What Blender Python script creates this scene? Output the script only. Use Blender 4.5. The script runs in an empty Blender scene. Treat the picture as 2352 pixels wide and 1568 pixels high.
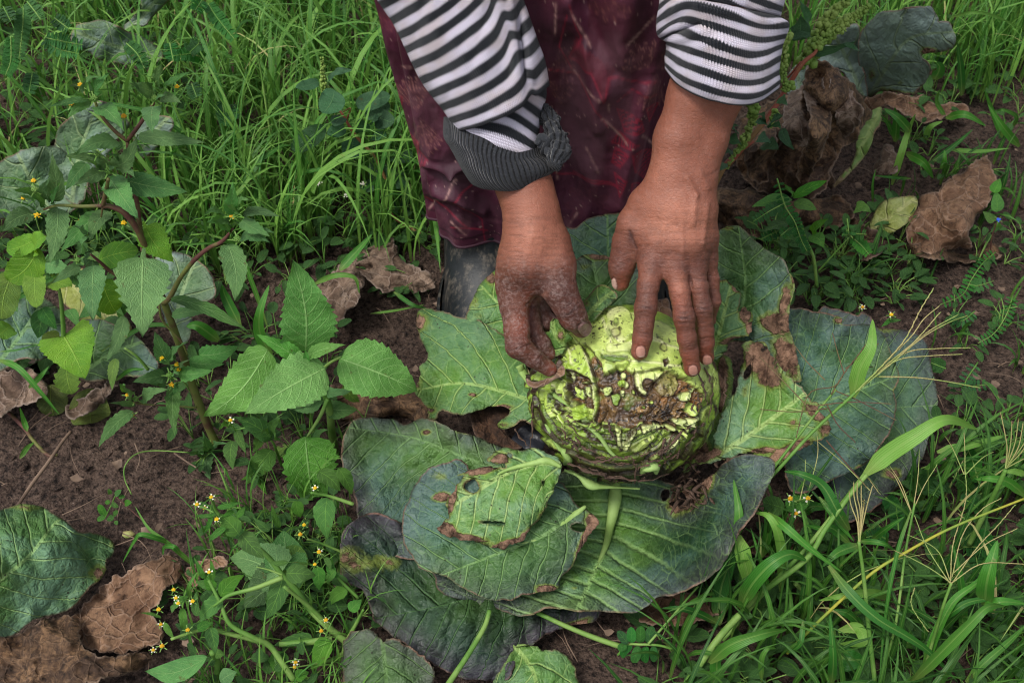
import bpy, math, random
import numpy as np
from mathutils import Vector, Matrix
from mathutils.geometry import delaunay_2d_cdt

rng = np.random.RandomState(7)
random.seed(7)
sc = bpy.context.scene
COL = sc.collection

# ------------------------------------------------------------------ camera, sky, sun
PITCH = math.radians(47.0)
CAMZ = 0.95
FPX = 2352 * 40.0 / 36.0
cam_data = bpy.data.cameras.new('camera')
cam_data.lens = 40.0
cam_data.sensor_width = 36.0
cam_data.clip_start = 0.02
cam_data.clip_end = 1200.0
cam_data.dof.use_dof = True
cam_data.dof.focus_distance = 1.03
cam_data.dof.aperture_fstop = 16.0
cam = bpy.data.objects.new('camera', cam_data)
COL.objects.link(cam)
cam.location = (0, 0, CAMZ)
cam.rotation_euler = (math.pi / 2 - PITCH, 0, 0)
sc.camera = cam

world = bpy.data.worlds.new('World')
sc.world = world
world.use_nodes = True
wn = world.node_tree.nodes
wl = world.node_tree.links
wn.clear()
sky = wn.new('ShaderNodeTexSky')
sky.sky_type = 'NISHITA'
sky.sun_disc = False
sky.sun_elevation = math.radians(62)
sky.sun_rotation = math.radians(-130)
sky.air_density = 1.0
sky.dust_density = 3.0
bgn = wn.new('ShaderNodeBackground')
bgn.inputs['Strength'].default_value = 0.13
wo = wn.new('ShaderNodeOutputWorld')
hsv = wn.new('ShaderNodeHueSaturation')
hsv.inputs['Saturation'].default_value = 0.35      # overcast: the cloud layer takes most of the blue out
wl.new(sky.outputs[0], hsv.inputs['Color'])
wl.new(hsv.outputs[0], bgn.inputs['Color'])
wl.new(bgn.outputs[0], wo.inputs['Surface'])

sun_data = bpy.data.lights.new('sun', 'SUN')
sun_data.energy = 1.5
sun_data.angle = math.radians(14)
sun_data.color = (1.0, 0.96, 0.9)
sun = bpy.data.objects.new('sun', sun_data)
COL.objects.link(sun)
_el, _az = math.radians(62), math.radians(-130)
_d = Vector((math.sin(_az) * math.cos(_el), math.cos(_az) * math.cos(_el), math.sin(_el)))
sun.rotation_euler = (-_d).to_track_quat('-Z', 'Y').to_euler()
sun.location = (0, 0, 5)

sc.view_settings.view_transform = 'Standard'
sc.view_settings.look = 'None'
sc.view_settings.gamma = 1.0
sc.view_settings.exposure = 0.74
sc.render.engine = 'CYCLES'
sc.cycles.max_bounces = 6
sc.cycles.filter_width = 1.1
sc.cycles.transparent_max_bounces = 6

# ------------------------------------------------------------------ where a point of the photograph lies in the place
CAM = np.array([0, 0, CAMZ])
FWD = np.array([0, math.cos(PITCH), -math.sin(PITCH)])
UPV = np.array([0, math.sin(PITCH), math.cos(PITCH)])
RGT = np.array([1.0, 0, 0])

def ray(p):
    p = np.atleast_2d(np.asarray(p, float))
    return FWD + RGT * ((p[:, :1] - 1176) / FPX) + UPV * ((784 - p[:, 1:2]) / FPX)
def atD(p, d):
    return CAM + ray(p) * np.reshape(d, (-1, 1))
def atZ(p, z):
    r = ray(p)
    return CAM + r * ((np.reshape(z, (-1,)) - CAMZ) / r[:, 2])[:, None]
def atY(p, y):
    r = ray(p)
    return CAM + r * (np.reshape(y, (-1,)) / r[:, 1])[:, None]
def loc(p, how):
    k, v = how
    return {'d': atD, 'z': atZ, 'y': atY}[k]([p], v)[0]
def proj(P):
    q = P - CAM
    d = q @ FWD
    return np.stack([1176 + FPX * (q @ RGT) / d, 784 - FPX * (q @ UPV) / d], 1), d
CROPS = {'A': (0, 0, .415), 'B': (0, 516.8, .415), 'H': (1091, 373.2, .3297), 'K': (1091, 660.3, .3297),
         'L': (746.5, 918.7, .4639), 'S': (861.3, 0, .415), 'M': (0, 976.2, .3776), 'N': (1550.4, 0, .3662),
         'O': (1550.4, 516.8, .3662), 'Q': (1493, 994, .3662), 'T': (803.9, 0, .2746), 'U': (1435.5, 0, .1709), 'D': (0, 0, 1)}
def px(c, *pts):
    x, y, s = CROPS[c]
    r = [(x + s * a, y + s * b) for a, b in pts]
    return r if len(r) > 1 else r[0]

# ------------------------------------------------------------------ noise
def _hash(ix, iy, iz, seed):
    h = (ix * 374761393 + iy * 668265263 + iz * 2147483647 + seed * 974634777) & 0xFFFFFFFF
    h = ((h ^ (h >> 13)) * 1274126177) & 0xFFFFFFFF
    h = h ^ (h >> 16)
    return (h & 0xFFFF) / 32767.5 - 1.0
def noise(P, scale, seed=0):
    Q = np.asarray(P, float) * scale
    if Q.shape[1] == 2: Q = np.concatenate([Q, np.zeros((len(Q), 1))], 1)
    I = np.floor(Q).astype(np.int64); F = Q - I
    F = F * F * (3 - 2 * F)
    r = 0
    for dx in (0, 1):
        wx = F[:, 0] if dx else 1 - F[:, 0]
        for dy in (0, 1):
            wy = F[:, 1] if dy else 1 - F[:, 1]
            for dz in (0, 1):
                wz = F[:, 2] if dz else 1 - F[:, 2]
                r = r + wx * wy * wz * _hash(I[:, 0] + dx, I[:, 1] + dy, I[:, 2] + dz, seed)
    return r
def fbm(P, scale, octv=4, seed=0, gain=.5):
    r = 0; a = 1; t = 0
    for o in range(octv):
        r = r + a * noise(P, scale * 2 ** o, seed + o * 17); t += a; a *= gain
    return r / t
def ridge(P, scale, octv=4, seed=0):
    r = 0; a = 1; t = 0
    for o in range(octv):
        r = r + a * (1 - 2 * np.abs(noise(P, scale * 2 ** o, seed + o * 17))); t += a; a *= .55
    return r / t
def sstep(a, b, x):
    t = np.clip((x - a) / (b - a + 1e-12), 0, 1)
    return t * t * (3 - 2 * t)
def lin(c):
    c = np.asarray(c, float) / 255.0
    return np.where(c <= .04045, c / 12.92, ((c + .055) / 1.055) ** 2.4)

# ------------------------------------------------------------------ meshes
def mesh(name, V, F, attrs=None, smooth=True):
    V = np.asarray(V, np.float32)
    if not isinstance(F, (list, tuple)): F = [F]
    me = bpy.data.meshes.new(name)
    me.vertices.add(len(V)); me.vertices.foreach_set('co', V.ravel())
    loops = np.concatenate([np.asarray(f, np.int32).ravel() for f in F])
    tot = np.concatenate([np.full(len(f), np.asarray(f).shape[1], np.int32) for f in F])
    start = np.concatenate([[0], np.cumsum(tot)[:-1]]).astype(np.int32)
    me.loops.add(len(loops)); me.loops.foreach_set('vertex_index', loops)
    me.polygons.add(len(tot)); me.polygons.foreach_set('loop_start', start)
    me.polygons.foreach_set('loop_total', tot)
    me.polygons.foreach_set('use_smooth', np.full(len(tot), smooth))
    for k, a in (attrs or {}).items():
        a = np.asarray(a, np.float32)
        if a.ndim == 1:
            at = me.attributes.new(k, 'FLOAT', 'POINT'); at.data.foreach_set('value', a)
        elif k == 'col':
            at = me.attributes.new(k, 'FLOAT_COLOR', 'POINT')
            at.data.foreach_set('color', np.concatenate([a, np.ones((len(a), 1), np.float32)], 1).ravel())
        else:
            at = me.attributes.new(k, 'FLOAT_VECTOR', 'POINT'); at.data.foreach_set('vector', a.ravel())
    me.update(calc_edges=True)
    me.validate()
    return me
def obj(name, V, F, mat, parent=None, attrs=None, smooth=True):
    me = V if F is None else mesh(name, V, F, attrs, smooth)
    if mat and not me.materials: me.materials.append(mat)
    o = bpy.data.objects.new(name, me); COL.objects.link(o)
    if parent:
        o.parent = parent
        if parent.type == 'EMPTY': o.matrix_parent_inverse = Matrix.Translation(-parent.location)
    return o
def thing(name, label, cat, at=(0, 0, 0), group=None):
    o = bpy.data.objects.new(name, None); COL.objects.link(o)
    o.location = tuple(float(v) for v in at); o.empty_display_size = .05
    tag(o, label, cat, group); return o
def tag(o, label=None, cat=None, group=None, kind=None):
    if label: o['label'] = label
    if cat: o['category'] = cat
    if group: o['group'] = group
    if kind: o['kind'] = kind
    return o
def gridfaces(nu, nv, wrap=False):
    i = np.arange(nu - 1)[:, None]; j = np.arange(nv if wrap else nv - 1)[None]
    a = i * nv + j; b = i * nv + (j + 1) % nv
    return np.stack([a, b, b + nv, a + nv], -1).reshape(-1, 4)
def catmull(P, n, closed=False):
    P = np.asarray(P, float)
    if closed: Q = np.concatenate([P[-1:], P, P[:2]]); m = len(P)
    else: Q = np.concatenate([2 * P[:1] - P[1:2], P, 2 * P[-1:] - P[-2:-1]]); m = len(P) - 1
    t = np.linspace(0, m, n, endpoint=not closed)
    i = np.minimum(t.astype(int), m - 1); f = (t - i)[:, None]
    a, b, c, d = Q[i], Q[i + 1], Q[i + 2], Q[i + 3]
    return .5 * ((2 * b) + (c - a) * f + (2 * a - 5 * b + 4 * c - d) * f ** 2 + (3 * b - a - 3 * c + d) * f ** 3)
def tubedata(P, R, n=8, seg=None, spline=True, flat=1.0):
    P = np.asarray(P, float); R = np.atleast_1d(np.asarray(R, float))
    if len(R) == 1: R = np.full(len(P), R[0])
    if len(R) != len(P): R = np.interp(np.linspace(0, 1, len(P)), np.linspace(0, 1, len(R)), R)
    m = seg or (len(P) * 4)
    if spline and len(P) > 1:
        C = catmull(np.concatenate([P, R[:, None]], 1), m); P, R = C[:, :3], C[:, 3]
    T = np.gradient(P, axis=0); T /= np.linalg.norm(T, axis=1)[:, None] + 1e-9
    ref = np.array([0.31, 0.2, .93]); A = np.cross(T, ref); A /= np.linalg.norm(A, axis=1)[:, None] + 1e-9
    B = np.cross(T, A)
    th = np.linspace(0, 2 * np.pi, n, endpoint=False)
    V = P[:, None] + R[:, None, None] * (np.cos(th)[None, :, None] * A[:, None] + flat * np.sin(th)[None, :, None] * B[:, None])
    V = V.reshape(-1, 3); F = gridfaces(len(P), n, True)
    u = np.repeat(np.linspace(0, 1, len(P)), n); v = np.tile(th / 6.2832, len(P))
    caps = np.array([list(range(n))[::-1], list(range((len(P) - 1) * n, len(P) * n))])
    return V, [F, caps], np.stack([u, v, u * 0], 1)
def tube(name, P, R, mat, parent=None, n=8, seg=None, spline=True, flat=1.0):
    V, F, uv = tubedata(P, R, n, seg, spline, flat)
    return obj(name, V, F, mat, parent, {'uvp': uv})
class Acc:                                # joins many small pieces into one mesh
    def __init__(s): s.V = []; s.F = {}; s.A = {}; s.n = 0
    def add(s, V, F, **at):
        V = np.asarray(V)
        if not isinstance(F, (list, tuple)): F = [F]
        for f in F: s.F.setdefault(np.asarray(f).shape[1], []).append(np.asarray(f) + s.n)
        s.V.append(V); s.n += len(V)
        for k, a in at.items(): s.A.setdefault(k, []).append(np.broadcast_to(a, (len(V), 3)) if np.ndim(a) < 2 and np.size(a) == 3 else a)
    def obj(s, name, mat, parent=None, smooth=True):
        return obj(name, np.concatenate(s.V), [np.concatenate(f) for f in s.F.values()], mat, parent,
                   {k: np.concatenate(a) for k, a in s.A.items()}, smooth)

# ------------------------------------------------------------------ node helper
class M_:
    def __init__(s, name):
        s.m = bpy.data.materials.new(name); s.m.use_nodes = True
        s.t = s.m.node_tree; s.t.nodes.clear()
        s.out = s.t.nodes.new('ShaderNodeOutputMaterial')
        s.geo = None
    def n(s, typ, **k):
        nd = s.t.nodes.new(typ)
        for a, b in k.items(): setattr(nd, a, b)
        return nd
    def set(s, sock, v):
        if isinstance(v, bpy.types.NodeSocket): s.t.links.new(v, sock)
        elif isinstance(v, (tuple, list, np.ndarray)):
            v = [float(x) for x in v]
            if sock.type == 'RGBA' and len(v) == 3: v = v + [1.0]
            sock.default_value = v
        else: sock.default_value = v
    def math(s, op, a, b=0.0, c=0.0, clamp=False):
        nd = s.n('ShaderNodeMath', operation=op, use_clamp=clamp)
        s.set(nd.inputs[0], a); s.set(nd.inputs[1], b); s.set(nd.inputs[2], c); return nd.outputs[0]
    def add(s, a, b): return s.math('ADD', a, b)
    def sub(s, a, b): return s.math('SUBTRACT', a, b)
    def mul(s, a, b): return s.math('MULTIPLY', a, b)
    def vmul(s, a, b):
        nd = s.n('ShaderNodeVectorMath', operation='MULTIPLY'); s.set(nd.inputs[0], a); s.set(nd.inputs[1], b); return nd.outputs[0]
    def vadd(s, a, b):
        nd = s.n('ShaderNodeVectorMath', operation='ADD'); s.set(nd.inputs[0], a); s.set(nd.inputs[1], b); return nd.outputs[0]
    def mix(s, f, a, b, mode='MIX'):
        nd = s.n('ShaderNodeMix', data_type='RGBA', blend_type=mode)
        s.set(nd.inputs[0], f); s.set(nd.inputs[6], a); s.set(nd.inputs[7], b); return nd.outputs[2]
    def step(s, x, a, b, lo=0.0, hi=1.0):
        nd = s.n('ShaderNodeMapRange', interpolation_type='SMOOTHSTEP')
        s.set(nd.inputs[0], x); s.set(nd.inputs[1], a); s.set(nd.inputs[2], b); s.set(nd.inputs[3], lo); s.set(nd.inputs[4], hi); return nd.outputs[0]
    def obj(s):
        if not s.geo: s.geo = s.n('ShaderNodeTexCoord')
        return s.geo.outputs['Object']
    def attr(s, name): return s.n('ShaderNodeAttribute', attribute_name=name)
    def noise(s, vec, scale, detail=4, rough=.55, dist=0, out=0):
        nd = s.n('ShaderNodeTexNoise'); s.set(nd.inputs['Vector'], vec); nd.inputs['Scale'].default_value = scale
        nd.inputs['Detail'].default_value = detail; nd.inputs['Roughness'].default_value = rough; nd.inputs['Distortion'].default_value = dist
        return nd.outputs[out]
    def vor(s, vec, scale, feature='F1', out='Distance', rnd=1.0):
        nd = s.n('ShaderNodeTexVoronoi', feature=feature); s.set(nd.inputs['Vector'], vec)
        nd.inputs['Scale'].default_value = scale; nd.inputs['Randomness'].default_value = rnd; return nd.outputs[out]
    def sep(s, v):
        nd = s.n('ShaderNodeSeparateXYZ'); s.set(nd.inputs[0], v); return nd.outputs
    def comb(s, x, y, z=0.0):
        nd = s.n('ShaderNodeCombineXYZ'); s.set(nd.inputs[0], x); s.set(nd.inputs[1], y); s.set(nd.inputs[2], z); return nd.outputs[0]
    def rnd(s): return s.n('ShaderNodeObjectInfo').outputs['Random']
    def hsv(s, c, h=.5, sa=1.0, v=1.0):
        nd = s.n('ShaderNodeHueSaturation'); s.set(nd.inputs['Color'], c); s.set(nd.inputs['Hue'], h); s.set(nd.inputs['Saturation'], sa); s.set(nd.inputs['Value'], v); return nd.outputs[0]
    def bump(s, h, strength=.5, dist=.002, normal=None):
        nd = s.n('ShaderNodeBump'); s.set(nd.inputs['Height'], h); nd.inputs['Strength'].default_value = strength
        nd.inputs['Distance'].default_value = dist
        if normal: s.set(nd.inputs['Normal'], normal)
        return nd.outputs[0]
    def done(s, color, rough=.6, bump=None, spec=.4, transl=0.0, sss=0.0, tcol=None, sheen=0.0, coat=0.0):
        p = s.n('ShaderNodeBsdfPrincipled')
        s.set(p.inputs['Base Color'], color); s.set(p.inputs['Roughness'], rough)
        s.set(p.inputs['Specular IOR Level'], spec)
        if sheen: p.inputs['Sheen Weight'].default_value = sheen
        if coat: p.inputs['Coat Weight'].default_value = coat; p.inputs['Coat Roughness'].default_value = .35
        if sss:
            p.inputs['Subsurface Weight'].default_value = sss
            p.inputs['Subsurface Radius'].default_value = (1, .35, .2); p.inputs['Subsurface Scale'].default_value = .004
        if bump is not None: s.set(p.inputs['Normal'], bump)
        o = p.outputs[0]
        if transl:
            t = s.n('ShaderNodeBsdfTranslucent'); s.set(t.inputs['Color'], tcol if tcol is not None else color)
            if bump is not None: s.set(t.inputs['Normal'], bump)
            mx = s.n('ShaderNodeMixShader'); mx.inputs[0].default_value = transl
            s.t.links.new(o, mx.inputs[1]); s.t.links.new(t.outputs[0], mx.inputs[2]); o = mx.outputs[0]
        s.t.links.new(o, s.out.inputs[0]); return s.m

# ------------------------------------------------------------------ materials
def mat_soil():
    m = M_('soil'); P = m.obj()
    a = m.noise(P, 9, 5, .6); b = m.noise(P, 170, 6, .75); c = m.vor(P, 300); d = m.noise(P, 700, 3, .7)
    col = m.mix(m.step(a, .35, .7), lin((64, 50, 43)), lin((92, 75, 65)))
    col = m.mix(m.step(b, .45, .75), col, lin((112, 94, 82)))
    col = m.mix(m.step(b, .52, .36), col, lin((28, 21, 18)))
    col = m.mix(m.step(d, .62, .74, 0, .8), col, lin((165, 150, 140)))
    h = m.add(m.mul(b, .8), m.add(m.mul(c, -.5), m.mul(d, .4)))
    return m.done(col, .95, m.bump(h, 1.0, .006), .25)
def mat_cabbage(name, base, base2, vein, bloom, P=.021, k=.75, young=.35, dead=1.0, purple=.25, veinw=1.0, spots=.5, net=75, vmix=.6, vr=(.17, .07)):
    """uvp = along midrib (m), across (m), distance to the margin (m); dmg = necrosis painted on the leaf"""
    m = M_(name); at = m.attr('uvp').outputs['Vector']; s, t, e = m.sep(at)
    dmg = m.attr('dmg').outputs['Fac']
    O = m.obj(); wob = m.noise(m.comb(s, t, 0.0), 25, 3, .5)
    ta = m.math('ABSOLUTE', t)
    q = m.add(m.sub(s, m.mul(ta, k)), m.mul(m.sub(wob, .5), P * .5))
    side = m.math('LESS_THAN', t, 0.0)
    fr = m.math('FRACT', m.add(m.mul(q, 1 / P), m.mul(side, .47)))
    dd = m.mul(m.math('ABSOLUTE', m.sub(fr, .5)), P)
    wside = m.math('MAXIMUM', m.sub(.00125 * veinw, m.mul(ta, .011)), .0004)
    v1 = m.mul(m.step(dd, m.mul(wside, 1.6), m.mul(wside, .25)), m.step(ta, vr[0], vr[1], .2, 1.0))
    wm = m.math('MAXIMUM', m.sub(.0024 * veinw, m.mul(s, .011)), .0005)
    v0 = m.step(ta, m.mul(wm, 1.3), m.mul(wm, .6))
    uvd = m.vadd(m.comb(s, t, 0.0), m.vmul(m.noise(m.comb(s, t, 0.0), 40, 2, .5, out=1), (.008, .008, 0)))
    n1 = m.vor(uvd, net, 'DISTANCE_TO_EDGE'); n2 = m.vor(uvd, net * 3.1, 'DISTANCE_TO_EDGE')
    brk = m.step(m.noise(m.comb(s, t, 0.0), 55, 3, .6), .38, .62, .1, 1.0)
    v2 = m.mul(m.mul(m.step(n1, .05, .0), .5), brk); v3 = m.mul(m.step(n2, .1, .01), .14)
    v = m.math('MAXIMUM', m.math('MAXIMUM', v0, v1), m.math('MAXIMUM', v2, v3))
    big = m.noise(O, 14, 4, .6); fine = m.noise(O, 220, 4, .65); mid = m.noise(O, 60, 4, .6)
    col = m.mix(m.step(big, .3, .7), base, base2)
    col = m.mix(m.mul(m.step(ta, .07, .0), young), col, lin((98, 140, 58)))
    col = m.mix(m.step(mid, .48, .7, 0, .55), col, m.hsv(col, .5, 1.15, .55))
    col = m.mix(m.step(m.noise(O, 26, 5, .75, .6), .5, .66, 0, .5), col, m.hsv(col, .485, 1.2, .72))
    col = m.mix(m.step(fine, .5, .72, 0, .35), col, m.hsv(col, .5, .8, 1.5))
    col = m.mix(m.mul(m.step(big, .42, .62), .5), col, bloom)
    col = m.mix(m.mul(m.step(e, .03, .0), purple), col, lin((82, 66, 84)))
    col = m.mix(m.mul(v, vmix), col, vein)
    # specks of disease
    sp = m.vor(O, 170, 'F1'); sn = m.noise(O, 30, 3, .5)
    spm = m.mul(m.step(sp, .2, .1), m.step(sn, .5, .62))
    col = m.mix(m.mul(spm, spots), col, lin((38, 34, 24)))
    rim = m.mul(m.mul(m.step(e, .0020, .0004), .8), m.step(m.noise(O, 18, 3), .4, .6, .15, 1.0))
    col = m.mix(rim, col, lin((120, 90, 74)))
    dn = m.add(dmg, m.mul(m.sub(m.noise(O, 70, 5, .7), .5), .9))
    dm = m.step(dn, .5, .62); ym = m.mul(m.step(dn, .25, .5), .7)
    col = m.mix(m.mul(ym, dead), col, lin((116, 130, 56)))
    br = m.mix(m.step(m.noise(O, 90, 5, .7), .35, .65), lin((70, 48, 36)), lin((168, 132, 108)))
    br = m.mix(m.step(m.noise(O, 45, 5, .7), .55, .7), br, lin((38, 28, 22)))
    col = m.mix(m.mul(dm, dead), col, br)
    h = m.add(m.mul(v1, -.9), m.add(m.mul(fine, .3), m.add(m.mul(mid, 1.0), m.add(m.mul(n1, 2.4), m.mul(n2, .8)))))
    h = m.add(h, m.mul(m.mul(dm, m.noise(O, 120, 6, .8)), 2.5))
    rough = m.step(mid, .3, .7, .45, .62)
    return m.done(col, rough, m.bump(h, .8, .0026), .32, transl=.12, tcol=m.hsv(col, .48, 1.2, 1.1))
def mat_leaf(name, base, base2, vein, rough=.55, veins=7, transl=.28, k=.55, edge=None, net=1.0, holes=0.0):
    """uvp = u 0..1 along, v -1..1 across"""
    m = M_(name); at = m.attr('uvp').outputs['Vector']; u, v, w = m.sep(at); O = m.obj(); r = m.rnd()
    va = m.math('ABSOLUTE', v)
    q = m.sub(m.mul(u, veins), m.mul(m.math('POWER', va, 1.25), k * veins * .55))
    fr = m.math('FRACT', q); d = m.math('ABSOLUTE', m.sub(fr, .5))
    v1 = m.mul(m.step(d, .09, .01), m.step(va, 1.0, .6, .2, .65))
    v0 = m.step(va, .05, .015)
    nn = m.vor(m.comb(m.mul(u, 16.0), m.mul(v, 7.0), r), 1.6, 'DISTANCE_TO_EDGE')
    v2 = m.mul(m.step(nn, .1, .0), .22 * net)
    vv = m.math('MAXIMUM', m.math('MAXIMUM', v0, v1), v2)
    a = m.noise(O, 30, 4, .6); f = m.noise(O, 300, 4, .7)
    col = m.mix(m.step(a, .3, .7), base, base2)
    col = m.hsv(col, m.step(r, 0, 1, .485, .51), m.step(m.math('FRACT', m.mul(r, 7.3)), 0, 1, .88, 1.05), m.step(m.math('FRACT', m.mul(r, 3.7)), 0, 1, .72, 1.18))
    col = m.mix(m.step(f, .4, .75, 0, .3), col, m.hsv(col, .5, .9, .6))
    col = m.mix(m.mul(vv, .6), col, vein)
    sp = m.mul(m.step(m.noise(O, 110, 3, .6), .66, .74), .6)
    col = m.mix(sp, col, lin((92, 84, 40)))
    if edge is not None: col = m.mix(m.step(va, .8, 1.0, 0, .6), col, edge)
    h = m.add(m.mul(vv, -.9), m.add(m.mul(nn, 1.0), m.mul(f, .4)))
    return m.done(col, rough, m.bump(h, .6, .0014), .35, transl=transl, tcol=m.hsv(col, .48, 1.15, 1.2))
def mat_blade(name, base, base2, rough=.45, transl=.3):
    m = M_(name); at = m.attr('uvp').outputs['Vector']; u, v, w = m.sep(at); O = m.obj()
    col = m.mix(w, base, base2)
    col = m.mix(m.step(u, .25, 0.0, 0, .5), col, lin((120, 132, 66)))
    ln = m.math('ABSOLUTE', m.math('SINE', m.mul(v, 14.0)))
    col = m.mix(m.mul(ln, .22), col, m.hsv(col, .49, 1, 1.5))
    f = m.noise(O, 90, 4, .7)
    col = m.mix(m.step(f, .62, .74, 0, .6), col, lin((120, 110, 62)))
    col = m.mix(m.step(m.math('ABSOLUTE', v), .18, .05, 0, .35), col, lin((140, 170, 90)))
    return m.done(col, rough, m.bump(m.add(ln, m.mul(f, .5)), .4, .0006), .4, transl=transl)
def mat_stem(name, c1, c2, sp=.5):
    m = M_(name); O = m.obj(); a = m.noise(O, 25, 4, .6); f = m.noise(O, 260, 4, .7)
    col = m.mix(m.step(a, .42, .6), c1, c2); col = m.mix(m.step(f, .5, .8, 0, .4), col, m.hsv(col, .5, 1, .55))
    return m.done(col, .6, m.bump(f, .5, .001), .3)
def mat_dry(name, c1, c2, c3, sc_=1.0, vn=.5):
    """withered tissue: streaks run with the leaf (uvp), collapsed veins paler, dark rot in blotches"""
    m = M_(name); O = m.obj(); at = m.attr('uvp').outputs['Vector']; s, t, e = m.sep(at)
    wp = m.vmul(m.noise(O, 28, 3, .6, out=1), (.03, .03, .03))
    q = m.vadd(m.comb(m.mul(s, .3), t, 0.0), wp)
    st = m.noise(m.vadd(q, m.vmul(O, (.35, .35, .35))), 190 * sc_, 5, .7, .5)
    a = m.noise(O, 20 * sc_, 5, .7, .8); b = m.noise(O, 75 * sc_, 6, .75, .4); g = m.noise(O, 520, 3, .7)
    net = m.vor(m.vadd(m.comb(s, t, 0.0), m.vmul(wp, (.6, .6, .6))), 62, 'DISTANCE_TO_EDGE')
    col = m.mix(m.step(a, .36, .62), c1, c2)
    col = m.mix(m.step(b, .5, .64, 0, .85), col, c3)
    col = m.mix(m.step(st, .44, .6, 0, .75), col, c1); col = m.mix(m.step(st, .58, .7, 0, .8), col, c3)
    col = m.mix(m.mul(m.step(net, .05, 0.0), vn), col, m.hsv(c2, .5, .8, 1.25))
    col = m.mix(m.step(g, .56, .74, 0, .6), col, m.hsv(col, .5, .9, .4))
    col = m.mix(m.step(e, .002, .0, 0, .5), col, m.hsv(c2, .5, .7, 1.2))
    h = m.add(m.mul(b, .45), m.add(m.mul(g, .2), m.add(m.mul(st, .8), m.mul(m.step(net, .1, 0.0), .5))))
    return m.done(col, .8, m.bump(h, .7, .003), .25, transl=.02)
def mat_paint(name, rough=.5, bs=1.0, bscale=500, sss=0.0, spec=.4, transl=0.0, var=.25, coat=0.0):
    """colour painted per vertex, grain in the node tree; 'wet' attribute lowers the roughness"""
    m = M_(name); c = m.attr('col').outputs['Color']; O = m.obj()
    f = m.noise(O, bscale, 4, .7); g = m.noise(O, bscale * .2, 4, .6)
    col = m.mix(m.step(f, .35, .75, 0, var), c, m.hsv(c, .5, 1.05, .55))
    col = m.mix(m.step(g, .45, .75, 0, var), col, m.hsv(c, .5, .95, 1.25))
    wet = m.attr('wet').outputs['Fac']
    ro = m.sub(rough, m.mul(wet, rough * .7))
    return m.done(col, ro, m.bump(m.add(f, g), .4 * bs, .0012), spec, sss=sss, transl=transl, coat=coat)
def mat_skin():
    m = M_('skin'); c = m.attr('col').outputs['Color']; O = m.obj()
    f = m.noise(O, 700, 4, .7); cell = m.vor(m.vmul(O, (.55, 1.0, 1.0)), 520, 'DISTANCE_TO_EDGE'); g = m.noise(O, 45, 4, .6)
    lines = m.noise(m.vmul(O, (1.0, 3.5, 3.5)), 150, 4, .65)
    col = m.mix(m.step(f, .4, .75, 0, .28), c, m.hsv(c, .49, 1.08, .62))
    col = m.mix(m.step(g, .4, .72, 0, .22), col, m.hsv(c, .505, .95, 1.28))
    col = m.mix(m.step(cell, .1, 0.0, 0, .12), col, m.hsv(c, .49, 1.0, .5))
    dust = m.attr('dust').outputs['Fac']
    dn = m.mul(dust, m.step(m.noise(O, 260, 5, .75), .45, .62))
    col = m.mix(m.mul(dn, .55), col, lin((150, 128, 122)))
    h = m.add(m.mul(f, .5), m.add(m.mul(m.step(cell, .12, 0.0), -.22), m.mul(lines, .8)))
    nail = m.attr('nail').outputs['Fac']
    ro = m.sub(m.add(.46, m.mul(dust, .2)), m.mul(nail, .2))
    b = m.n('ShaderNodeBump'); m.set(b.inputs['Height'], h); m.set(b.inputs['Strength'], m.sub(.75, m.mul(nail, .65))); b.inputs['Distance'].default_value = .0009
    return m.done(col, ro, b.outputs[0], .38, sss=.06)
def mat_knit():
    """uvp = knit column count, stripe count, -"""
    m = M_('striped_knit'); at = m.attr('uvp').outputs['Vector']; u, v, w = m.sep(at); O = m.obj()
    fu = m.math('FRACT', u); tri = m.math('ABSOLUTE', m.sub(fu, .5))
    vv = m.math('FRACT', m.add(v, m.mul(m.sub(tri, .25), .3)))
    d = m.math('ABSOLUTE', m.sub(vv, .5))
    white = m.step(d, .247, .233)
    n1 = m.noise(O, 500, 4, .7); n2 = m.noise(O, 30, 4, .6)
    rows = m.math('FRACT', m.add(m.mul(v, 9.0), m.mul(tri, 1.6)))
    rr = m.math('ABSOLUTE', m.sub(rows, .5))
    loop = m.mul(m.step(rr, .0, .35), m.step(tri, .0, .25))
    wc = m.mix(m.step(n2, .42, .68, 0, .6), lin((222, 216, 232)), lin((196, 178, 170)))
    wc = m.mix(m.mul(m.sub(1.0, loop), .42), wc, lin((128, 116, 130)))
    bc = m.mix(m.mul(loop, .7), lin((8, 11, 18)), lin((28, 33, 41)))
    col = m.mix(white, bc, wc)
    col = m.mix(m.step(n1, .5, .8, 0, .35), col, m.hsv(col, .5, .9, .6))
    h = m.add(loop, m.mul(n1, .5))
    return m.done(col, .92, m.bump(h, .8, .0011), .15, sheen=.15)
def mat_rib():
    m = M_('ribbed_cuff_knit'); at = m.attr('uvp').outputs['Vector']; u, v, w = m.sep(at); O = m.obj()
    r = m.math('ABSOLUTE', m.sub(m.math('FRACT', m.mul(u, .42)), .5))
    n1 = m.noise(O, 480, 4, .7)
    col = m.mix(m.step(r, .05, .3), lin((12, 13, 15)), lin((44, 46, 50)))
    col = m.mix(m.step(n1, .5, .72, 0, .7), col, lin((70, 70, 74)))
    return m.done(col, .95, m.bump(m.add(m.step(r, 0, .3), m.mul(n1, .5)), .9, .002), .1, sheen=.15)

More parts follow.
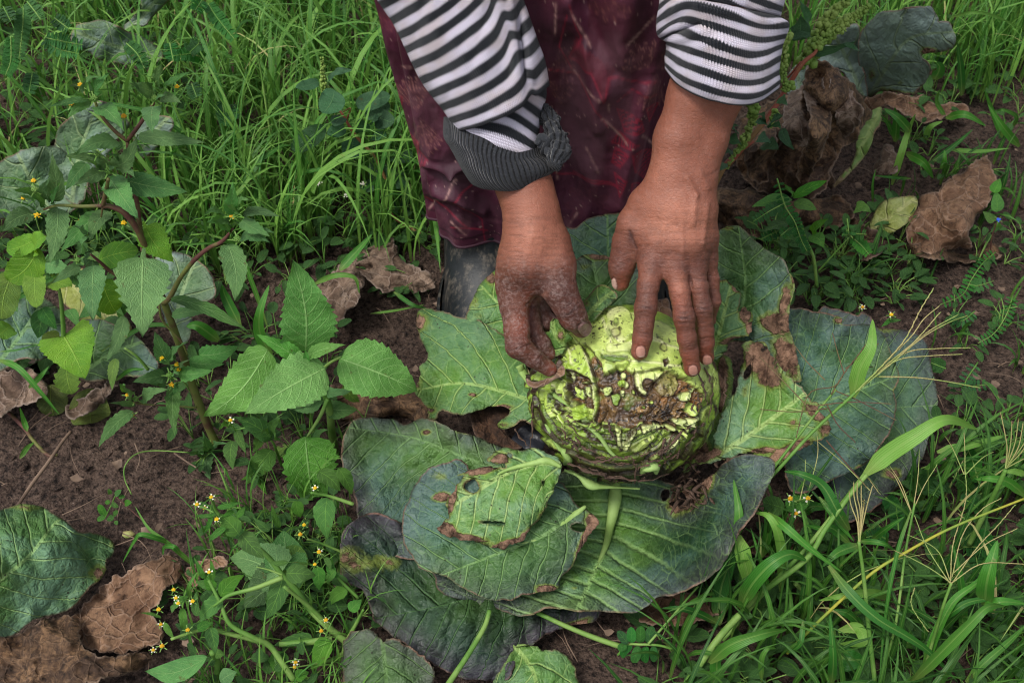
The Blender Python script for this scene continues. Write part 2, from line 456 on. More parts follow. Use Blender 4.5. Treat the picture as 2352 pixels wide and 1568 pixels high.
MAT = {}
MAT['soil'] = mat_soil()
MAT['cab_dark'] = mat_cabbage('waxy_dark_cabbage_leaf', lin((30, 54, 35)), lin((46, 76, 50)), lin((116, 150, 92)), lin((82, 106, 104)), young=.55, purple=.45, spots=.3)
MAT['cab_blue'] = mat_cabbage('bluish_cabbage_leaf', lin((38, 68, 44)), lin((54, 88, 62)), lin((120, 156, 92)), lin((92, 120, 118)), young=.3, spots=.8)
MAT['cab_green'] = mat_cabbage('green_cabbage_leaf', lin((44, 84, 34)), lin((70, 116, 46)), lin((156, 184, 104)), lin((88, 120, 96)), young=.6, spots=1.0, purple=.1)
MAT['cab_bright'] = mat_cabbage('pale_torn_cabbage_leaf', lin((68, 104, 54)), lin((94, 132, 70)), lin((172, 196, 120)), lin((116, 144, 136)), young=.75, spots=.9, purple=0, k=1.0, veinw=1.35)
MAT['cab_deep'] = mat_cabbage('deep_green_puckered_leaf', lin((20, 38, 25)), lin((30, 52, 34)), lin((74, 108, 60)), lin((54, 70, 66)), young=.2, purple=.5, spots=.25)
MAT['cab_far'] = mat_cabbage('pale_wilting_cabbage_leaf', lin((76, 104, 80)), lin((98, 126, 104)), lin((146, 168, 118)), lin((138, 156, 156)), young=.3, spots=.2, P=.03)
MAT['weed'] = mat_leaf('soft_weed_leaf', lin((70, 120, 60)), lin((94, 146, 74)), lin((140, 176, 110)))
MAT['weed_light'] = mat_leaf('bright_weed_leaf', lin((86, 150, 62)), lin((110, 176, 80)), lin((164, 206, 128)), rough=.62, veins=8)
MAT['weed_yellow'] = mat_leaf('yellow_green_leaf', lin((84, 132, 40)), lin((108, 150, 48)), lin((146, 180, 76)), veins=6)
MAT['weed_olive'] = mat_leaf('olive_speckled_leaf', lin((70, 96, 32)), lin((92, 104, 36)), lin((118, 138, 56)), veins=6)
MAT['amar'] = mat_leaf('round_bluish_leaf', lin((46, 86, 52)), lin((64, 106, 68)), lin((100, 142, 90)), veins=9, rough=.5)
MAT['herb'] = mat_leaf('small_herb_leaf', lin((54, 108, 34)), lin((80, 138, 46)), lin((122, 170, 76)), veins=5)
MAT['compound'] = mat_leaf('small_round_leaflet', lin((34, 92, 34)), lin((52, 116, 42)), lin((88, 144, 66)), veins=3, net=0)
MAT['blade'] = mat_blade('grass_blade', lin((50, 108, 34)), lin((112, 158, 66)))
MAT['blade_dark'] = mat_blade('broad_grass_blade', lin((36, 92, 30)), lin((72, 134, 44)))
MAT['stem_g'] = mat_stem('green_stem', lin((82, 122, 48)), lin((112, 142, 70)))
MAT['stem_r'] = mat_stem('reddish_stem', lin((84, 52, 46)), lin((96, 104, 50)))
MAT['stem_a'] = mat_stem('red_amaranth_stem', lin((128, 66, 50)), lin((120, 92, 56)))
MAT['seed'] = mat_stem('seed_spikelet', lin((128, 146, 78)), lin((150, 140, 92)))
MAT['rib_pale'] = mat_stem('pale_midrib', lin((122, 150, 78)), lin((142, 170, 98)))
MAT['seed_g'] = mat_stem('green_flower_bead', lin((104, 132, 56)), lin((128, 150, 74)))
MAT['seed_d'] = mat_stem('dark_seed_spikelet', lin((84, 58, 48)), lin((100, 88, 56)))
MAT['twig'] = mat_stem('dry_twig', lin((120, 100, 84)), lin((84, 68, 56)))
MAT['dry'] = mat_dry('dry_brown_leaf', lin((86, 68, 56)), lin((132, 112, 96)), lin((44, 34, 29)))
MAT['dry_tan'] = mat_dry('tan_dead_leaf', lin((98, 72, 54)), lin((136, 106, 82)), lin((50, 36, 29)))
MAT['dry_rot'] = mat_dry('blackened_dead_leaf', lin((58, 43, 33)), lin((124, 96, 70)), lin((22, 17, 15)), 1.1, .2)
MAT['fibre'] = mat_dry('rotten_fibre', lin((50, 36, 28)), lin((92, 66, 48)), lin((24, 18, 16)), 2, 0)
MAT['film'] = (lambda m: m.done(m.mix(m.noise(m.obj(), 60, 3), lin((26, 28, 34)), lin((48, 50, 58))), .4, m.bump(m.noise(m.obj(), 120, 4), .5, .002), .4))(M_('black_film'))
MAT['petal_y'] = mat_stem('yellow_petal', lin((214, 178, 28)), lin((190, 142, 24)))
MAT['petal_w'] = mat_stem('white_petal', lin((206, 204, 190)), lin((176, 174, 160)))
MAT['petal_b'] = mat_stem('blue_petal', lin((60, 96, 214)), lin((80, 120, 230)))
MAT['head'] = mat_paint('cut_cabbage_flesh', .42, 1.3, 420, spec=.5, var=.3)
MAT['skin'] = mat_skin()
MAT['knit'] = mat_knit()
MAT['rib'] = mat_rib()
MAT['skirt'] = mat_paint('printed_maroon_cloth', .7, .9, 600, spec=.4, var=.35)
MAT['rubber'] = (lambda m: m.done(m.mix(m.step(m.noise(m.vmul(m.obj(), (1, 1, .4)), 90, 6, .75), .48, .68), lin((22, 26, 29)), lin((84, 78, 70))), .5, m.bump(m.noise(m.obj(), 200, 5, .7), .4, .001), .4))(M_('muddy_rubber'))
MAT['stem_y'] = mat_stem('yellow_green_stalk', lin((150, 148, 52)), lin((116, 138, 54)))
MAT['cab_far2'] = mat_cabbage('dusty_green_cabbage_leaf', lin((116, 140, 122)), lin((136, 160, 142)), lin((132, 152, 112)), lin((118, 136, 136)), young=.0, spots=.15, P=.03)
MAT['cab_yel'] = mat_cabbage('yellowing_cabbage_leaf', lin((132, 134, 62)), lin((148, 150, 84)), lin((176, 176, 120)), lin((140, 150, 104)), young=.2, spots=.4, purple=0)
MAT['weed_yel2'] = mat_cabbage('green_leaf_stalk', lin((92, 118, 56)), lin((110, 134, 62)), lin((140, 156, 92)), lin((110, 130, 90)), purple=0, spots=.1, net=40)

MAT['cab_green2'] = mat_cabbage('speckled_fallen_leaf', lin((54, 92, 54)), lin((80, 118, 66)), lin((150, 184, 112)), lin((100, 132, 120)), young=.3, spots=1.0, purple=.1)

MAT['cover'] = mat_leaf('low_cover_leaf', lin((36, 80, 28)), lin((58, 108, 38)), lin((96, 144, 66)), veins=5)
MAT['blade_low'] = mat_blade('shaded_grass_blade', lin((34, 80, 26)), lin((84, 136, 46)))

MAT['cab_front'] = mat_cabbage('dark_leaf_with_pale_ribs', lin((28, 54, 32)), lin((42, 74, 46)), lin((134, 168, 100)), lin((80, 104, 102)), young=.8, purple=.35, spots=.4, veinw=1.5, vmix=.66, k=.12, P=.0145, vr=(.085, .035))

MAT['rough_leaf'] = mat_cabbage('rough_dull_leaf', lin((50, 84, 38)), lin((68, 104, 46)), lin((100, 134, 72)), lin((72, 92, 62)), young=0, spots=.9, purple=.5, P=.02, vmix=.5)

# ------------------------------------------------------------------ ground
def ground_h(x, y):
    P = np.stack([x, y], 1)
    h = .012 * fbm(P, 4, 3, 3) + .006 * fbm(P, 18, 3, 5) + .0035 * ridge(P, 70, 3, 9) + .0016 * fbm(P, 260, 2, 11)
    far = np.maximum(np.abs(x) - 2, 0) + np.maximum(np.abs(y - 1) - 2, 0)
    return h * (1 / (1 + far)) - .012
def axis(a, b, fine, far):
    c = np.arange(a, b, fine)
    o = np.geomspace(fine * 2, far, 34)
    return np.concatenate([(a - o)[::-1], c, b + o])
gx = axis(-.95, 1.0, .0052, 320.0); gy = axis(.40, 1.75, .0052, 320.0)
XX, YY = np.meshgrid(gx, gy)
GV = np.stack([XX.ravel(), YY.ravel(), ground_h(XX.ravel(), YY.ravel())], 1)
o = obj('ground', GV, gridfaces(len(gy), len(gx)), MAT['soil']); tag(o, 'dark crumbly garden soil', kind='structure')

def icos(sub=1):
    import bmesh
    bm = bmesh.new(); bmesh.ops.create_icosphere(bm, subdivisions=sub, radius=1)
    V = np.array([v.co[:] for v in bm.verts]); F = np.array([[v.index for v in f.verts] for f in bm.faces]); bm.free()
    return V, F
IV, IF = icos(1)
ac = Acc()
for i in range(7000):
    x = rng.uniform(-.75, .95); y = rng.uniform(.42, 1.5)
    r = .0010 + .0050 * rng.rand() ** 3.6
    v = IV * r * (1 + .28 * rng.randn(12, 1)) * np.array([1, 1, .8]) + [x, y, float(ground_h(np.array([x]), np.array([y]))[0]) + r * .4]
    ac.add(v, IF)
tag(ac.obj('soil_crumbs', MAT['soil'], smooth=False), 'small crumbs and clods of dark soil lying on the ground', 'soil crumbs', kind='stuff')

# ------------------------------------------------------------------ the person: a signed distance body, meshed with surface nets
def smin(a, b, k):
    h = np.maximum(k - np.abs(a - b), 0) / k
    return np.minimum(a, b) - h * h * k * .25
def cap(P, a, b, ra, rb):
    ab = b - a; t = np.clip(((P - a) @ ab) / (ab @ ab + 1e-12), 0, 1)
    return np.linalg.norm(P - a - t[:, None] * ab, axis=1) - (ra + (rb - ra) * t)
def chainP(pts):
    """pts: (px, py, depth, radius in px)"""
    q = np.array(pts, float)
    return atD(q[:, :2], q[:, 2]), q[:, 3] * q[:, 2] / FPX
def limb(sdf_groups):
    def f(P):
        tot = None
        for chains, kin, kout in sdf_groups:
            g = None
            for pts, kk in chains:
                X, R = chainP(pts); c = None
                for i in range(len(X) - 1):
                    d = cap(P, X[i], X[i + 1], R[i], R[i + 1])
                    c = d if c is None else smin(c, d, kk)
                g = c if g is None else smin(g, c, kin)
            tot = g if tot is None else smin(tot, g, kout)
        return tot
    return f
def surface_nets(f, lo, hi, h, blk=8):
    lo = np.array(lo); n = np.ceil((np.array(hi) - lo) / (h * blk)).astype(int)
    N = n * blk + 1
    I = np.stack(np.meshgrid(*[np.arange(k) for k in n], indexing='ij'), -1).reshape(-1, 3)
    cen = lo + (I + .5) * blk * h
    d = f(cen); keep = np.abs(d) < blk * h * .95
    G = np.full(tuple(N), 1.0, np.float32)
    sgn = np.repeat(np.repeat(np.repeat(np.where(d < 0, -1., 1.).reshape(tuple(n)), blk, 0), blk, 1), blk, 2)
    G[:-1, :-1, :-1] = sgn
    off = np.stack(np.meshgrid(*[np.arange(blk + 1)] * 3, indexing='ij'), -1).reshape(-1, 3)
    K = I[keep] * blk
    for s in range(0, len(K), 400):
        idx = (K[s:s + 400, None] + off[None]).reshape(-1, 3)
        G[idx[:, 0], idx[:, 1], idx[:, 2]] = f(lo + idx * h)
    ins = G < 0
    c = [G[i:N[0] - 1 + i, j:N[1] - 1 + j, k:N[2] - 1 + k] for i in (0, 1) for j in (0, 1) for k in (0, 1)]
    s_ = sum((q < 0).astype(np.int8) for q in c)
    act = (s_ > 0) & (s_ < 8); ci = np.argwhere(act); vid = -np.ones(act.shape, np.int64); vid[act] = np.arange(len(ci))
    cv = np.stack([q[act] for q in c], 1)
    co = np.array([(i, j, k) for i in (0, 1) for j in (0, 1) for k in (0, 1)], float)
    acc = np.zeros((len(ci), 3)); cnt = np.zeros((len(ci), 1))
    for a in range(8):
        for b in range(a + 1, 8):
            if np.abs(co[a] - co[b]).sum() == 1:
                va, vb = cv[:, a], cv[:, b]; m = (va < 0) != (vb < 0)
                t = np.where(m, va / np.where(m, va - vb, 1), 0)[:, None]
                acc += np.where(m[:, None], co[a] + t * (co[b] - co[a]), 0); cnt += m[:, None]
    V = lo + (ci + acc / np.maximum(cnt, 1)) * h
    F = []
    for ax in range(3):
        a1, a2 = (ax + 1) % 3, (ax + 2) % 3
        sl0 = [slice(1, -1)] * 3; sl0[ax] = slice(0, -1)
        sl1 = [slice(1, -1)] * 3; sl1[ax] = slice(1, None)
        A = ins[tuple(sl0)]; B = ins[tuple(sl1)]
        e = np.argwhere(A != B); base = e + 1; base[:, ax] -= 1
        fl = A[tuple(e.T)]
        def vv(d1, d2):
            q = base.copy(); q[:, a1] -= d1; q[:, a2] -= d2
            return vid[q[:, 0], q[:, 1], q[:, 2]]
        quad = np.stack([vv(0, 0), vv(1, 0), vv(1, 1), vv(0, 1)], 1)
        quad[~fl] = quad[~fl][:, ::-1]; F.append(quad[(quad >= 0).all(1)])
    F = np.concatenate(F)
    return V, F
def vnormals(V, F):
    n = np.cross(V[F[:, 2]] - V[F[:, 0]], V[F[:, 3]] - V[F[:, 1]]) if F.shape[1] > 3 else np.cross(V[F[:, 1]] - V[F[:, 0]], V[F[:, 2]] - V[F[:, 0]])
    N = np.zeros_like(V)
    for k in range(F.shape[1]): np.add.at(N, F[:, k], n)
    return N / (np.linalg.norm(N, axis=1)[:, None] + 1e-12)
def relax(V, F, it=2, w=.5):
    for _ in range(it):
        S = np.zeros_like(V); C = np.zeros((len(V), 1)); k = F.shape[1]
        for a in range(k):
            np.add.at(S, F[:, a], V[F[:, (a + 1) % k]]); np.add.at(C, F[:, a], 1)
        V = V + w * (S / np.maximum(C, 1) - V)
    return V

h_ = lambda x, y, d, r: px('H', (x, y)) + (d, r)
# -- hand at the right of the picture, back of the hand up, fingers spread on the head
RF = [  # fingers: index, middle, ring, little, thumb : (px, py, depth, radius px)
    [(1496, 604, .968, 27), (1489, 655, .966, 25), (1483, 706, .966, 25.5), (1479, 745, .969, 22.5), (1475, 775, .972, 22), (1469, 808, .977, 20.5)],
    [(1548, 612, .966, 26), (1561, 670, .964, 23), (1571, 729, .966, 24), (1578, 778, .973, 21.5), (1583, 806, .979, 21), (1590, 846, .988, 19.5)],
    [(1592, 606, .972, 25), (1604, 660, .971, 22.5), (1613, 710, .974, 23), (1619, 758, .984, 20.5), (1620, 786, .99, 20), (1622, 820, 1.0, 18.5)],
    [(1621, 592, .984, 23), (1632, 640, .99, 19), (1638, 690, .997, 17.5), (1628, 735, 1.02, 15), (1612, 765, 1.04, 14)],
]
R_THUMB = [(1518, 425, .964, 32), (1486, 468, .970, 40), (1458, 515, .976, 39), (1441, 558, .984, 33), (1433, 590, .988, 28), (1427, 614, .990, 27.5), (1425, 648, .996, 21)]
R_PALM = [
    ([(1534, 405, .957, 37), (1518, 470, .962, 38), (1504, 540, .968, 35), (1496, 602, .970, 27)], .01),
    ([(1562, 400, .953, 38), (1556, 480, .957, 38), (1550, 550, .962, 34), (1548, 612, .967, 26)], .01),
    ([(1585, 402, .955, 37), (1588, 480, .958, 37), (1590, 550, .965, 33), (1592, 606, .972, 26)], .01),
    ([(1601, 410, .96, 36), (1609, 480, .968, 33), (1616, 545, .978, 30), (1621, 590, .985, 24)], .01),
]
R_ARM = [
    ([(1534, 405, .957, 36), (1556, 320, .948, 44), (1592, 215, .935, 47), (1640, 60, .915, 60), (1690, -140, .90, 75)], .02),
    ([(1601, 408, .96, 37), (1618, 320, .955, 42), (1652, 215, .942, 46), (1690, 60, .92, 60), (1730, -140, .90, 75)], .02),
]
# -- hand at the left of the picture, thumb and index finger pinching a leaf
LF = [
    [(1178, 640, .982, 37), (1180, 700, .978, 33), (1187, 760, .975, 29), (1190, 795, .975, 28.5), (1226, 822, .982, 22), (1262, 847, .992, 18)],
    [(1205, 660, 1.0, 32), (1214, 715, 1.0, 25), (1226, 768, 1.0, 23), (1245, 790, 1.0, 20), (1261, 812, 1.004, 16.5)],
    [(1222, 650, 1.01, 30), (1234, 706, 1.012, 24), (1250, 738, 1.012, 22), (1276, 742, 1.014, 19)],
    [(1230, 640, 1.02, 28), (1250, 690, 1.024, 21), (1272, 706, 1.024, 19), (1296, 712, 1.026, 17)],
]
L_THUMB = [(1262, 560, .972, 42), (1275, 610, .967, 42), (1286, 665, .964, 38), (1303, 700, .967, 32), (1316, 726, .972, 29.5), (1336, 753, .984, 24)]
L_PALM = [
    ([(1200, 488, .962, 33), (1197, 540, .966, 35), (1187, 600, .972, 39), (1180, 655, .980, 37)], .012),
    ([(1222, 484, .957, 36), (1222, 545, .957, 40), (1212, 605, .962, 43), (1206, 650, .972, 38)], .012),
    ([(1244, 488, .962, 33), (1258, 550, .967, 39), (1273, 610, .968, 41)], .012),
    ([(1225, 520, .985, 34), (1228, 600, 1.0, 34), (1232, 650, 1.01, 30)], .012),
]
L_ARM = [
    ([(1200, 486, .962, 33), (1186, 425, .962, 37), (1165, 350, .966, 38), (1120, 200, .955, 44), (1010, -120, .925, 60)], .02),
    ([(1243, 486, .962, 33), (1219, 425, .962, 37), (1190, 350, .966, 38), (1140, 200, .955, 44), (1040, -120, .925, 60)], .02),
]
def hand_sdf(palm, arm, fingers, thumb):
    fpal = limb([(palm + arm, .014, .01)])
    ffin = [limb([([(c, .0035)], .001, .001)]) for c in fingers]
    fthu = limb([([(thumb, .006)], .001, .001)])
    def f(P):
        b = fpal(P); m = None
        for q in ffin:
            d = q(P); m = d if m is None else smin(m, d, .0014)
        return smin(smin(b, m, .009), fthu(P), .010)
    return f
def hand_mesh(palm, arm, fingers, thumb, joints, tend, h=.0010):
    f = hand_sdf(palm, arm, fingers, thumb)
    pts = [p for c, _ in palm + arm for p in c] + [p for c in fingers + [thumb] for p in c]
    X, R = chainP(pts); lo = (X - R[:, None]).min(0) - .004; hi = (X + R[:, None]).max(0) + .004
    V, F = surface_nets(f, lo, hi, h)
    V = relax(V, F, 2, .5); N = vnormals(V, F)
    k = slice(None, None, 37)
    if np.mean(f(V[k] + N[k] * .001) - f(V[k] - N[k] * .001)) < 0: F = F[:, ::-1].copy(); N = -N
    return V, F, N
def el(Q, cx, cy, rx, ry, ang=0.0, soft=1.0):
    a = math.radians(ang); dx = Q[:, 0] - cx; dy = Q[:, 1] - cy
    u = (dx * math.cos(a) + dy * math.sin(a)) / rx; v = (-dx * math.sin(a) + dy * math.cos(a)) / ry
    return np.exp(-(u * u + v * v) * soft)
def seg_d(Q, a, b):
    a = np.array(a, float); b = np.array(b, float); ab = b - a
    t = np.clip(((Q - a) @ ab) / (ab @ ab), 0, 1)
    return np.linalg.norm(Q - a - t[:, None] * ab, axis=1)
def paint_hand(V, F, N, joints, darks, reds, nails, creases, tendons, pale, base):
    Q, d = proj(V); view = (CAM - V); view /= np.linalg.norm(view, axis=1)[:, None]
    front = sstep(.05, .4, (N * view).sum(1))
    col = np.tile(lin(base), (len(V), 1)); disp = np.zeros(len(V)); nailw = np.zeros(len(V))
    col = col * (1 + .10 * fbm(V, 40, 3, 2))[:, None]
    dk = lin((82, 46, 38)); rd = lin((158, 78, 56)); pl = lin((184, 122, 98))
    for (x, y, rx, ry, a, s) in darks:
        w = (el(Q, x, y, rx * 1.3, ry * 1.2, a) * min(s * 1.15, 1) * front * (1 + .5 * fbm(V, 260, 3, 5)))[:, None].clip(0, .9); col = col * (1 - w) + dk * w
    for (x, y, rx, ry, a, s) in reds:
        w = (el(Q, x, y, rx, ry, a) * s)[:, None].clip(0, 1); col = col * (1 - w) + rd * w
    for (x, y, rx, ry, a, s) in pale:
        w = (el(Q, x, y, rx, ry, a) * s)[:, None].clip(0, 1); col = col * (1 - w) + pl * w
    # folds over the finger joints: fine transverse wrinkles that bow round the middle of the joint
    for (x, y, r, a, s) in joints:
        an = math.radians(a); dx = Q[:, 0] - x; dy = Q[:, 1] - y
        u = dx * math.cos(an) + dy * math.sin(an); v = -dx * math.sin(an) + dy * math.cos(an)     # u along the finger
        bow = u * (1 + .0) + np.sign(u) * -0.012 * v * v * np.exp(-(u / (r * .5)) ** 2)
        w = np.exp(-(u / (r * .62)) ** 2 - (v / (r * 1.05)) ** 2) * front
        wr = np.abs(np.sin(bow / r * 6.5 + .6 * noise(V, 300, 3))) ** .6
        disp -= .0008 * s * w * (1 - wr)
        disp += .0006 * s * np.exp(-(u / (r * .45)) ** 2 - (v / (r * .7)) ** 2) * front
        k = (w * (.28 + .62 * (1 - wr)) * s)[:, None].clip(0, .92); col = col * (1 - k) + lin((58, 34, 32)) * k
    for (p0, p1, wd, s) in creases:
        dd = seg_d(Q, p0, p1); w = np.exp(-(dd / wd) ** 2) * front
        disp -= .0007 * w * s; k = (w * .6 * s)[:, None].clip(0, .9); col = col * (1 - k) + lin((56, 32, 30)) * k
    for (p0, p1, wd, s) in tendons:
        dd = seg_d(Q, p0, p1); disp += .0019 * s * np.exp(-(dd / wd) ** 2) * front
    for (x, y, ln, wd, a, c) in nails:
        an = math.radians(a); dx = Q[:, 0] - x; dy = Q[:, 1] - y
        u = (dx * math.cos(an) + dy * math.sin(an)) / ln; v = (-dx * math.sin(an) + dy * math.cos(an)) / wd
        rr = (np.abs(u) ** 2.6 + np.abs(v) ** 2.6) ** (1 / 2.6)
        w = sstep(1.05, .93, rr) * front; ring = np.exp(-((rr - 1.08) / .12) ** 2) * front
        disp += .0005 * w - .0006 * ring * (u < .8)
        k = w[:, None]; nc = lin(c) * (1 + .18 * np.clip(-u, -1, 1))[:, None]
        tip = sstep(.72, .86, u)[:, None]; nc = nc * (1 - tip * .6) + lin((206, 184, 168)) * tip * .6
        col = col * (1 - k) + nc * k; k = (ring * .55)[:, None].clip(0, 1); col = col * (1 - k) + dk * k
        nailw = np.maximum(nailw, w)
    # skin lines running across the fingers and round the wrist, and fine blotching
    wl_ = ridge(Q * np.array([.022, .135]), 1.0, 3, 61); w2_ = ridge(Q @ np.array([[.05, .06], [-.06, .05]]), 1.0, 3, 62)
    lo_ = sstep(430, 560, Q[:, 1]) * (1 - nailw)
    col = col * (1 - (.16 * lo_ + .05) * sstep(.15, .75, wl_) - .08 * lo_ * sstep(.2, .8, w2_))[:, None] * (1 + .10 * fbm(V, 260, 2, 63))[:, None]
    disp -= .00028 * lo_ * sstep(.1, .8, wl_) + .00012 * sstep(.2, .8, w2_)
    disp += .0003 * fbm(V, 120, 3, 8) * (1 - nailw)
    V2 = V + N * disp[:, None]
    return V2, np.clip(col, 0, 1), nailw, Q

# right-hand hand of the picture
V, F, N = hand_mesh(R_PALM, R_ARM, RF, R_THUMB, None, None)
hh = lambda x, y: px('H', (x, y))
def hj(x, y, r, a, s): q = hh(x, y); return (q[0], q[1], r, a, s)
def hd(x, y, rx, ry, a, s): q = hh(x, y); return (q[0], q[1], rx * .33, ry * .33, a, s)
SK = (130, 79, 61)
V1, C1, NL1, Q1 = paint_hand(V, F, N,
    joints=[hj(1190, 1010, 25, 95, 1.0), hj(1172, 1188, 19, 97, .6), hj(1455, 1080, 25, 85, 1.1), hj(1492, 1308, 19, 83, .6), hj(1590, 1015, 24, 86, 1.1), hj(1603, 1248, 18, 88, .6), hj(1003, 700, 26, 95, .45)],
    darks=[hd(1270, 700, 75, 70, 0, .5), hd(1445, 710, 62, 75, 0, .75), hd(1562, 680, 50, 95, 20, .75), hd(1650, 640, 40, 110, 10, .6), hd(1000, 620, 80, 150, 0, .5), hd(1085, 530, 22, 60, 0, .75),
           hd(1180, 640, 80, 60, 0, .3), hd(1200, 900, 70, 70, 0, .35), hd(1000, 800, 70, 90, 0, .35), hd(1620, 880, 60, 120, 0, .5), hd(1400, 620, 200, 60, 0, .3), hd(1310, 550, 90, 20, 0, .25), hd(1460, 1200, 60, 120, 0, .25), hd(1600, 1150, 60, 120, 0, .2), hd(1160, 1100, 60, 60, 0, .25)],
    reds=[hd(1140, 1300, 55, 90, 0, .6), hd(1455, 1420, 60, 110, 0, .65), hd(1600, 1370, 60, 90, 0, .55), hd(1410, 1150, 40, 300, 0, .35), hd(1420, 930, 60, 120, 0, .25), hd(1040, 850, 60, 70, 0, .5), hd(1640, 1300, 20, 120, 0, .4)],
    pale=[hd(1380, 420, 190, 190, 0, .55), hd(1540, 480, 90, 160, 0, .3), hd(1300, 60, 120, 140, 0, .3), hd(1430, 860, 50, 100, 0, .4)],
    nails=[hh(1155, 1318) + (12.5, 11.5, 84, (176, 128, 112)), hh(1520, 1448) + (11.5, 11, 80, (172, 124, 108)), hh(1618, 1378) + (11, 11.5, 88, (172, 124, 108)), hh(968, 850) + (14, 6, 84, (196, 160, 146))],
    creases=[(hh(1075, 480), hh(1125, 600), 3.0, 1.0), (hh(1500, 790), hh(1510, 860), 3.2, 1.0), (hh(1000, 735), hh(950, 690), 2, .5), (hh(1610, 100), hh(1680, 60), 4, .4)],
    tendons=[(hh(1480, 110), hh(1540, 230), 7, .9), (hh(1540, 230), hh(1520, 420), 7, .7), (hh(1440, 430), hh(1450, 640), 6, .45), (hh(1330, 430), hh(1290, 650), 6, .35), (hh(1620, 300), hh(1590, 560), 6, .6), (hh(1570, 80), hh(1620, 170), 9, .8)],
    base=SK)
F1 = F
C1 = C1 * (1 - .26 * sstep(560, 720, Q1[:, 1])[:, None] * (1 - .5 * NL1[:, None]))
dust1 = .15 * np.ones(len(V1))
# left-hand hand of the picture
V, F, N = hand_mesh(L_PALM, L_ARM, LF, L_THUMB, None, None)
V2, C2, NL2, Q2 = paint_hand(V, F, N,
    joints=[hj(665, 1040, 30, 55, .9), hj(300, 1265, 24, 75, .5), hj(440, 1390, 17, 30, .4)],
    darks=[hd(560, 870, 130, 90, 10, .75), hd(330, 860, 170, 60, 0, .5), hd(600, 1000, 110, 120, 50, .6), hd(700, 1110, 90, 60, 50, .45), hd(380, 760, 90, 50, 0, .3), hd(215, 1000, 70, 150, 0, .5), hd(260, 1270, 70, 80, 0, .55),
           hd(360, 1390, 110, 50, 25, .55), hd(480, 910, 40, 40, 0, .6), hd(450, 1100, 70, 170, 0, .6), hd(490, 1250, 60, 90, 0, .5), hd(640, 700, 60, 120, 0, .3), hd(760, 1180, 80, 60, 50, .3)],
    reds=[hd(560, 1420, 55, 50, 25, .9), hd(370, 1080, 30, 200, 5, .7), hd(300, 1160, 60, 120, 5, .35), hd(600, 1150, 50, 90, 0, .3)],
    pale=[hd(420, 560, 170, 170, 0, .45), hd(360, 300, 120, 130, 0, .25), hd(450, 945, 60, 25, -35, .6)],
    nails=[hh(768, 1163) + (15.5, 15, 50, (134, 100, 94))],
    creases=[(hh(470, 905), hh(360, 990), 2.6, .9), (hh(240, 400), hh(560, 380), 3, .25), (hh(230, 420), hh(420, 430), 3, .25), (hh(395, 1000), hh(385, 1220), 3, .8), (hh(285, 1300), hh(385, 1262), 2.5, .9), (hh(430, 1380), hh(470, 1330), 2, .7)],
    tendons=[(hh(600, 480), hh(640, 700), 12, .5), (hh(420, 450), hh(330, 760), 9, .25)],
    base=(128, 77, 59))
w_ = np.clip(sstep(560, 660, Q2[:, 1]), 0, 1)
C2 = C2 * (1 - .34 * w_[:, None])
dust2 = w_ * (.55 + .5 * fbm(V2, 60, 3, 4))
nb = len(V1)
feet_x = (-.05, .115)
person = thing('person', 'bent person in striped sweater and maroon skirt pressing both hands on the cabbage', 'person', (.03, .93, 0))
# legs and torso above the frame, low detail, inside the clothes
lv, lf, n0 = [], [], 0
def addlow(P, R, n=14):
    global n0
    v, f, u = tubedata(P, R, n, 14); lv.append(v); lf.append(f[0] + n0); n0 += len(v)
addlow([(-.028, 1.0, .02), (-.028, 1.0, .25), (-.03, .985, .48), (-.01, .99, .85)], [.030, .036, .05, .08])
addlow([(.12, 1.0, .02), (.12, 1.0, .25), (.11, .985, .48), (.07, .99, .85)], [.030, .036, .05, .08])
LOWV = np.concatenate(lv); LOWF = np.concatenate(lf)
BV = np.concatenate([V1, V2, LOWV]); BF = np.concatenate([F1, F + nb, LOWF + nb + len(V2)])
lc = np.tile(lin(SK), (len(LOWV), 1)); z_ = np.zeros(len(LOWV))
body = obj('body', BV, BF, MAT['skin'], person, {'col': np.concatenate([C1, C2, lc]), 'nail': np.concatenate([NL1, NL2, z_]), 'dust': np.clip(np.concatenate([dust1, dust2, z_]), 0, 1)})

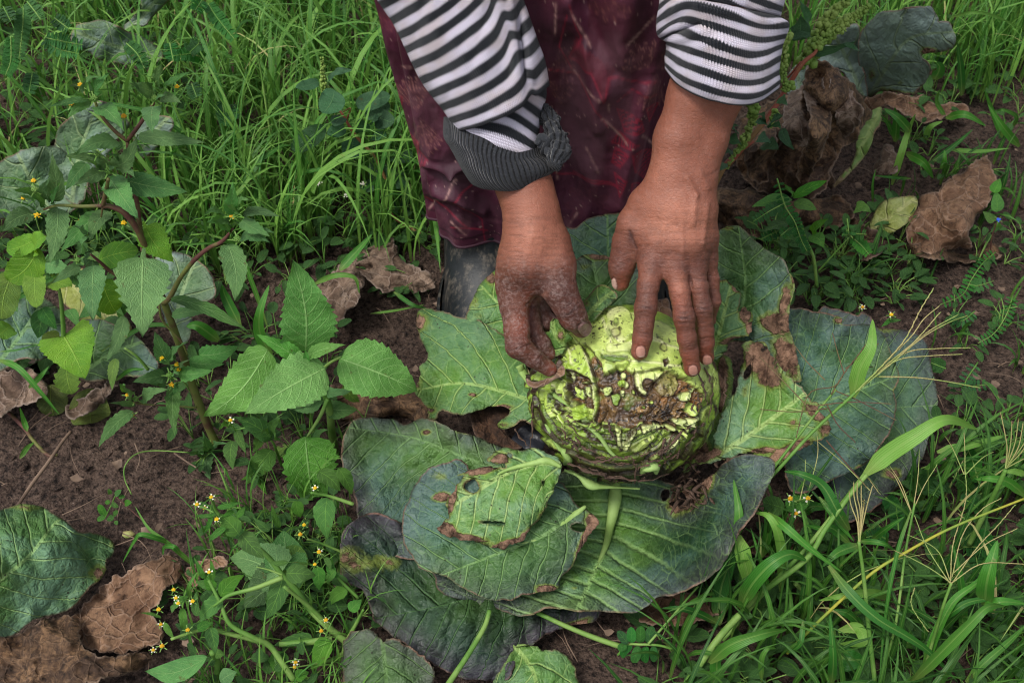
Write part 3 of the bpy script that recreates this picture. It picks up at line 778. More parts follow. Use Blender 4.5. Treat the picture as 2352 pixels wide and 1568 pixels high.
# ------------------------------------------------------------------ sleeves: tubes lofted through rows of knitting
def sleeve(name, rows, mat, cols=60, nf=72, sub=6, parent=None, thick=.75, folds=None, seed=0, solid=.0016):
    """rows: (points of the row across the front [(px,py)...], stripe number, depth of the centre, bulge scale)"""
    nfr = nf; front = []
    for pts, s, d, bl in rows:
        front.append(np.concatenate([catmull(pts, nfr), np.full((nfr, 1), s), np.full((nfr, 1), d), np.full((nfr, 1), bl)], 1))
    A = np.array(front); m = (len(rows) - 1) * sub + 1
    A = catmull(A.reshape(len(rows), -1), m).reshape(m, nfr, 5)
    u = np.linspace(-1, 1, nfr); prof = np.sqrt(np.clip(1 - u ** 2, 0, 1)) ** .9
    hw = np.linalg.norm(A[:, -1, :2] - A[:, 0, :2], axis=1)[:, None] * A[:, :, 3] / FPX * .5
    fold = np.zeros((m, nfr))
    if folds is not None:
        fold = folds(A[:, :, :2].reshape(-1, 2)).reshape(m, nfr)
    depF = A[:, :, 3] - hw * prof * thick * A[:, :, 4] - fold
    VF = atD(A[:, :, :2].reshape(-1, 2), depF.ravel()).reshape(m, nfr, 3)
    depB = A[:, :, 3] + hw * prof * thick * A[:, :, 4]
    VB = atD(A[:, :, :2].reshape(-1, 2), depB.ravel()).reshape(m, nfr, 3)[:, 1:-1][:, ::-1]
    V = np.concatenate([VF, VB], 1); n = V.shape[1]
    uu = np.concatenate([(u + 1) * .5 * cols, cols + (1 - np.linspace(0, 1, nfr)[1:-1][::-1]) * cols])
    uu = np.concatenate([(np.arcsin(u) / np.pi + .5) * cols, cols + (np.arcsin(u[1:-1]) / np.pi + .5) * cols])
    vv = np.concatenate([A[:, :, 2], A[:, 1:-1, 2][:, ::-1]], 1)
    uv = np.stack([np.broadcast_to(uu, (m, n)), vv, vv * 0], -1).reshape(-1, 3)
    V = V.reshape(-1, 3); V = V + (noise(V, 55, seed) * .0014)[:, None] * np.array([0, -.7, .7])
    F = gridfaces(m, n, True)
    o = obj(name, V, F, mat, parent, {'uvp': uv})
    if solid:
        md = o.modifiers.new('cloth_thickness', 'SOLIDIFY'); md.thickness = solid; md.offset = -1
    return o
T = lambda *p: [px('T', q) for q in p]
U = lambda *p: [px('U', q) for q in p]
lef = [(270, 40), (360, 170), (425, 295), (480, 415), (540, 545), (605, 670), (685, 785), (775, 895), (850, 1005), (905, 1098)]
rig = [(1130, -800), (1190, -640), (1260, -480), (1320, -320), (1375, -160), (1440, 10), (1500, 180), (1560, 350), (1620, 520), (1655, 720)]
rows = []
for i in range(5, 0, -1):
    rows.append((T((270 - 95 * i, 40 - 140 * i), (560 - 95 * i, -110 - 140 * i), (860 - 90 * i, -420 - 145 * i), (1130 - 70 * i, -800 - 150 * i)), -i, .905 - .004 * i, 1.0))
for i, (l, r) in enumerate(zip(lef, rig)):
    l = np.array(l, float); r = np.array(r, float)
    d = r - l; nn = np.array([-d[1], d[0]]) / np.linalg.norm(d)
    bow = .06 * np.linalg.norm(d) * (1 if i < 9 else .9)
    mids = [l + d * t + nn * bow * math.sin(math.pi * t) * 1.4 for t in (.22, .45, .66)]
    k1 = l + d * .80 + nn * bow * .1; k2 = l + d * .86 + nn * bow * .7
    rows.append((T(tuple(l), *[tuple(q) for q in mids], tuple(k1), tuple(k2), tuple(r)), i, .915 + .0028 * i, 1.0))
def fold_l(Q):
    a, b = px('T', (1355, -40)), px('T', (1435, 720)); dd = seg_d(Q, a, b)
    side = (Q[:, 0] - (a[0] + (Q[:, 1] - a[1]) / (b[1] - a[1]) * (b[0] - a[0])))
    f = .006 * np.exp(-(side / 16) ** 2) * (side < 0) - .008 * np.exp(-((side - 9) / 9) ** 2)
    f = f * sstep(-60, 60, Q[:, 1]) * sstep(230, 150, Q[:, 1])
    return f + .003 * fbm(Q, .02, 2, 5) + .0025 * fbm(Q @ np.array([[.8, .3], [.2, .1]]), .05, 2, 7)
sl1 = sleeve('sweater_sleeve', rows, MAT['knit'], cols=104, parent=person, folds=fold_l, seed=1)
# rolled-back lower part of this sleeve and its ribbed cuff
rows = [(T((930, 560), (1200, 520), (1450, 540), (1600, 620)), 0, .945, .9),
        (T((880, 700), (1150, 660), (1400, 680), (1630, 790)), 1, .947, .92),
        (T((850, 830), (1100, 800), (1380, 830), (1580, 960)), 2, .949, .95),
        (T((830, 950), (1080, 920), (1340, 960), (1568, 1110)), 3, .951, .97),
        (T((826, 1060), (1060, 1040), (1320, 1100), (1560, 1240)), 4, .952, 1.0),
        (T((822, 1120), (1050, 1160), (1300, 1250), (1530, 1315)), 4.75, .953, 1.0)]
sl2 = sleeve('rolled_sleeve_end', rows, MAT['knit'], cols=84, parent=person, seed=2)
rows = [(T((800, 980), (980, 1010), (1300, 1100), (1570, 1180)), 0, .956, .95),
        (T((796, 1060), (960, 1120), (1280, 1240), (1590, 1260)), 1, .956, .97),
        (T((800, 1150), (960, 1210), (1260, 1320), (1620, 1320)), 2, .956, 1.0),
        (T((850, 1230), (1000, 1300), (1270, 1400), (1690, 1350)), 3, .957, 1.0),
        (T((905, 1330), (1030, 1400), (1290, 1480), (1725, 1400)), 4, .957, .97),
        (T((960, 1430), (1080, 1500), (1330, 1545), (1690, 1430)), 5, .958, .93),
        (T((1030, 1530), (1140, 1568), (1380, 1580), (1625, 1470)), 6, .959, .86),
        (T((1070, 1535), (1160, 1550), (1380, 1540), (1590, 1440)), 7, .960, .76)]
cuff = sleeve('ribbed_cuff', rows, MAT['rib'], cols=92, parent=person, seed=3)
# torn, gathered edge of the cuff
rs = np.random.RandomState(3)
spine = T((1610, 880), (1650, 980), (1700, 1090), (1740, 1200), (1735, 1300), (1700, 1380))
V_, F_, uv_ = tubedata(atD(spine, np.linspace(.952, .925, 6)), [.003, .005, .0055, .0065, .006, .003], 40, 70)
q = V_ - V_.mean(0); disp = .0050 * ridge(V_, 120, 3, 4) + .002 * fbm(V_, 260, 2, 6)
Nn = vnormals(V_, F_[0]); V_ = V_ + Nn * disp[:, None]; uv_[:, 0] = uv_[:, 1] * 26
obj('torn_cuff_edge', V_, F_, MAT['rib'], person, {'uvp': uv_})
for k in range(4):
    c = T((1560 + 22 * k, 1210 + 30 * (k % 3)), (1600 + 18 * k, 1150 + 40 * (k % 4)), (1650 + 10 * k, 1190 + 26 * k), (1600 + 20 * k, 1290 + 14 * k))
    tube('loose_fold', atD(c, .929 + .003 * (k % 3)), [.002, .0036, .0034, .0015], MAT['rib'], person, 8, 24)

# sleeve at the right, pushed up in folds
rows = []
R0 = [((560, 935), (720, 1130), (1000, 1290), (1400, 1395), (1750, 1375), (2045, 1190)),
      ((558, 860), (740, 1010), (1010, 1140), (1480, 1270), (1800, 1250), (2065, 1090)),
      ((556, 690), (760, 820), (1020, 930), (1500, 1080), (1800, 1080), (2050, 960)),
      ((575, 560), (760, 620), (1020, 710), (1500, 860), (1800, 900), (2075, 760)),
      ((490, 500), (700, 420), (960, 480), (1500, 680), (1800, 710), (2100, 600)),
      ((450, 440), (700, 270), (950, 260), (1450, 420), (1800, 520), (2150, 470)),
      ((450, 270), (640, 130), (900, 60), (1400, 190), (1780, 330), (2185, 330)),
      ((480, 90), (700, -60), (960, -90), (1400, 20), (1800, 190), (2080, 240)),
      ((500, -110), (740, -220), (1000, -260), (1450, -150), (1850, 20), (2100, 110)),
      ((520, -310), (780, -420), (1050, -460), (1480, -350), (1880, -180), (2150, -90)),
      ((560, -510), (820, -620), (1090, -660), (1520, -550), (1920, -380), (2200, -290)),
      ((600, -910), (860, -1020), (1130, -1060), (1560, -950), (1960, -780), (2260, -690)),
      ((700, -1310), (960, -1420), (1230, -1460), (1660, -1350), (2060, -1180), (2360, -1090))]
for i, pts in enumerate(R0[::-1]):
    j = len(R0) - 1 - i
    rows.append((U(*pts), -j - .1, .932 - .0022 * j, [.8, .95, 1, 1.03, 1.03, 1, 1.05, .95, .95, .95, .95, .95, .95][j]))
def fold_r(Q):
    f = 0
    for a, b, h, w in [((500, 520), (1000, 320), -.007, 6), ((520, 600), (1100, 400), .004, 9), ((1000, -10), (2100, 230), -.008, 5), ((1000, 90), (2150, 320), .004, 10), ((470, 880), (570, 640), -.012, 9)]:
        dd = seg_d(Q, px('U', a), px('U', b)); f = f + h * np.exp(-(dd / w) ** 2)
    return f + .0035 * fbm(Q @ np.array([[.35, .1], [0, 1.0]]), .03, 3, 15)
sl3 = sleeve('sweater_sleeve', rows, MAT['knit'], cols=98, parent=person, folds=fold_r, seed=4)

# sweater body above the frame (keeps the sky off the skirt as the torso does)
V_, F_, uv_ = tubedata([(.03, .97, .93), (.03, .90, 1.02), (.03, .80, 1.10), (.03, .72, 1.14)], [.16, .18, .19, .10], 40, 24, flat=.7)
uv_ = np.stack([uv_[:, 1] * 120, uv_[:, 0] * 22, uv_[:, 0] * 0], 1)
obj('sweater_body', V_, F_, MAT['knit'], person, {'uvp': uv_})

# ------------------------------------------------------------------ skirt with printed pattern
nz, na = 340, 540
zs = np.linspace(0, 1, nz); th = np.concatenate([np.linspace(-.15, np.pi + .15, 480, endpoint=False), np.linspace(np.pi + .15, 2 * np.pi - .15, 60, endpoint=False)])
def skirt_pt(zf, t):
    z = .115 + zf * .80
    fr = np.clip((z - .10) / .35, 0, 1.6)
    cx = .045 + .0 * fr; wx = .142 + .042 * fr; wy = .080 + .025 * fr
    th0 = t
    fold = .010 * np.sin(5 * th0 + 2.0 + .8 * fr) + .007 * np.sin(11 * th0 + 1.2 - 1.5 * fr) + .004 * np.sin(23 * th0 + 3 * fr)
    x = cx + (wx + fold) * np.cos(t); y = 1.0 - (wy + .008 + fold) * np.sin(t) - .018 * fr
    return x, y, z
ZZ, TT = np.meshgrid(zs ** 1.9, th, indexing='ij')
x, y, z = skirt_pt(ZZ.ravel(), TT.ravel())
V = np.stack([x, y, z], 1)
# drape folds that hang in catenaries at the left knee
Q, dd = proj(V)
def bell(a, b, w): return np.exp(-(seg_d(Q, px('S', a), px('S', b)) / w) ** 2)
fr_ = (y < 1.0)
dr = .010 * bell((260, 900), (420, 945), 9) + .010 * bell((420, 945), (520, 900), 9) - .007 * bell((200, 850), (420, 1000), 14) - .006 * bell((130, 640), (230, 900), 14) + .007 * bell((90, 600), (200, 900), 10)
dr += .008 * bell((1080, 0), (1250, 500), 26) - .008 * bell((1150, 0), (1330, 400), 22) + .006 * bell((1000, 700), (1300, 1150), 22) - .006 * bell((900, 500), (1150, 1100), 24)
dr += .005 * fbm(Q, .010, 2, 31) + .0032 * ridge(Q @ np.array([[1.0, .25], [.15, .3]]), .009, 2, 33) + .0009 * ridge(Q, .04, 2, 34)
dr += .010 * bell((330, 1050), (600, 1150), 12) - .008 * bell((280, 1120), (560, 1230), 14) + .009 * bell((1500, 500), (1350, 1100), 20) + .008 * bell((1150, 250), (1230, 700), 14)
V[:, 1] -= dr * fr_ * (.35 + .65 * sstep(.125, .17, z))
# print
qS = (Q - np.array(CROPS['S'][:2])) / CROPS['S'][2]
base = lin((70, 28, 46)); c = np.tile(base, (len(V), 1))
def put(w, colr):
    global c
    w = np.clip(w, 0, 1)[:, None] * fr_[:, None]; c = c * (1 - w) + lin(colr) * w
n_ = fbm(V, 18, 4, 40); put(.75 * sstep(-.05, .4, n_), (84, 34, 52)); put(.7 * sstep(.1, .45, -n_), (46, 20, 32))
def poly_in(P, poly):
    poly = np.asarray(poly, float); inside = np.zeros(len(P), bool); j = len(poly) - 1
    for i in range(len(poly)):
        xi, yi = poly[i]; xj, yj = poly[j]
        cnd = ((yi > P[:, 1]) != (yj > P[:, 1])) & (P[:, 0] < (xj - xi) * (P[:, 1] - yi) / (yj - yi + 1e-12) + xi)
        inside ^= cnd; j = i
    return inside
def lines(segs, w, colr, s=1.0):
    for a, b in segs:
        dd = seg_d(qS, a, b); put(s * np.exp(-(dd / (w * 1.7)) ** 2), colr)
redc = (132, 28, 50)
put(.75 * poly_in(qS, [(1110, 170), (1250, 330), (1330, 390), (1265, 540), (1190, 360), (1075, 320)]), (88, 22, 38))
put(.6 * poly_in(qS, [(1180, 0), (1420, 0), (1500, 200), (1300, 420), (1180, 200)]), (66, 20, 34))
zig = [(1075, 0), (1110, 120), (1140, 180), (1075, 320), (1190, 355), (1265, 540), (1290, 430), (1420, 440), (1560, 450)]
lines(list(zip(zig, zig[1:])), 3, redc, .7)
lines([((960, 375), (1130, 410)), ((1130, 410), (1290, 700)), ((1060, 60), (1020, 260)), ((1020, 260), (1090, 380)), ((990, 960), (1340, 1010)), ((420, 1115), (590, 1215)), ((590, 1215), (610, 1330)), ((260, 1080), (510, 1260)), ((420, 1110), (560, 1010)), ((100, 530), (150, 540)), ((150, 540), (140, 640)),
       ((420, 1260), (620, 1270)), ((1250, 640), (1400, 770)), ((1100, 960), (1330, 1000)), ((1340, 560), (1420, 490)), ((1420, 490), (1560, 520))], 2.6, redc, .8)
def hatch(poly, ang, per, colr=redc, s=.75):
    a = math.radians(ang); u = (qS[:, 0] * math.cos(a) + qS[:, 1] * math.sin(a)) / (per * 1.25)
    m_ = poly_in(qS, poly); put(s * m_ * (np.abs((u % 1) - .5) < .24), colr)
    lines(list(zip(poly, poly[1:] + poly[:1])), 2.4, redc, .8)
hatch([(1340, 600), (1470, 640), (1490, 720), (1380, 715)], 100, 13)
hatch([(1500, 580), (1570, 575), (1520, 670)], 60, 13)
hatch([(1330, 810), (1400, 830), (1350, 905), (1310, 890)], 100, 13)
hatch([(1420, 830), (1540, 830), (1600, 880), (1520, 1010), (1440, 940)], 50, 13)
hatch([(1325, 940), (1390, 965), (1350, 1050)], 95, 12)
hatch([(1570, 680), (1600, 610), (1640, 640), (1600, 780)], 60, 12)
hatch([(1420, 1000), (1480, 1010), (1420, 1100)], 95, 12)
hatch([(1310, 780), (1350, 720), (1460, 790), (1380, 800)], 10, 12)
hatch([(100, 640), (140, 700), (240, 790), (190, 830), (150, 760)], 20, 12, s=.6)
hatch([(190, 850), (230, 830), (290, 880), (210, 960)], 20, 12, s=.6)
hatch([(150, 740), (240, 800), (230, 900), (180, 830)], 15, 11, s=.6)
def leafprint(cx, cy, R, a0, a1, n=7, colr=(140, 92, 88), s=.6):
    dx, dy = qS[:, 0] - cx, qS[:, 1] - cy; r = np.hypot(dx, dy); a = np.degrees(np.arctan2(dy, dx))
    am = (a - a0) % 360; ok = am < ((a1 - a0) % 360)
    lobe = R * (.62 + .38 * np.abs(np.sin(am / max((a1 - a0) % 360, 1) * n * 3.1416))) * (1 + .12 * fbm(V, 120, 2, 3))
    ins = ok & (r < lobe)
    ln = np.abs(np.sin(am / 180 * 3.1416 * 24)) < .34
    put(s * ins * (.28 + .8 * ln) * (.55 + .6 * sstep(-.3, .4, fbm(V, 200, 3, 8))), colr)
    put(s * 1.1 * ok * np.exp(-((r - lobe) / 4) ** 2), colr)
leafprint(235, 620, 200, 215, 300, s=.8); leafprint(250, 650, 150, 40, 110); leafprint(260, 720, 130, 20, 80, 5)
leafprint(960, 380, 150, -60, 30, 6, s=.35); leafprint(940, 440, 160, 0, 60, 5, s=.4)
leafprint(1520, 370, 150, 170, 290, 6, s=.55); leafprint(1560, 380, 110, 290, 20, 5, s=.5); leafprint(1560, 400, 190, 70, 130, 6, s=.5)
leafprint(1180, 1130, 120, 120, 20, 7, (90, 40, 52), .6)
leafprint(1300, 0, 120, 10, 170, 6, (120, 70, 66), .45); leafprint(80, 110, 60, 0, 350, 6, (120, 60, 60), .35)
for a, b in [((1000, 0), (995, 180)), ((1080, 30), (1190, 230)), ((1545, 85), (1390, 250)), ((1095, 380), (1240, 520)), ((1255, 640), (1390, 775)), ((1480, 740), (1570, 840)), ((1170, 820), (1235, 945)), ((450, 1010), (300, 1160)), ((150, 365), (205, 372)), ((420, 1230), (500, 1300)), ((1000, 930), (1010, 990)), ((1060, 1260), (1120, 1180)), ((1290, 560), (1295, 610))]:
    dd = seg_d(qS, a, b); put(.9 * np.exp(-(dd / 6.5) ** 2) * (.4 + .8 * sstep(-.3, .3, fbm(V, 300, 2, 4))), (150, 112, 108))
sp = noise(V, 420, 77); put(.7 * (sp > .86), (150, 118, 112))
put(.3 * sstep(.05, .4, fbm(V * np.array([1, 1, .4]), 40, 4, 88)), (112, 78, 88)); put(.35 * sstep(1150, 1260, qS[:, 1]) * sstep(.0, .4, fbm(V, 60, 3, 12)), (110, 70, 76))
edge = np.exp(-((z - .128) / .0016) ** 2); put(edge * .6, (26, 10, 16))
wet = (.35 * sstep(.0, .35, fbm(V, 30, 3, 61)) + .45 * sstep(500, 200, qS[:, 0]) * sstep(-.2, .3, fbm(V, 50, 3, 62))) * fr_
o = obj('skirt', V, gridfaces(nz, na, True), MAT['skirt'], person, {'col': c, 'wet': wet})
hem = V[:na]; hv, hf, hu = tubedata(np.concatenate([hem, hem[:1]])[::2], [.0019], 6, na // 2, spline=False)
obj('hem', hv, hf[0], MAT['skirt'], o, {'col': np.tile(lin((52, 22, 36)), (len(hv), 1)), 'wet': np.zeros(len(hv))})

# ------------------------------------------------------------------ rubber boots
def boot(cx):
    rings = []
    prof = [(.0, .055, .125, -.055), (.012, .056, .130, -.055), (.022, .052, .124, -.052), (.045, .050, .112, -.044), (.07, .050, .088, -.026), (.095, .050, .066, -.008), (.13, .051, .056, 0), (.2, .055, .058, 0), (.27, .058, .062, 0), (.30, .060, .064, 0)]
    n = 48; t = np.linspace(0, 2 * np.pi, n, endpoint=False)
    P = catmull(np.array(prof), 60); v = []
    for z, wx, wy, oy in P:
        toe = np.clip(-oy / .055, 0, 1)
        sx = wx * (1 - .16 * toe * np.clip(np.sin(t), -1, 0) ** 2)
        v.append(np.stack([cx + sx * np.cos(t), .985 + oy * .9 + wy * np.sin(t), np.full(n, z - .008)], 1))
    v = np.array(v).reshape(-1, 3); v[:, :2] += (.0018 * fbm(v, 30, 2, 6))[:, None]
    return v, [gridfaces(60, n, True), np.array([list(range(n))[::-1]])]
for cx in (-.028, .125):
    v, f = boot(cx)
    b = obj('boot', v, f, MAT['rubber'], person)
    # sole strip
    n = 48; t = np.linspace(0, 2 * np.pi, n, endpoint=False)
    ring = lambda z, k: np.stack([cx + .057 * k * np.cos(t) * (1 - .16 * np.clip(-np.sin(t), 0, 1) ** 2), .985 - .05 + .132 * k * np.sin(t), np.full(n, z)], 1)
    sv = np.concatenate([ring(-.012, 1.03), ring(.004, 1.06), ring(.012, 1.03), ring(.014, .98)])
    obj('sole', sv, [gridfaces(4, n, True)], MAT['rubber'], b)

# ------------------------------------------------------------------ leaves cut to a given outline, laid at their own height and curved
def polyres(P, step, closed=True):
    C = catmull(P, max(len(P) * 14, 40), closed)
    if closed: C = np.concatenate([C, C[:1]])
    L = np.concatenate([[0], np.cumsum(np.linalg.norm(np.diff(C, axis=0), axis=1))])
    n = max(int(L[-1] / step), 8); t = np.linspace(0, L[-1], n, endpoint=not closed)
    return np.stack([np.interp(t, L, C[:, k]) for k in (0, 1)], 1)
def polydist(P, poly):
    d = np.full(len(P), 1e9); m = len(poly)
    for i in range(m):
        a, b = poly[i], poly[(i + 1) % m]; ab = b - a
        t = np.clip(((P - a) @ ab) / (ab @ ab + 1e-9), 0, 1)
        d = np.minimum(d, ((P - a - t[:, None] * ab) ** 2).sum(1))
    return np.sqrt(d)
def rbf(ctrl):
    C = np.array(ctrl, float)
    if len(C) == 1: return lambda Q: np.full(len(Q), C[0, 2])
    X = C[:, :2]; n = len(X); D = np.linalg.norm(X[:, None] - X[None], axis=2)
    A = np.zeros((n + 1, n + 1)); A[:n, :n] = D; A[:n, n] = 1; A[n, :n] = 1; A[:n, :n] -= 1e-3 * np.eye(n)
    w = np.linalg.solve(A, np.append(C[:, 2], 0))
    return lambda Q: np.linalg.norm(Q[:, None] - X[None], axis=2) @ w[:n] + w[n]
def traced(name, crop, outline, mid, zc, mat, parent=None, step=6.5, jag=1.5, jagf=.04, holes=(), dead=(), ruffle=.004, pucker=.0014,
           crumple=0.0, cf=30, P=.021, k=.75, solid=.0009, seed=0, mode='z', cup=0.0, veinpuck=True, edgecurl=0.0):
    """outline, mid, holes, dead, zc in crop pixels; zc = (x, y, height or depth)"""
    pc = lambda pts: np.array([px(crop, p) for p in pts])
    out = polyres(pc(outline), step * .8)
    nrm = np.roll(out, -1, 0) - np.roll(out, 1, 0); nrm = np.stack([nrm[:, 1], -nrm[:, 0]], 1); nrm /= np.linalg.norm(nrm, axis=1)[:, None] + 1e-9
    out = out + nrm * (jag * (fbm(out, jagf, 3, seed + 5) * 2.2 + .8 * noise(out, .17, seed)))[:, None]
    hs = [polyres(pc(h), step * .7) for h in holes]
    hs = [h + 1.3 * rng.randn(*h.shape) * .5 for h in hs]
    lo, hi = out.min(0), out.max(0)
    gx_ = np.arange(lo[0], hi[0], step); gy_ = np.arange(lo[1], hi[1], step * .87)
    X, Y = np.meshgrid(gx_, gy_); X = X + (np.arange(len(gy_)) % 2)[:, None] * step * .5
    G = np.stack([X.ravel(), Y.ravel()], 1) + rng.uniform(-.12, .12, (X.size, 2)) * step
    ok = poly_in(G, out)
    G = G[ok]; G = G[polydist(G, out) > step * .55]
    for h in hs: G = G[~poly_in(G, h)]; G = G[polydist(G, h) > step * .5]
    pts = [out] + hs; E = []; n = 0
    for r_ in pts:
        m = len(r_); E += [(n + i, n + (i + 1) % m) for i in range(m)]; n += m
    A = np.concatenate(pts + [G])
    vs, es, fs, _, _, _ = delaunay_2d_cdt([Vector(p) for p in A.tolist()], E, [], 0, 1e-4)
    Q = np.array([v[:] for v in vs]); F = np.array([f for f in fs if len(f) == 3])
    cen = Q[F].mean(1); ok = poly_in(cen, out)
    for h in hs: ok &= ~poly_in(cen, h)
    F = F[ok]
    used = np.zeros(len(Q), bool); used[F.ravel()] = True; idx = np.cumsum(used) - 1; Q = Q[used]; F = idx[F]
    z = rbf([px(crop, c[:2]) + (c[2],) for c in zc])(Q)
    M = catmull(pc(mid), 60) if len(mid) > 2 else np.linspace(*pc(mid), 60)
    dM = np.linalg.norm(Q[:, None] - M[None], axis=2); im = dM.argmin(1)
    L = np.concatenate([[0], np.cumsum(np.linalg.norm(np.diff(M, axis=0), axis=1))])
    T = np.gradient(M, axis=0); T /= np.linalg.norm(T, axis=1)[:, None]
    rel = Q - M[im]; side = T[im, 0] * rel[:, 1] - T[im, 1] * rel[:, 0]
    ext = (rel * T[im]).sum(1)
    s = (L[im] + ext) * .00042; t = np.sign(side) * np.linalg.norm(rel - ext[:, None] * T[im], axis=1) * .00042
    ed = polydist(Q, out)
    for h in hs: ed = np.minimum(ed, polydist(Q, h))
    ta = np.abs(t)
    # relief: cells bulge between the veins, the margin ruffles
    edm = np.exp(-ed / 38.0)
    w3 = np.stack([s, t], 1)
    wob = noise(w3, 25, 3 + seed)
    fr = (s - ta * k + wob * P * .3) / P + (t < 0) * .47
    vd = np.abs(fr - np.floor(fr) - .5) * 2
    pucker = pucker * 1.7; ruffle = ruffle * 1.9
    rel_ = pucker * (np.sqrt(vd) - .5) * np.exp(-(ta / .14) ** 2) * (veinpuck) + pucker * .8 * fbm(w3, 60, 3, seed + 9) - .0016 * np.exp(-(ta / .004) ** 2)
    rel_ = rel_ + ruffle * edm * fbm(Q, .015, 2, seed + 21) * 1.6 + ruffle * 1.0 * fbm(Q, .007, 2, seed + 33)
    rel_ = rel_ - edgecurl * np.exp(-ed / 14.0) + cup * edm
    if crumple:
        g_ = np.stack([s * 900, t * 2400], 1); g_ = g_ + 26 * np.stack([fbm(Q, .012, 2, seed + 53), fbm(Q, .012, 2, seed + 54)], 1)
        cr_ = ridge(g_, .0006 * cf, 3, seed + 51)
        rel_ = rel_ + crumple * (1.1 * np.sign(cr_) * np.abs(cr_) ** 1.2 + .5 * fbm(Q, .009, 2, seed + 52) + .18 * ridge(Q + g_ * .3, .06, 2, seed + 55)) * np.minimum(1, .4 + ed / 40)
    dm = np.zeros(len(Q))
    for (x, y, rx, ry, a, st) in dead:
        c = px(crop, (x, y)); sc_ = CROPS[crop][2]; dm = np.maximum(dm, st * el(Q, c[0], c[1], rx * sc_, ry * sc_, a) ** .8)
    if (dm > .4).any(): rel_ = rel_ + .0035 * np.clip(dm - .3, 0, 1) * ridge(Q, .05, 3, seed + 71)
    if mode == 'z': V = atZ(Q, z + rel_)
    elif mode == 'd': V = atD(Q, z - rel_)
    else: V = atY(Q, z - rel_)
    N = np.cross(V[F[:, 1]] - V[F[:, 0]], V[F[:, 2]] - V[F[:, 0]]); 
    if ((CAM - V[F[:, 0]]) * N).sum() < 0: F = F[:, ::-1].copy()
    V[:, 2] = np.maximum(V[:, 2], -.03)
    o = obj(name, V, F, mat, parent, {'uvp': np.stack([s, t, ed * .00042], 1), 'dmg': dm})
    if solid:
        md = o.modifiers.new('leaf_thickness', 'SOLIDIFY'); md.thickness = solid; md.offset = -1
    return o

HC = atD([(1431, 903)], 1.062)[0]; HR = .0835
cab = thing('cabbage_plant', 'large cabbage with half rotten open head under the two hands', 'cabbage', (HC[0], HC[1], 0))
LK = MAT
# lowest, outermost leaves first
traced('outer_leaf', 'O', [(900, 535), (1000, 525), (1140, 560), (1180, 540), (1230, 580), (1270, 640), (1450, 660), (1560, 710), (1600, 830), (1640, 1050), (1640, 1150), (1590, 1350), (1530, 1500), (1440, 1600), (1350, 1690), (1200, 1810), (1080, 1860), (1000, 1800), (900, 1500), (800, 900)],
       [(400, 1250), (800, 1180), (1250, 1150), (1640, 1130)], [(900, 540, .075), (1250, 640, .07), (1600, 900, .05), (1630, 1200, .035), (1440, 1600, .03), (1080, 1850, .03), (900, 1200, .06)], LK['cab_dark'], cab, seed=1, P=.03, ruffle=.006,
       dead=[(1360, 1560, 60, 40, 0, .8), (1330, 650, 90, 30, 0, .6)])
traced('outer_leaf', 'O', [(700, 535), (880, 540), (1040, 575), (1055, 620), (1225, 622), (1310, 690), (1360, 800), (1410, 960), (1370, 1040), (1390, 1130), (1370, 1260), (1280, 1400), (1220, 1480), (1000, 1590), (780, 1680), (700, 1600), (650, 1200), (650, 800)],
       [(300, 1250), (620, 1190), (900, 1120), (1380, 950)], [(720, 540, .15), (1000, 580, .14), (1300, 680, .125), (1410, 960, .115), (1370, 1260, .10), (1220, 1480, .09), (800, 1680, .08), (700, 1000, .10), (1000, 1100, .095)], LK['cab_blue'], cab, seed=2, P=.026, ruffle=.006,
       dead=[(1040, 600, 60, 25, 0, .75), (1390, 1040, 25, 25, 0, .8), (1160, 1520, 30, 14, 0, .9)])
traced('outer_leaf', 'L', [(90, 650), (150, 600), (260, 560), (600, 700), (1100, 850), (1340, 1000), (1340, 1090), (1230, 1112), (1100, 1160), (1000, 1230), (930, 1330), (890, 1385), (760, 1385), (600, 1345), (420, 1225), (262, 1105), (228, 1040), (190, 940), (100, 900), (72, 800)],
       [(1250, 600), (1000, 800), (700, 980), (250, 1080)], [(80, 750, .05), (200, 950, .03), (260, 1100, .02), (600, 1340, .022), (900, 1380, .02), (1230, 1110, .02), (1340, 1000, .03), (700, 1050, .04)], LK['cab_deep'], cab, seed=3, P=.024, k=.5, pucker=.0045, ruffle=.006,
       dead=[(140, 800, 110, 80, 20, .62), (300, 800, 90, 50, 20, .55), (1250, 1110, 80, 25, -20, .9)])
traced('outer_leaf', 'D', [(1070, 738), (1078, 705), (1100, 655), (1125, 632), (1150, 612), (1200, 596), (1230, 640), (1230, 820), (1150, 860), (1090, 800)],
       [(1300, 900), (1200, 760), (1100, 650)], [(1080, 700, .135), (1150, 612, .17), (1200, 620, .18), (1230, 820, .11), (1100, 800, .11)], LK['cab_green'], cab, seed=4, edgecurl=.006,
       dead=[(1128, 640, 14, 16, 0, .9), (1085, 690, 20, 40, 0, .5), (1100, 725, 14, 12, 0, .5)])
traced('outer_leaf', 'D', [(1290, 530), (1320, 522), (1345, 505), (1390, 492), (1430, 490), (1480, 495), (1500, 640), (1460, 760), (1360, 760), (1290, 740), (1270, 640)],
       [(1400, 800), (1398, 660), (1395, 492)], [(1300, 530, .17), (1400, 492, .20), (1480, 500, .19), (1480, 740, .13), (1300, 740, .12), (1390, 600, .16)], LK['cab_blue'], cab, seed=5, P=.024)
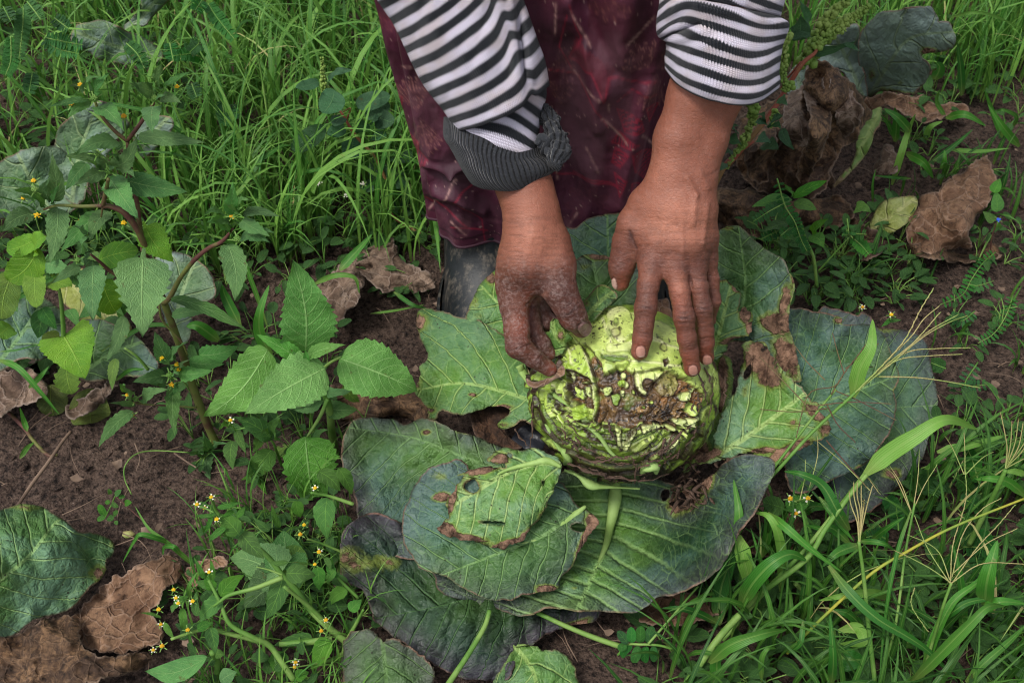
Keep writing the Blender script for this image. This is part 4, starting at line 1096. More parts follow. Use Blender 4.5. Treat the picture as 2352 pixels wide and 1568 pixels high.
traced('outer_leaf', 'D', [(1290, 620), (1322, 598), (1350, 583), (1392, 588), (1405, 600), (1440, 590), (1480, 640), (1470, 740), (1400, 770), (1310, 740), (1290, 680)],
       [(1400, 800), (1380, 700), (1360, 585)], [(1300, 620, .165), (1400, 595, .18), (1470, 650, .17), (1400, 770, .13)], LK['cab_dark'], cab, seed=6,
       dead=[(1375, 590, 34, 10, 5, .85), (1345, 612, 22, 10, 0, .5), (1440, 610, 14, 10, 0, .6)])
traced('outer_leaf', 'O', [(240, 60), (258, 40), (310, 12), (380, 0), (430, 20), (500, 90), (560, 145), (660, 200), (715, 290), (742, 380), (735, 460), (722, 520), (712, 620), (735, 720), (770, 840), (795, 960), (780, 985), (700, 965), (640, 900), (560, 800), (440, 740), (240, 700), (200, 400)],
       [(330, 1000), (360, 700), (440, 400), (400, 20)], [(260, 60, .17), (400, 10, .21), (600, 160, .20), (740, 380, .18), (720, 620, .16), (790, 970, .135), (500, 850, .11), (240, 700, .12), (450, 400, .155)], LK['cab_blue'], cab, seed=7, P=.03,
       dead=[(690, 480, 45, 120, 10, .85), (650, 620, 110, 80, 0, .95), (700, 820, 90, 150, -20, .9), (560, 600, 60, 50, 0, .5), (330, 20, 60, 14, 0, .6), (735, 350, 20, 120, 0, .6)])
traced('torn_inner_leaf', 'O', [(225, 400), (250, 335), (330, 345), (385, 400), (412, 450), (398, 540), (440, 515), (482, 555), (492, 625), (462, 685), (400, 700), (335, 735), (318, 790), (240, 860), (190, 800), (190, 500)],
       [(200, 900), (270, 700), (350, 380)], [(240, 350, .165), (400, 430, .165), (490, 600, .155), (400, 700, .145), (240, 850, .13), (230, 550, .15)], LK['cab_green'], cab, seed=8, jag=3.5, jagf=.08,
       dead=[(380, 400, 40, 30, 30, .8), (440, 560, 50, 60, 0, .85), (470, 650, 30, 50, 0, .95), (360, 720, 90, 25, -15, .9), (290, 350, 60, 16, 0, .6)], edgecurl=.004)
traced('torn_inner_leaf', 'O', [(420, 760), (440, 735), (500, 725), (560, 740), (640, 860), (720, 960), (790, 1015), (830, 1070), (850, 1105), (890, 1112), (895, 1150), (950, 1210), (976, 1245), (962, 1310), (885, 1360), (820, 1385), (700, 1465), (640, 1510), (560, 1530), (500, 1440), (430, 1440), (300, 1478), (110, 1500), (130, 1440), (230, 1400), (260, 1300), (300, 1180), (360, 1060), (400, 960), (430, 860)],
       [(180, 1490), (400, 1360), (600, 1220), (860, 1020)], [(440, 740, .135), (560, 740, .14), (800, 1020, .15), (970, 1250, .135), (800, 1390, .12), (600, 1520, .115), (130, 1490, .075), (300, 1200, .11), (430, 860, .115), (600, 1200, .125)],
       LK['cab_bright'], cab, seed=9, jag=3, jagf=.07, k=.55, P=.024, holes=[[(440, 900), (470, 870), (478, 920), (440, 965), (425, 940)]],
       dead=[(540, 840, 130, 110, 30, 1.0), (600, 960, 110, 70, 20, .9), (880, 1170, 90, 50, 40, .95), (940, 1280, 70, 60, 0, .75), (720, 1410, 160, 45, -25, 1.0), (560, 1410, 130, 30, -5, .8), (200, 1440, 110, 50, -20, .9), (740, 1240, 60, 40, 0, .6), (440, 1040, 30, 60, 20, .6)])
traced('outer_leaf', 'L', [(86, 345), (86, 250), (102, 150), (150, 96), (250, 86), (340, 96), (400, 118), (480, 88), (560, 110), (650, 150), (760, 185), (880, 235), (1000, 300), (1000, 500), (800, 700), (560, 760), (414, 786), (330, 770), (272, 750), (235, 715), (208, 712), (170, 645), (158, 520), (128, 425)],
       [(1150, 380), (800, 320), (450, 190), (150, 140)], [(90, 300, .055), (150, 110, .075), (400, 110, .085), (650, 150, .09), (1000, 300, .08), (900, 550, .055), (414, 780, .045), (210, 710, .04), (450, 400, .055), (130, 420, .045)], LK['cab_dark'], cab, seed=10, P=.026, k=.9, ruffle=.007, pucker=.002,
       dead=[(503, 160, 26, 16, 0, .85), (225, 715, 30, 14, 0, .8), (700, 150, 60, 25, 0, .6)])
traced('outer_leaf', 'L', [(540, 800), (545, 885), (575, 950), (700, 1000), (835, 1025), (960, 1066), (1060, 1048), (1110, 1030), (1300, 1042), (1500, 1052), (1590, 1020), (1650, 972), (1740, 960), (1830, 922), (1950, 830), (2010, 740), (2060, 640), (2100, 590), (2140, 540), (2196, 420), (2232, 335), (2212, 292), (2150, 275), (2080, 268), (2010, 285), (1960, 320), (1925, 365), (1895, 385), (1850, 420), (1780, 425), (1700, 410), (1500, 350), (1300, 330), (1100, 380), (900, 500), (700, 650)],
       [(1440, 380), (1425, 560), (1400, 700), (1340, 835)], [(545, 880, .045), (835, 1020, .05), (1110, 1030, .06), (1300, 1040, .066), (1500, 1050, .07), (1830, 920, .09), (2060, 640, .115), (2232, 335, .145), (2080, 270, .15), (1930, 370, .105), (1800, 450, .07), (1440, 420, .045), (1400, 650, .028), (1650, 680, .04), (1000, 500, .045), (1340, 820, .045), (1700, 830, .072), (1950, 550, .085), (1560, 560, .03)], LK['cab_front'], cab, seed=11, P=.0145, k=.12, pucker=.0018, ruffle=.005,
       holes=[[(1665, 450), (1700, 440), (1700, 480), (1670, 500)], [(1740, 470), (1770, 455), (1790, 500), (1755, 530)], [(1700, 510), (1730, 500), (1735, 530)], [(1810, 440), (1850, 400), (1840, 470), (1815, 500)]],
       dead=[(1780, 500, 100, 60, -30, .9), (1880, 400, 50, 80, 20, .8), (1230, 930, 30, 10, 0, .6)])
traced('outer_leaf', 'L', [(455, 400), (500, 350), (530, 330), (600, 310), (662, 284), (700, 320), (725, 350), (900, 400), (1150, 400), (1250, 520), (1310, 545), (1350, 600), (1330, 640), (1260, 740), (1245, 780), (1215, 835), (1185, 870), (1165, 895), (1150, 930), (1070, 948), (1040, 955), (950, 975), (840, 997), (760, 970), (690, 930), (630, 892), (560, 865), (480, 832), (425, 762), (382, 680), (386, 560), (425, 460)],
       [(1290, 530), (1180, 600), (1080, 670), (950, 722), (800, 780)], [(400, 600, .078), (480, 830, .070), (700, 930, .066), (950, 975, .066), (1150, 920, .070), (1330, 640, .088), (1250, 530, .094), (900, 420, .105), (660, 290, .105), (480, 360, .09), (800, 700, .082), (1000, 800, .084)], LK['cab_blue'], cab, seed=12, P=.027, k=.5,
       holes=[[(1215, 625), (1250, 605), (1290, 620), (1280, 650), (1240, 645)]], jag=2.2,
       dead=[(580, 480, 50, 25, 0, .95), (1290, 690, 30, 130, 20, .95), (1100, 935, 60, 25, 0, .95), (1330, 600, 50, 50, 0, .9), (560, 380, 60, 30, 0, .5), (1240, 800, 20, 60, 20, .6)])
traced('torn_inner_leaf', 'L', [(800, 300), (850, 252), (900, 238), (970, 242), (1050, 235), (1100, 262), (1140, 275), (1172, 330), (1160, 380), (1140, 430), (1110, 490), (1085, 550), (1050, 600), (1010, 635), (980, 690), (920, 715), (862, 736), (790, 712), (700, 690), (600, 672), (556, 640), (590, 600), (612, 560), (606, 500), (640, 440), (690, 375), (655, 372), (700, 350), (760, 330), (860, 330), (890, 322)],
       [(1172, 320), (1060, 310), (900, 360), (700, 480)], [(850, 260, .13), (1050, 240, .13), (1160, 330, .13), (1110, 490, .12), (980, 690, .104), (862, 730, .096), (600, 670, .094), (610, 560, .10), (660, 370, .12), (850, 500, .12)], LK['cab_bright'], cab, seed=13, jag=2.6, jagf=.07, k=-.2, P=.022, pucker=.0022, edgecurl=.003,
       holes=[[(692, 425), (715, 400), (745, 396), (762, 440), (735, 458), (705, 448)], [(760, 600), (800, 598), (880, 600), (885, 618), (820, 612)], [(1075, 400), (1085, 395), (1080, 420)], [(900, 268), (925, 262), (920, 285)]],
       dead=[(600, 640, 70, 40, 30, 1.0), (630, 480, 25, 110, 10, .85), (700, 680, 120, 22, 10, .95), (900, 715, 100, 25, -20, 1.0), (720, 420, 55, 50, 0, .8), (780, 345, 110, 24, -10, .9), (870, 290, 60, 40, 0, .75), (990, 680, 30, 60, 40, .9), (1070, 560, 20, 40, 20, .6)])
traced('outer_leaf', 'D', [(955, 722), (975, 710), (1003, 714), (1060, 728), (1105, 736), (1150, 765), (1185, 790), (1215, 850), (1250, 900), (1258, 960), (1235, 985), (1200, 965), (1178, 980), (1150, 985), (1142, 972), (1168, 955), (1170, 938), (1150, 932), (1110, 940), (1060, 952), (1015, 940), (1000, 962), (985, 962), (982, 940), (972, 925), (955, 905), (952, 890), (966, 860), (962, 840), (984, 822), (965, 775)],
       [(1260, 935), (1160, 900), (1060, 880), (960, 895)], [(960, 730, .095), (1105, 736, .13), (1215, 850, .13), (1250, 960, .11), (1150, 985, .095), (1000, 955, .08), (955, 895, .085), (1080, 850, .108)], LK['cab_green'], cab, seed=14, jag=2.2, k=.35, P=.022,
       dead=[(965, 740, 22, 26, 0, .75), (985, 940, 20, 12, 0, .6), (1155, 935, 30, 9, 0, .8), (1086, 907, 12, 5, 10, .9), (958, 885, 14, 20, 0, .6), (1160, 975, 30, 10, 0, .6)])
# curled small leaf behind the head
traced('torn_inner_leaf', 'H', [(740, 1030), (760, 965), (800, 910), (850, 862), (900, 852), (950, 870), (988, 915), (985, 950), (930, 1000), (870, 1050), (830, 1095), (800, 1110), (740, 1100)], [(760, 1100), (860, 980), (960, 900)],
       [(740, 1060, 1.03), (800, 1110, 1.02), (850, 870, 1.045), (985, 930, 1.04), (870, 980, 1.012)], LK['cab_green'], cab, seed=15, mode='d', pucker=.003, dead=[(780, 980, 40, 30, 0, .6), (890, 860, 60, 14, 0, .5)])
traced('torn_inner_leaf', 'H', [(800, 1110), (870, 1040), (930, 1010), (1000, 1000), (1110, 1000), (1250, 960), (1340, 940), (1360, 1010), (1380, 1150), (1300, 1120), (1240, 1100), (1100, 1060), (960, 1055), (880, 1080), (820, 1120)], [(800, 1110), (1100, 1030), (1380, 1100)],
       [(800, 1110, 1.035), (1000, 1020, 1.06), (1300, 960, 1.065), (1370, 1150, 1.05), (1100, 1050, 1.045)], LK['dry_tan'], cab, seed=16, mode='d', crumple=.003)
tube('leaf_midrib', atZ(px('L', (1440, 400), (1436, 480), (1425, 560), (1408, 640), (1390, 720), (1342, 832)), [.042, .036, .030, .0275, .031, .043]), [.004, .0066, .0054, .004, .003, .0008], MAT['rib_pale'], cab, 12, 40)
tube('leaf_midrib', atZ(px('L', (1290, 525), (1200, 595), (1090, 665), (1000, 705), (930, 725)), [.0935, .0895, .0855, .085, .084]), [.0015, .0042, .0034, .002, .0006], MAT['rib_pale'], cab, 12, 36)
tube('leaf_midrib', atZ(px('L', (1168, 330), (1100, 300), (1030, 312), (900, 345), (800, 400)), [.128, .129, .127, .123, .117]), [.0015, .0034, .0026, .0015, .0005], MAT['rib_pale'], cab, 12, 36)
tube('stump', [(HC[0], HC[1], -.01), (HC[0], HC[1], .03), (HC[0], HC[1], .08)], [.026, .024, .03], MAT['stem_g'], cab, 16, 12)
traced('rotten_leaf_patch', 'K', [(290, 990), (330, 960), (420, 940), (470, 965), (490, 1040), (480, 1110), (440, 1140), (300, 1115), (250, 1060)], [(290, 1000), (480, 1100)], [(290, 1000, .075), (480, 1100, .07)], MAT['film'], cab, seed=17)
traced('rotten_leaf_patch', 'K', [(-20, 830), (100, 820), (230, 840), (260, 900), (200, 960), (250, 1050), (330, 1110), (200, 1120), (80, 1080), (-10, 1000)], [(0, 850), (200, 1100)], [(0, 850, .075), (300, 1100, .08), (100, 1080, .076)], MAT['fibre'], cab, seed=18, crumple=.005)
traced('rotten_leaf_patch', 'K', [(1600, 500), (1760, 480), (1800, 620), (1760, 900), (1700, 1080), (1600, 1200), (1450, 1280), (1540, 1000), (1620, 800)], [(1650, 500), (1600, 1200)], [(1650, 500, .11), (1760, 700, .10), (1550, 1250, .075)], LK['cab_green'], cab, seed=19, crumple=.005,
       dead=[(1700, 700, 80, 300, 10, .8), (1550, 1150, 100, 120, 0, .95)])

# ------------------------------------------------------------------ the head: ball of tight leaves, cut open and rotting
import bmesh
bm = bmesh.new(); bmesh.ops.create_icosphere(bm, subdivisions=8, radius=1)
D = np.array([v.co[:] for v in bm.verts]); HF = np.array([[v.index for v in f.verts] for f in bm.faces]); bm.free()
_c = CAM - HC; _c /= np.linalg.norm(_c)
V = HC + D * HR * np.array([1.055, 1.0, .97])
Q, dd = proj(V); K = (Q - np.array(CROPS['K'][:2])) / CROPS['K'][2]
fr_ = (D @ _c) > -.12
wob = np.stack([fbm(V, 45, 4, 91), fbm(V, 45, 4, 92)], 1)
Kw = K + wob * 34; Kf = K + np.stack([fbm(V, 130, 4, 93), fbm(V, 130, 4, 94)], 1) * 15
lime, pale, cream, dgreen = lin((150, 178, 64)), lin((184, 202, 108)), lin((214, 216, 160)), lin((88, 118, 42))
brown, dbrown, rust, blk = lin((92, 70, 42)), lin((48, 34, 24)), lin((128, 90, 50)), lin((24, 19, 15))
c = np.tile(lime, (len(V), 1)); hgt = np.zeros(len(V)); wet = np.zeros(len(V))
def blend(w, colr):
    global c
    w = np.clip(w * fr_, 0, 1)[:, None]; c = c * (1 - w) + colr * w
vn = fbm(V, 22, 4, 95)
blend(sstep(-.1, .35, vn) * .8, pale); blend(sstep(.05, .45, -vn) * .55, dgreen)
# shells of leaf edges that wrap the lower half
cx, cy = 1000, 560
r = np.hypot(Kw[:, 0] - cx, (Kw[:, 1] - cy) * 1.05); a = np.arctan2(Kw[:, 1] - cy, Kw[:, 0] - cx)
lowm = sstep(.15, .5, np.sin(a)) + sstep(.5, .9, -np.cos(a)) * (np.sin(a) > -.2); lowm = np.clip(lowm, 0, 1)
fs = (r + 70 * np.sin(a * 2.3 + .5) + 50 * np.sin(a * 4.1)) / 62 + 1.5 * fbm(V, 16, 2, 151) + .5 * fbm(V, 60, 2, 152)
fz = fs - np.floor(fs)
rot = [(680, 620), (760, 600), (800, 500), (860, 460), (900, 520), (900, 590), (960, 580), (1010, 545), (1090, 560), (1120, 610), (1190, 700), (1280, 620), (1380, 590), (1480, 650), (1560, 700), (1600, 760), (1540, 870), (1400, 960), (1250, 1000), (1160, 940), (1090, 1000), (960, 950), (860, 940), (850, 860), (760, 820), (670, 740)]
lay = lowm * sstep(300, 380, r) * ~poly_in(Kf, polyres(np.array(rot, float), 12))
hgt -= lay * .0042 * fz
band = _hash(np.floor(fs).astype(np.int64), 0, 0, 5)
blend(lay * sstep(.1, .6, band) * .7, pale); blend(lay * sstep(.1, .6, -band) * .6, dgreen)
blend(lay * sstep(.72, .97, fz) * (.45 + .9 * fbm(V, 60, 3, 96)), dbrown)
blend(lay * sstep(.9, 1.0, fz), blk)  # black at the foot of each step paints crevice shade
def shell(poly, h, colr, colr2, rim=.6, veins=None, rw=9):
    """a layer of leaf tissue with a ragged, browned margin standing proud of what lies under it"""
    poly = np.array(polyres(np.array(poly, float), 14)); lo, hi = poly.min(0) - 34, poly.max(0) + 34
    ix = np.where((Kf > lo).all(1) & (Kf < hi).all(1) & fr_)[0]
    if not len(ix): return
    kf, kw, v_ = Kf[ix], Kw[ix], V[ix]; cc = c[ix]; hh_ = hgt[ix]
    def bl(w, colr):
        nonlocal cc
        w = np.clip(w, 0, 1)[:, None]; cc = cc * (1 - w) + colr * w
    ins = poly_in(kf, poly); dp = polydist(kf, poly)
    sd = np.where(ins, dp, -dp); w = sstep(-2.5, 2.5, sd)
    n2 = fbm(v_, 35, 4, int(abs(poly[0, 0])) % 97)
    bl(w, colr); bl(w * sstep(-.2, .4, n2) * .7, colr2); bl(w * sstep(.0, .4, fbm(v_, 110, 3, 19)) * .35, dgreen)
    if veins:
        for p0, p1, wd in veins:
            q = seg_d(kw, p0, p1); vw = w * np.exp(-(q / wd) ** 2); bl(vw * .75, cream); hh_ = hh_ + vw * .0012
    if rim: bl(np.exp(-(sd / rw) ** 2) * rim * (.5 + .9 * sstep(-.3, .3, fbm(v_, 90, 3, 7))), dbrown)  # brown rim: decayed margin, widened to paint shade into the crevices
    hgt[ix] = hh_ + w * h - .0012 * np.exp(-((sd + 8) / 6) ** 2); c[ix] = cc
shell([(290, 520), (420, 640), (560, 770), (560, 900), (440, 760), (330, 640)], .003, lime, pale, .6)
shell([(430, 480), (640, 640), (760, 640), (900, 800), (880, 940), (740, 960), (560, 900), (470, 740)], .003, pale, lime, .4, [((560, 880), (860, 800), 9), ((540, 660), (600, 800), 7)])
shell([(600, 880), (840, 900), (860, 960), (700, 1000), (600, 960)], .002, lime, pale, .6)
# torn strips of leaf that wrap the lower half, each with its own brown margin
rs5 = np.random.RandomState(55)
for i in range(26):
    a0 = rs5.uniform(.05, 2.6); da = rs5.uniform(.25, .75); r0 = 330 + 10.5 * i + rs5.uniform(-20, 20); wd = rs5.uniform(22, 52); sk = rs5.uniform(-45, 45)
    aa = np.linspace(a0, a0 + da, 7); tp = np.sin(np.linspace(.15, 3.0, 7))
    rr_ = r0 + sk * np.linspace(-1, 1, 7)
    po = [(1040 + (q + wd * w_) * math.cos(b), 640 + (q + wd * w_) * math.sin(b) * .95) for q, b, w_ in zip(rr_, aa, tp)]
    pi_ = [(1040 + (q - wd * w_ * .3) * math.cos(b), 640 + (q - wd * w_ * .3) * math.sin(b) * .95) for q, b, w_ in zip(rr_, aa, tp)][::-1]
    mid_ = [(1040 + (q + wd * .3) * math.cos(b), 640 + (q + wd * .3) * math.sin(b) * .95) for q, b in zip(rr_, aa)]
    shell(po + pi_, rs5.uniform(.0012, .0032), [lime, pale, dgreen, lime, pale][i % 5], [pale, lime, lime, dgreen, lime][i % 5], rs5.uniform(.5, 1.0), [(mid_[1], mid_[4], 5)] if i % 3 == 0 else None, rw=8)
# the rot
rp = polyres(np.array(rot, float), 12); ins = poly_in(Kf, rp); dp = polydist(Kf, rp); sd = np.where(ins, dp, -dp); w = sstep(-3, 3, sd)
hgt -= w * (.0045 + .0015 * sstep(0, 60, sd)); blend(w, brown)
tx = fbm(V, 60, 5, 101, .6); tr = ridge(V, 75, 4, 103); tt = fbm(V, 160, 4, 105, .6)
blend(w * sstep(0, .35, tx), rust); blend(w * sstep(.0, .4, -tx) * .9, dbrown); blend(w * sstep(.2, .5, -tr + .3 * tt), blk); blend(w * (np.abs(fbm(V, 42, 3, 171)) < .035) * .9, blk)  # rot colours; black in hollows and thin lines paints crevice shade
blend(w * sstep(.25, .5, tt) * .5, lin((176, 140, 84))); blend(w * sstep(.22, .5, fbm(V, 30, 4, 107)) * .55, lin((88, 92, 44)))
hgt += w * (.0034 * tr + .0018 * tt); wet += w * .65 * sstep(-.2, .4, tt)
for p in [[(1010, 590), (1050, 590), (1050, 625), (1020, 635)], [(1020, 640), (1075, 665), (1075, 700), (1035, 690)], [(890, 700), (950, 690), (950, 740), (900, 755)], [(760, 690), (800, 700), (820, 760), (770, 740)], [(1010, 710), (1045, 715), (1040, 760), (1015, 740)],
          [(740, 660), (780, 655), (790, 672)], [(860, 700), (880, 690), (885, 745)], [(1420, 750), (1500, 715), (1540, 700), (1500, 780), (1440, 790)], [(1300, 960), (1380, 965), (1370, 985)], [(670, 590), (700, 590), (690, 640), (675, 650)], [(1365, 925), (1500, 900), (1545, 890), (1530, 950), (1420, 960)], [(1160, 960), (1280, 950), (1290, 975), (1180, 1010)],
          [(1170, 600), (1230, 590), (1225, 650), (1180, 680)], [(1130, 690), (1200, 730), (1150, 755)], [(970, 970), (1010, 990), (1030, 1080), (1110, 1000), (1120, 1010), (1060, 1120), (1010, 1130)]]:
    shell(p, .0028, pale * .5 + cream * .5, pale, .75, rw=8)
shell([(1250, 640), (1290, 590), (1380, 590), (1440, 650), (1400, 740), (1320, 760), (1270, 700)], .0022, lin((138, 132, 72)), lin((112, 92, 60)), .5)
shell([(1100, 560), (1270, 560), (1290, 610), (1230, 670), (1190, 760), (1120, 700), (1110, 620)], .003, pale, cream, .9, [((1120, 600), (1140, 740), 10), ((1270, 600), (1180, 730), 9)])
# the smooth upper leaves
shell([(730, 260), (900, 180), (1060, 180), (1100, 260), (1250, 250), (1400, 330), (1450, 460), (1420, 560), (1500, 640), (1400, 610), (1280, 570), (1120, 600), (1010, 540), (960, 580), (900, 600), (870, 520), (820, 450), (760, 400), (700, 390), (690, 330)], .0042, pale, lime, .55,
      [((1100, 330), (1460, 460), 8), ((900, 250), (960, 420), 14), ((1000, 500), (1420, 560), 9), ((1220, 350), (1300, 400), 5)])
shell([(930, 190), (1010, 170), (1150, 200), (1110, 330), (1020, 400), (940, 330)], .0016, pale, cream, .0)
shell([(930, 410), (1090, 400), (1110, 450), (1000, 460), (930, 470)], .0016, cream, pale, .2)
shell([(890, 480), (1040, 490), (1050, 510), (960, 525), (890, 500)], -.0025, dgreen, lime, .9)
# chewed scraps: small lifted patches and bites with browned margins all over the face
rs6 = np.random.RandomState(66)
for i in range(36):
    a_ = rs6.uniform(0, 6.28); q_ = 560 * math.sqrt(rs6.rand()); x_, y_ = 1050 + q_ * math.cos(a_), 740 + q_ * math.sin(a_); sz = rs6.uniform(14, 58)
    if y_ < 520 and rs6.rand() < .35: continue
    el_ = rs6.uniform(0, 3.14); k_ = rs6.uniform(.3, .8); b_ = np.linspace(0, 2 * np.pi, 9)[:-1]
    pl_ = [(x_ + sz * rr_ * (math.cos(t_) * math.cos(el_) - k_ * math.sin(t_) * math.sin(el_)), y_ + sz * rr_ * (math.cos(t_) * math.sin(el_) + k_ * math.sin(t_) * math.cos(el_))) for t_, rr_ in zip(b_, rs6.uniform(.6, 1.3, 8))]
    if i % 3 == 0: shell(pl_, -.0022, [dgreen, brown, dbrown][i // 3 % 3], blk, .9, rw=6)
    else: shell(pl_, .0018, [lime, pale, lime, pale][i % 4], [pale, lime, dgreen, dgreen][i % 4], rs6.uniform(.4, .9), rw=6)
# torn flap under thumb and finger
shell([(480, 330), (560, 250), (640, 320), (700, 360), (740, 400), (790, 480), (810, 560), (830, 640), (860, 780), (850, 940), (835, 830), (800, 650), (740, 610), (690, 590), (660, 620), (680, 800), (700, 820), (660, 800), (640, 640), (520, 660), (420, 640), (540, 560), (590, 540), (575, 430), (480, 400)], .0055, lime, pale, .75,
      [((780, 470), (850, 900), 9), ((640, 330), (700, 560), 9)])
shell([(575, 380), (620, 400), (620, 560), (600, 590), (580, 500)], .001, lin((128, 100, 84)), dbrown, .6)
# scars, specks and frass
for x, y, rr in [(985, 345, 42), (1300, 430, 34), (1320, 525, 16), (1135, 515, 14), (640, 420, 20), (700, 440, 26)]:
    q = np.hypot(Kf[:, 0] - x, Kf[:, 1] - y); blend(np.exp(-((q - rr * .7) / 6) ** 2) * .8, dbrown); blend(np.exp(-(q / rr) ** 2) * .35, brown)
s1_ = noise(V, 620, 111); mk = sstep(-.1, .4, fbm(V, 28, 3, 112))
blend((s1_ > .55) * mk * .9, blk); blend((noise(V, 380, 113) > .66) * .75, dbrown); blend(sstep(.3, .6, fbm(V, 70, 4, 114)) * .5, dgreen)
# side and lower margin: brown and black streaks, darker towards the bottom
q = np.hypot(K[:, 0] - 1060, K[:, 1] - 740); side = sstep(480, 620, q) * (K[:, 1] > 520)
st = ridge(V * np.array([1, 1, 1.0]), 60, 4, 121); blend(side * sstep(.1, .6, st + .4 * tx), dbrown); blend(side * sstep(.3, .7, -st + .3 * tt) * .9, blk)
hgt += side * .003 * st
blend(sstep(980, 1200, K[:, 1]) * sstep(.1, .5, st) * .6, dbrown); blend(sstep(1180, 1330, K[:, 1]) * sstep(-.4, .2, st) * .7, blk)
hgt += .0006 * fbm(V, 150, 3, 131)
c = c * (1 + .16 * fbm(V, 80, 3, 141))[:, None]
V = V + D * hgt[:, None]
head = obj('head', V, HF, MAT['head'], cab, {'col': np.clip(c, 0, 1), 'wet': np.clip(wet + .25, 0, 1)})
# ribs and torn strips standing off the head
def onhead(pts, off=.003):
    P = np.array([px('K', p) for p in pts]); o_, r_ = CAM, ray(P); oc = o_ - HC; out = []
    for i in range(len(P)):
        dr = r_[i]; A = dr @ dr; B = 2 * dr @ oc; Cc = oc @ oc - (HR + off) ** 2; disc = B * B - 4 * A * Cc
        t = (-B - math.sqrt(disc)) / (2 * A) if disc > 0 else -B / (2 * A); out.append(o_ + dr * t)
    return np.array(out)
for pts, R, mt in [([(430, 760), (470, 880), (520, 1000), (570, 1090), (600, 1130)], [.0025, .003, .003, .004], 'stem_g'), ([(480, 690), (600, 780), (680, 830)], [.003, .004, .002], 'stem_g'),
                   ([(600, 1120), (630, 1150), (650, 1200), (620, 1230)], [.003, .007, .006, .002], 'stem_g'), ([(620, 1270), (720, 1310), (800, 1370), (880, 1385), (1000, 1390), (1150, 1400)], [.002, .003, .008, .004, .002, .0015], 'stem_g'),
                   ([(680, 920), (780, 960), (870, 1040), (940, 1140), (1000, 1190)], [.002, .003, .0035, .003, .001], 'stem_g'), ([(1160, 1290), (1200, 1250), (1250, 1240), (1260, 1290)], [.003, .008, .008, .003], 'stem_g'),
                   ([(310, 540), (340, 600), (420, 700), (560, 790)], [.007, .006, .005, .002], 'stem_g')]:
    tube('leaf_rib', onhead(pts, .001), np.array(R) * .72, MAT['rib_pale'], cab, 10, 30, flat=.7)
fib = Acc(); rs = np.random.RandomState(12)
def strand(pts, R, off=.004, wig=7):
    P = np.array(catmull(np.array(pts, float), 14)); P = P + rs.randn(*P.shape) * wig * np.linspace(.3, 1, 14)[:, None]
    W = onhead(P, off); v, f, u = tubedata(W, [R, R * 1.3, R * .8, R * .3], 6, 40, flat=.5)
    v = v + (noise(v, 300, 5) * R * .6)[:, None]; fib.add(v, f)
for pts in [[(410, 790), (395, 900), (400, 1000), (385, 1100)], [(280, 990), (330, 1060), (390, 1110)], [(690, 930), (760, 920), (830, 960)], [(1330, 1050), (1310, 1100), (1300, 1180), (1320, 1240)], [(1090, 1180), (1110, 1230), (1120, 1330), (1100, 1370)],
            [(900, 1290), (930, 1330), (1000, 1350)], [(1370, 1090), (1420, 1030), (1470, 930)], [(1600, 560), (1640, 660), (1650, 800), (1620, 940)], [(1560, 600), (1600, 700), (1620, 820)], [(1740, 620), (1745, 720), (1735, 820)], [(700, 1170), (850, 1210), (1000, 1180), (1120, 1200)],
            [(650, 1220), (800, 1280), (1000, 1330), (1200, 1340), (1350, 1290)], [(930, 940), (950, 1010), (990, 1060)], [(560, 830), (640, 930), (700, 1000), (860, 1100)], [(620, 900), (720, 900), (800, 960), (880, 1000)]]:
    strand(pts, .0009 + .0008 * rs.rand())
for i in range(44):
    a = rs.uniform(.1, 2.7); rr = rs.uniform(420, 580); x, y = 1060 + rr * math.cos(a) * 1.02, 760 + rr * math.sin(a)
    a2 = a + rs.uniform(-.35, .35); r2 = rr + rs.uniform(-40, 60); x2, y2 = 1060 + r2 * math.cos(a2), 760 + r2 * math.sin(a2)
    strand([(x, y), ((x + x2) / 2 + rs.randn() * 12, (y + y2) / 2 + rs.randn() * 12), (x2, y2)], rs.uniform(.0004, .0013), rs.uniform(.001, .007), 5)
for i in range(46):
    x, y = rs.uniform(1380, 1700), rs.uniform(1180, 1480); x = x + (1480 - y) * .35
    P = np.array([px('K', (x, y)), px('K', (x + rs.uniform(-70, 30), y + rs.uniform(10, 70))), px('K', (x + rs.uniform(-90, 60), y + rs.uniform(40, 120)))])
    W = atZ(P, rs.uniform(.055, .095, 3)); v, f, u = tubedata(W, [.0016, .002, .0006], 6, 16, flat=.5); fib.add(v, f)
tag(fib.obj('rotten_leaf_strands', MAT['fibre'], cab), kind='stuff')
# the leaf piece held between thumb and finger
traced('held_leaf_piece', 'K', [(478, 330), (520, 300), (530, 240), (560, 210), (600, 270), (650, 310), (690, 350), (640, 400), (620, 460), (560, 470), (520, 460), (490, 400)], [(640, 420), (560, 330), (540, 230)],
       [(480, 340, 1.005), (560, 215, 1.0), (690, 350, .99), (560, 460, .995), (600, 340, .985)], LK['cab_green'], cab, mode='d', seed=23, jag=3, dead=[(600, 340, 40, 60, 0, .6)])
traced('held_leaf_piece', 'K', [(575, 560), (610, 540), (625, 600), (560, 640), (470, 690), (400, 695), (350, 660), (360, 630), (430, 650), (540, 620)], [(600, 560), (370, 660)], [(600, 560, .988), (370, 660, 1.0), (480, 680, .99)], LK['dry_tan'], cab, mode='d', seed=24, crumple=.003, jag=2)

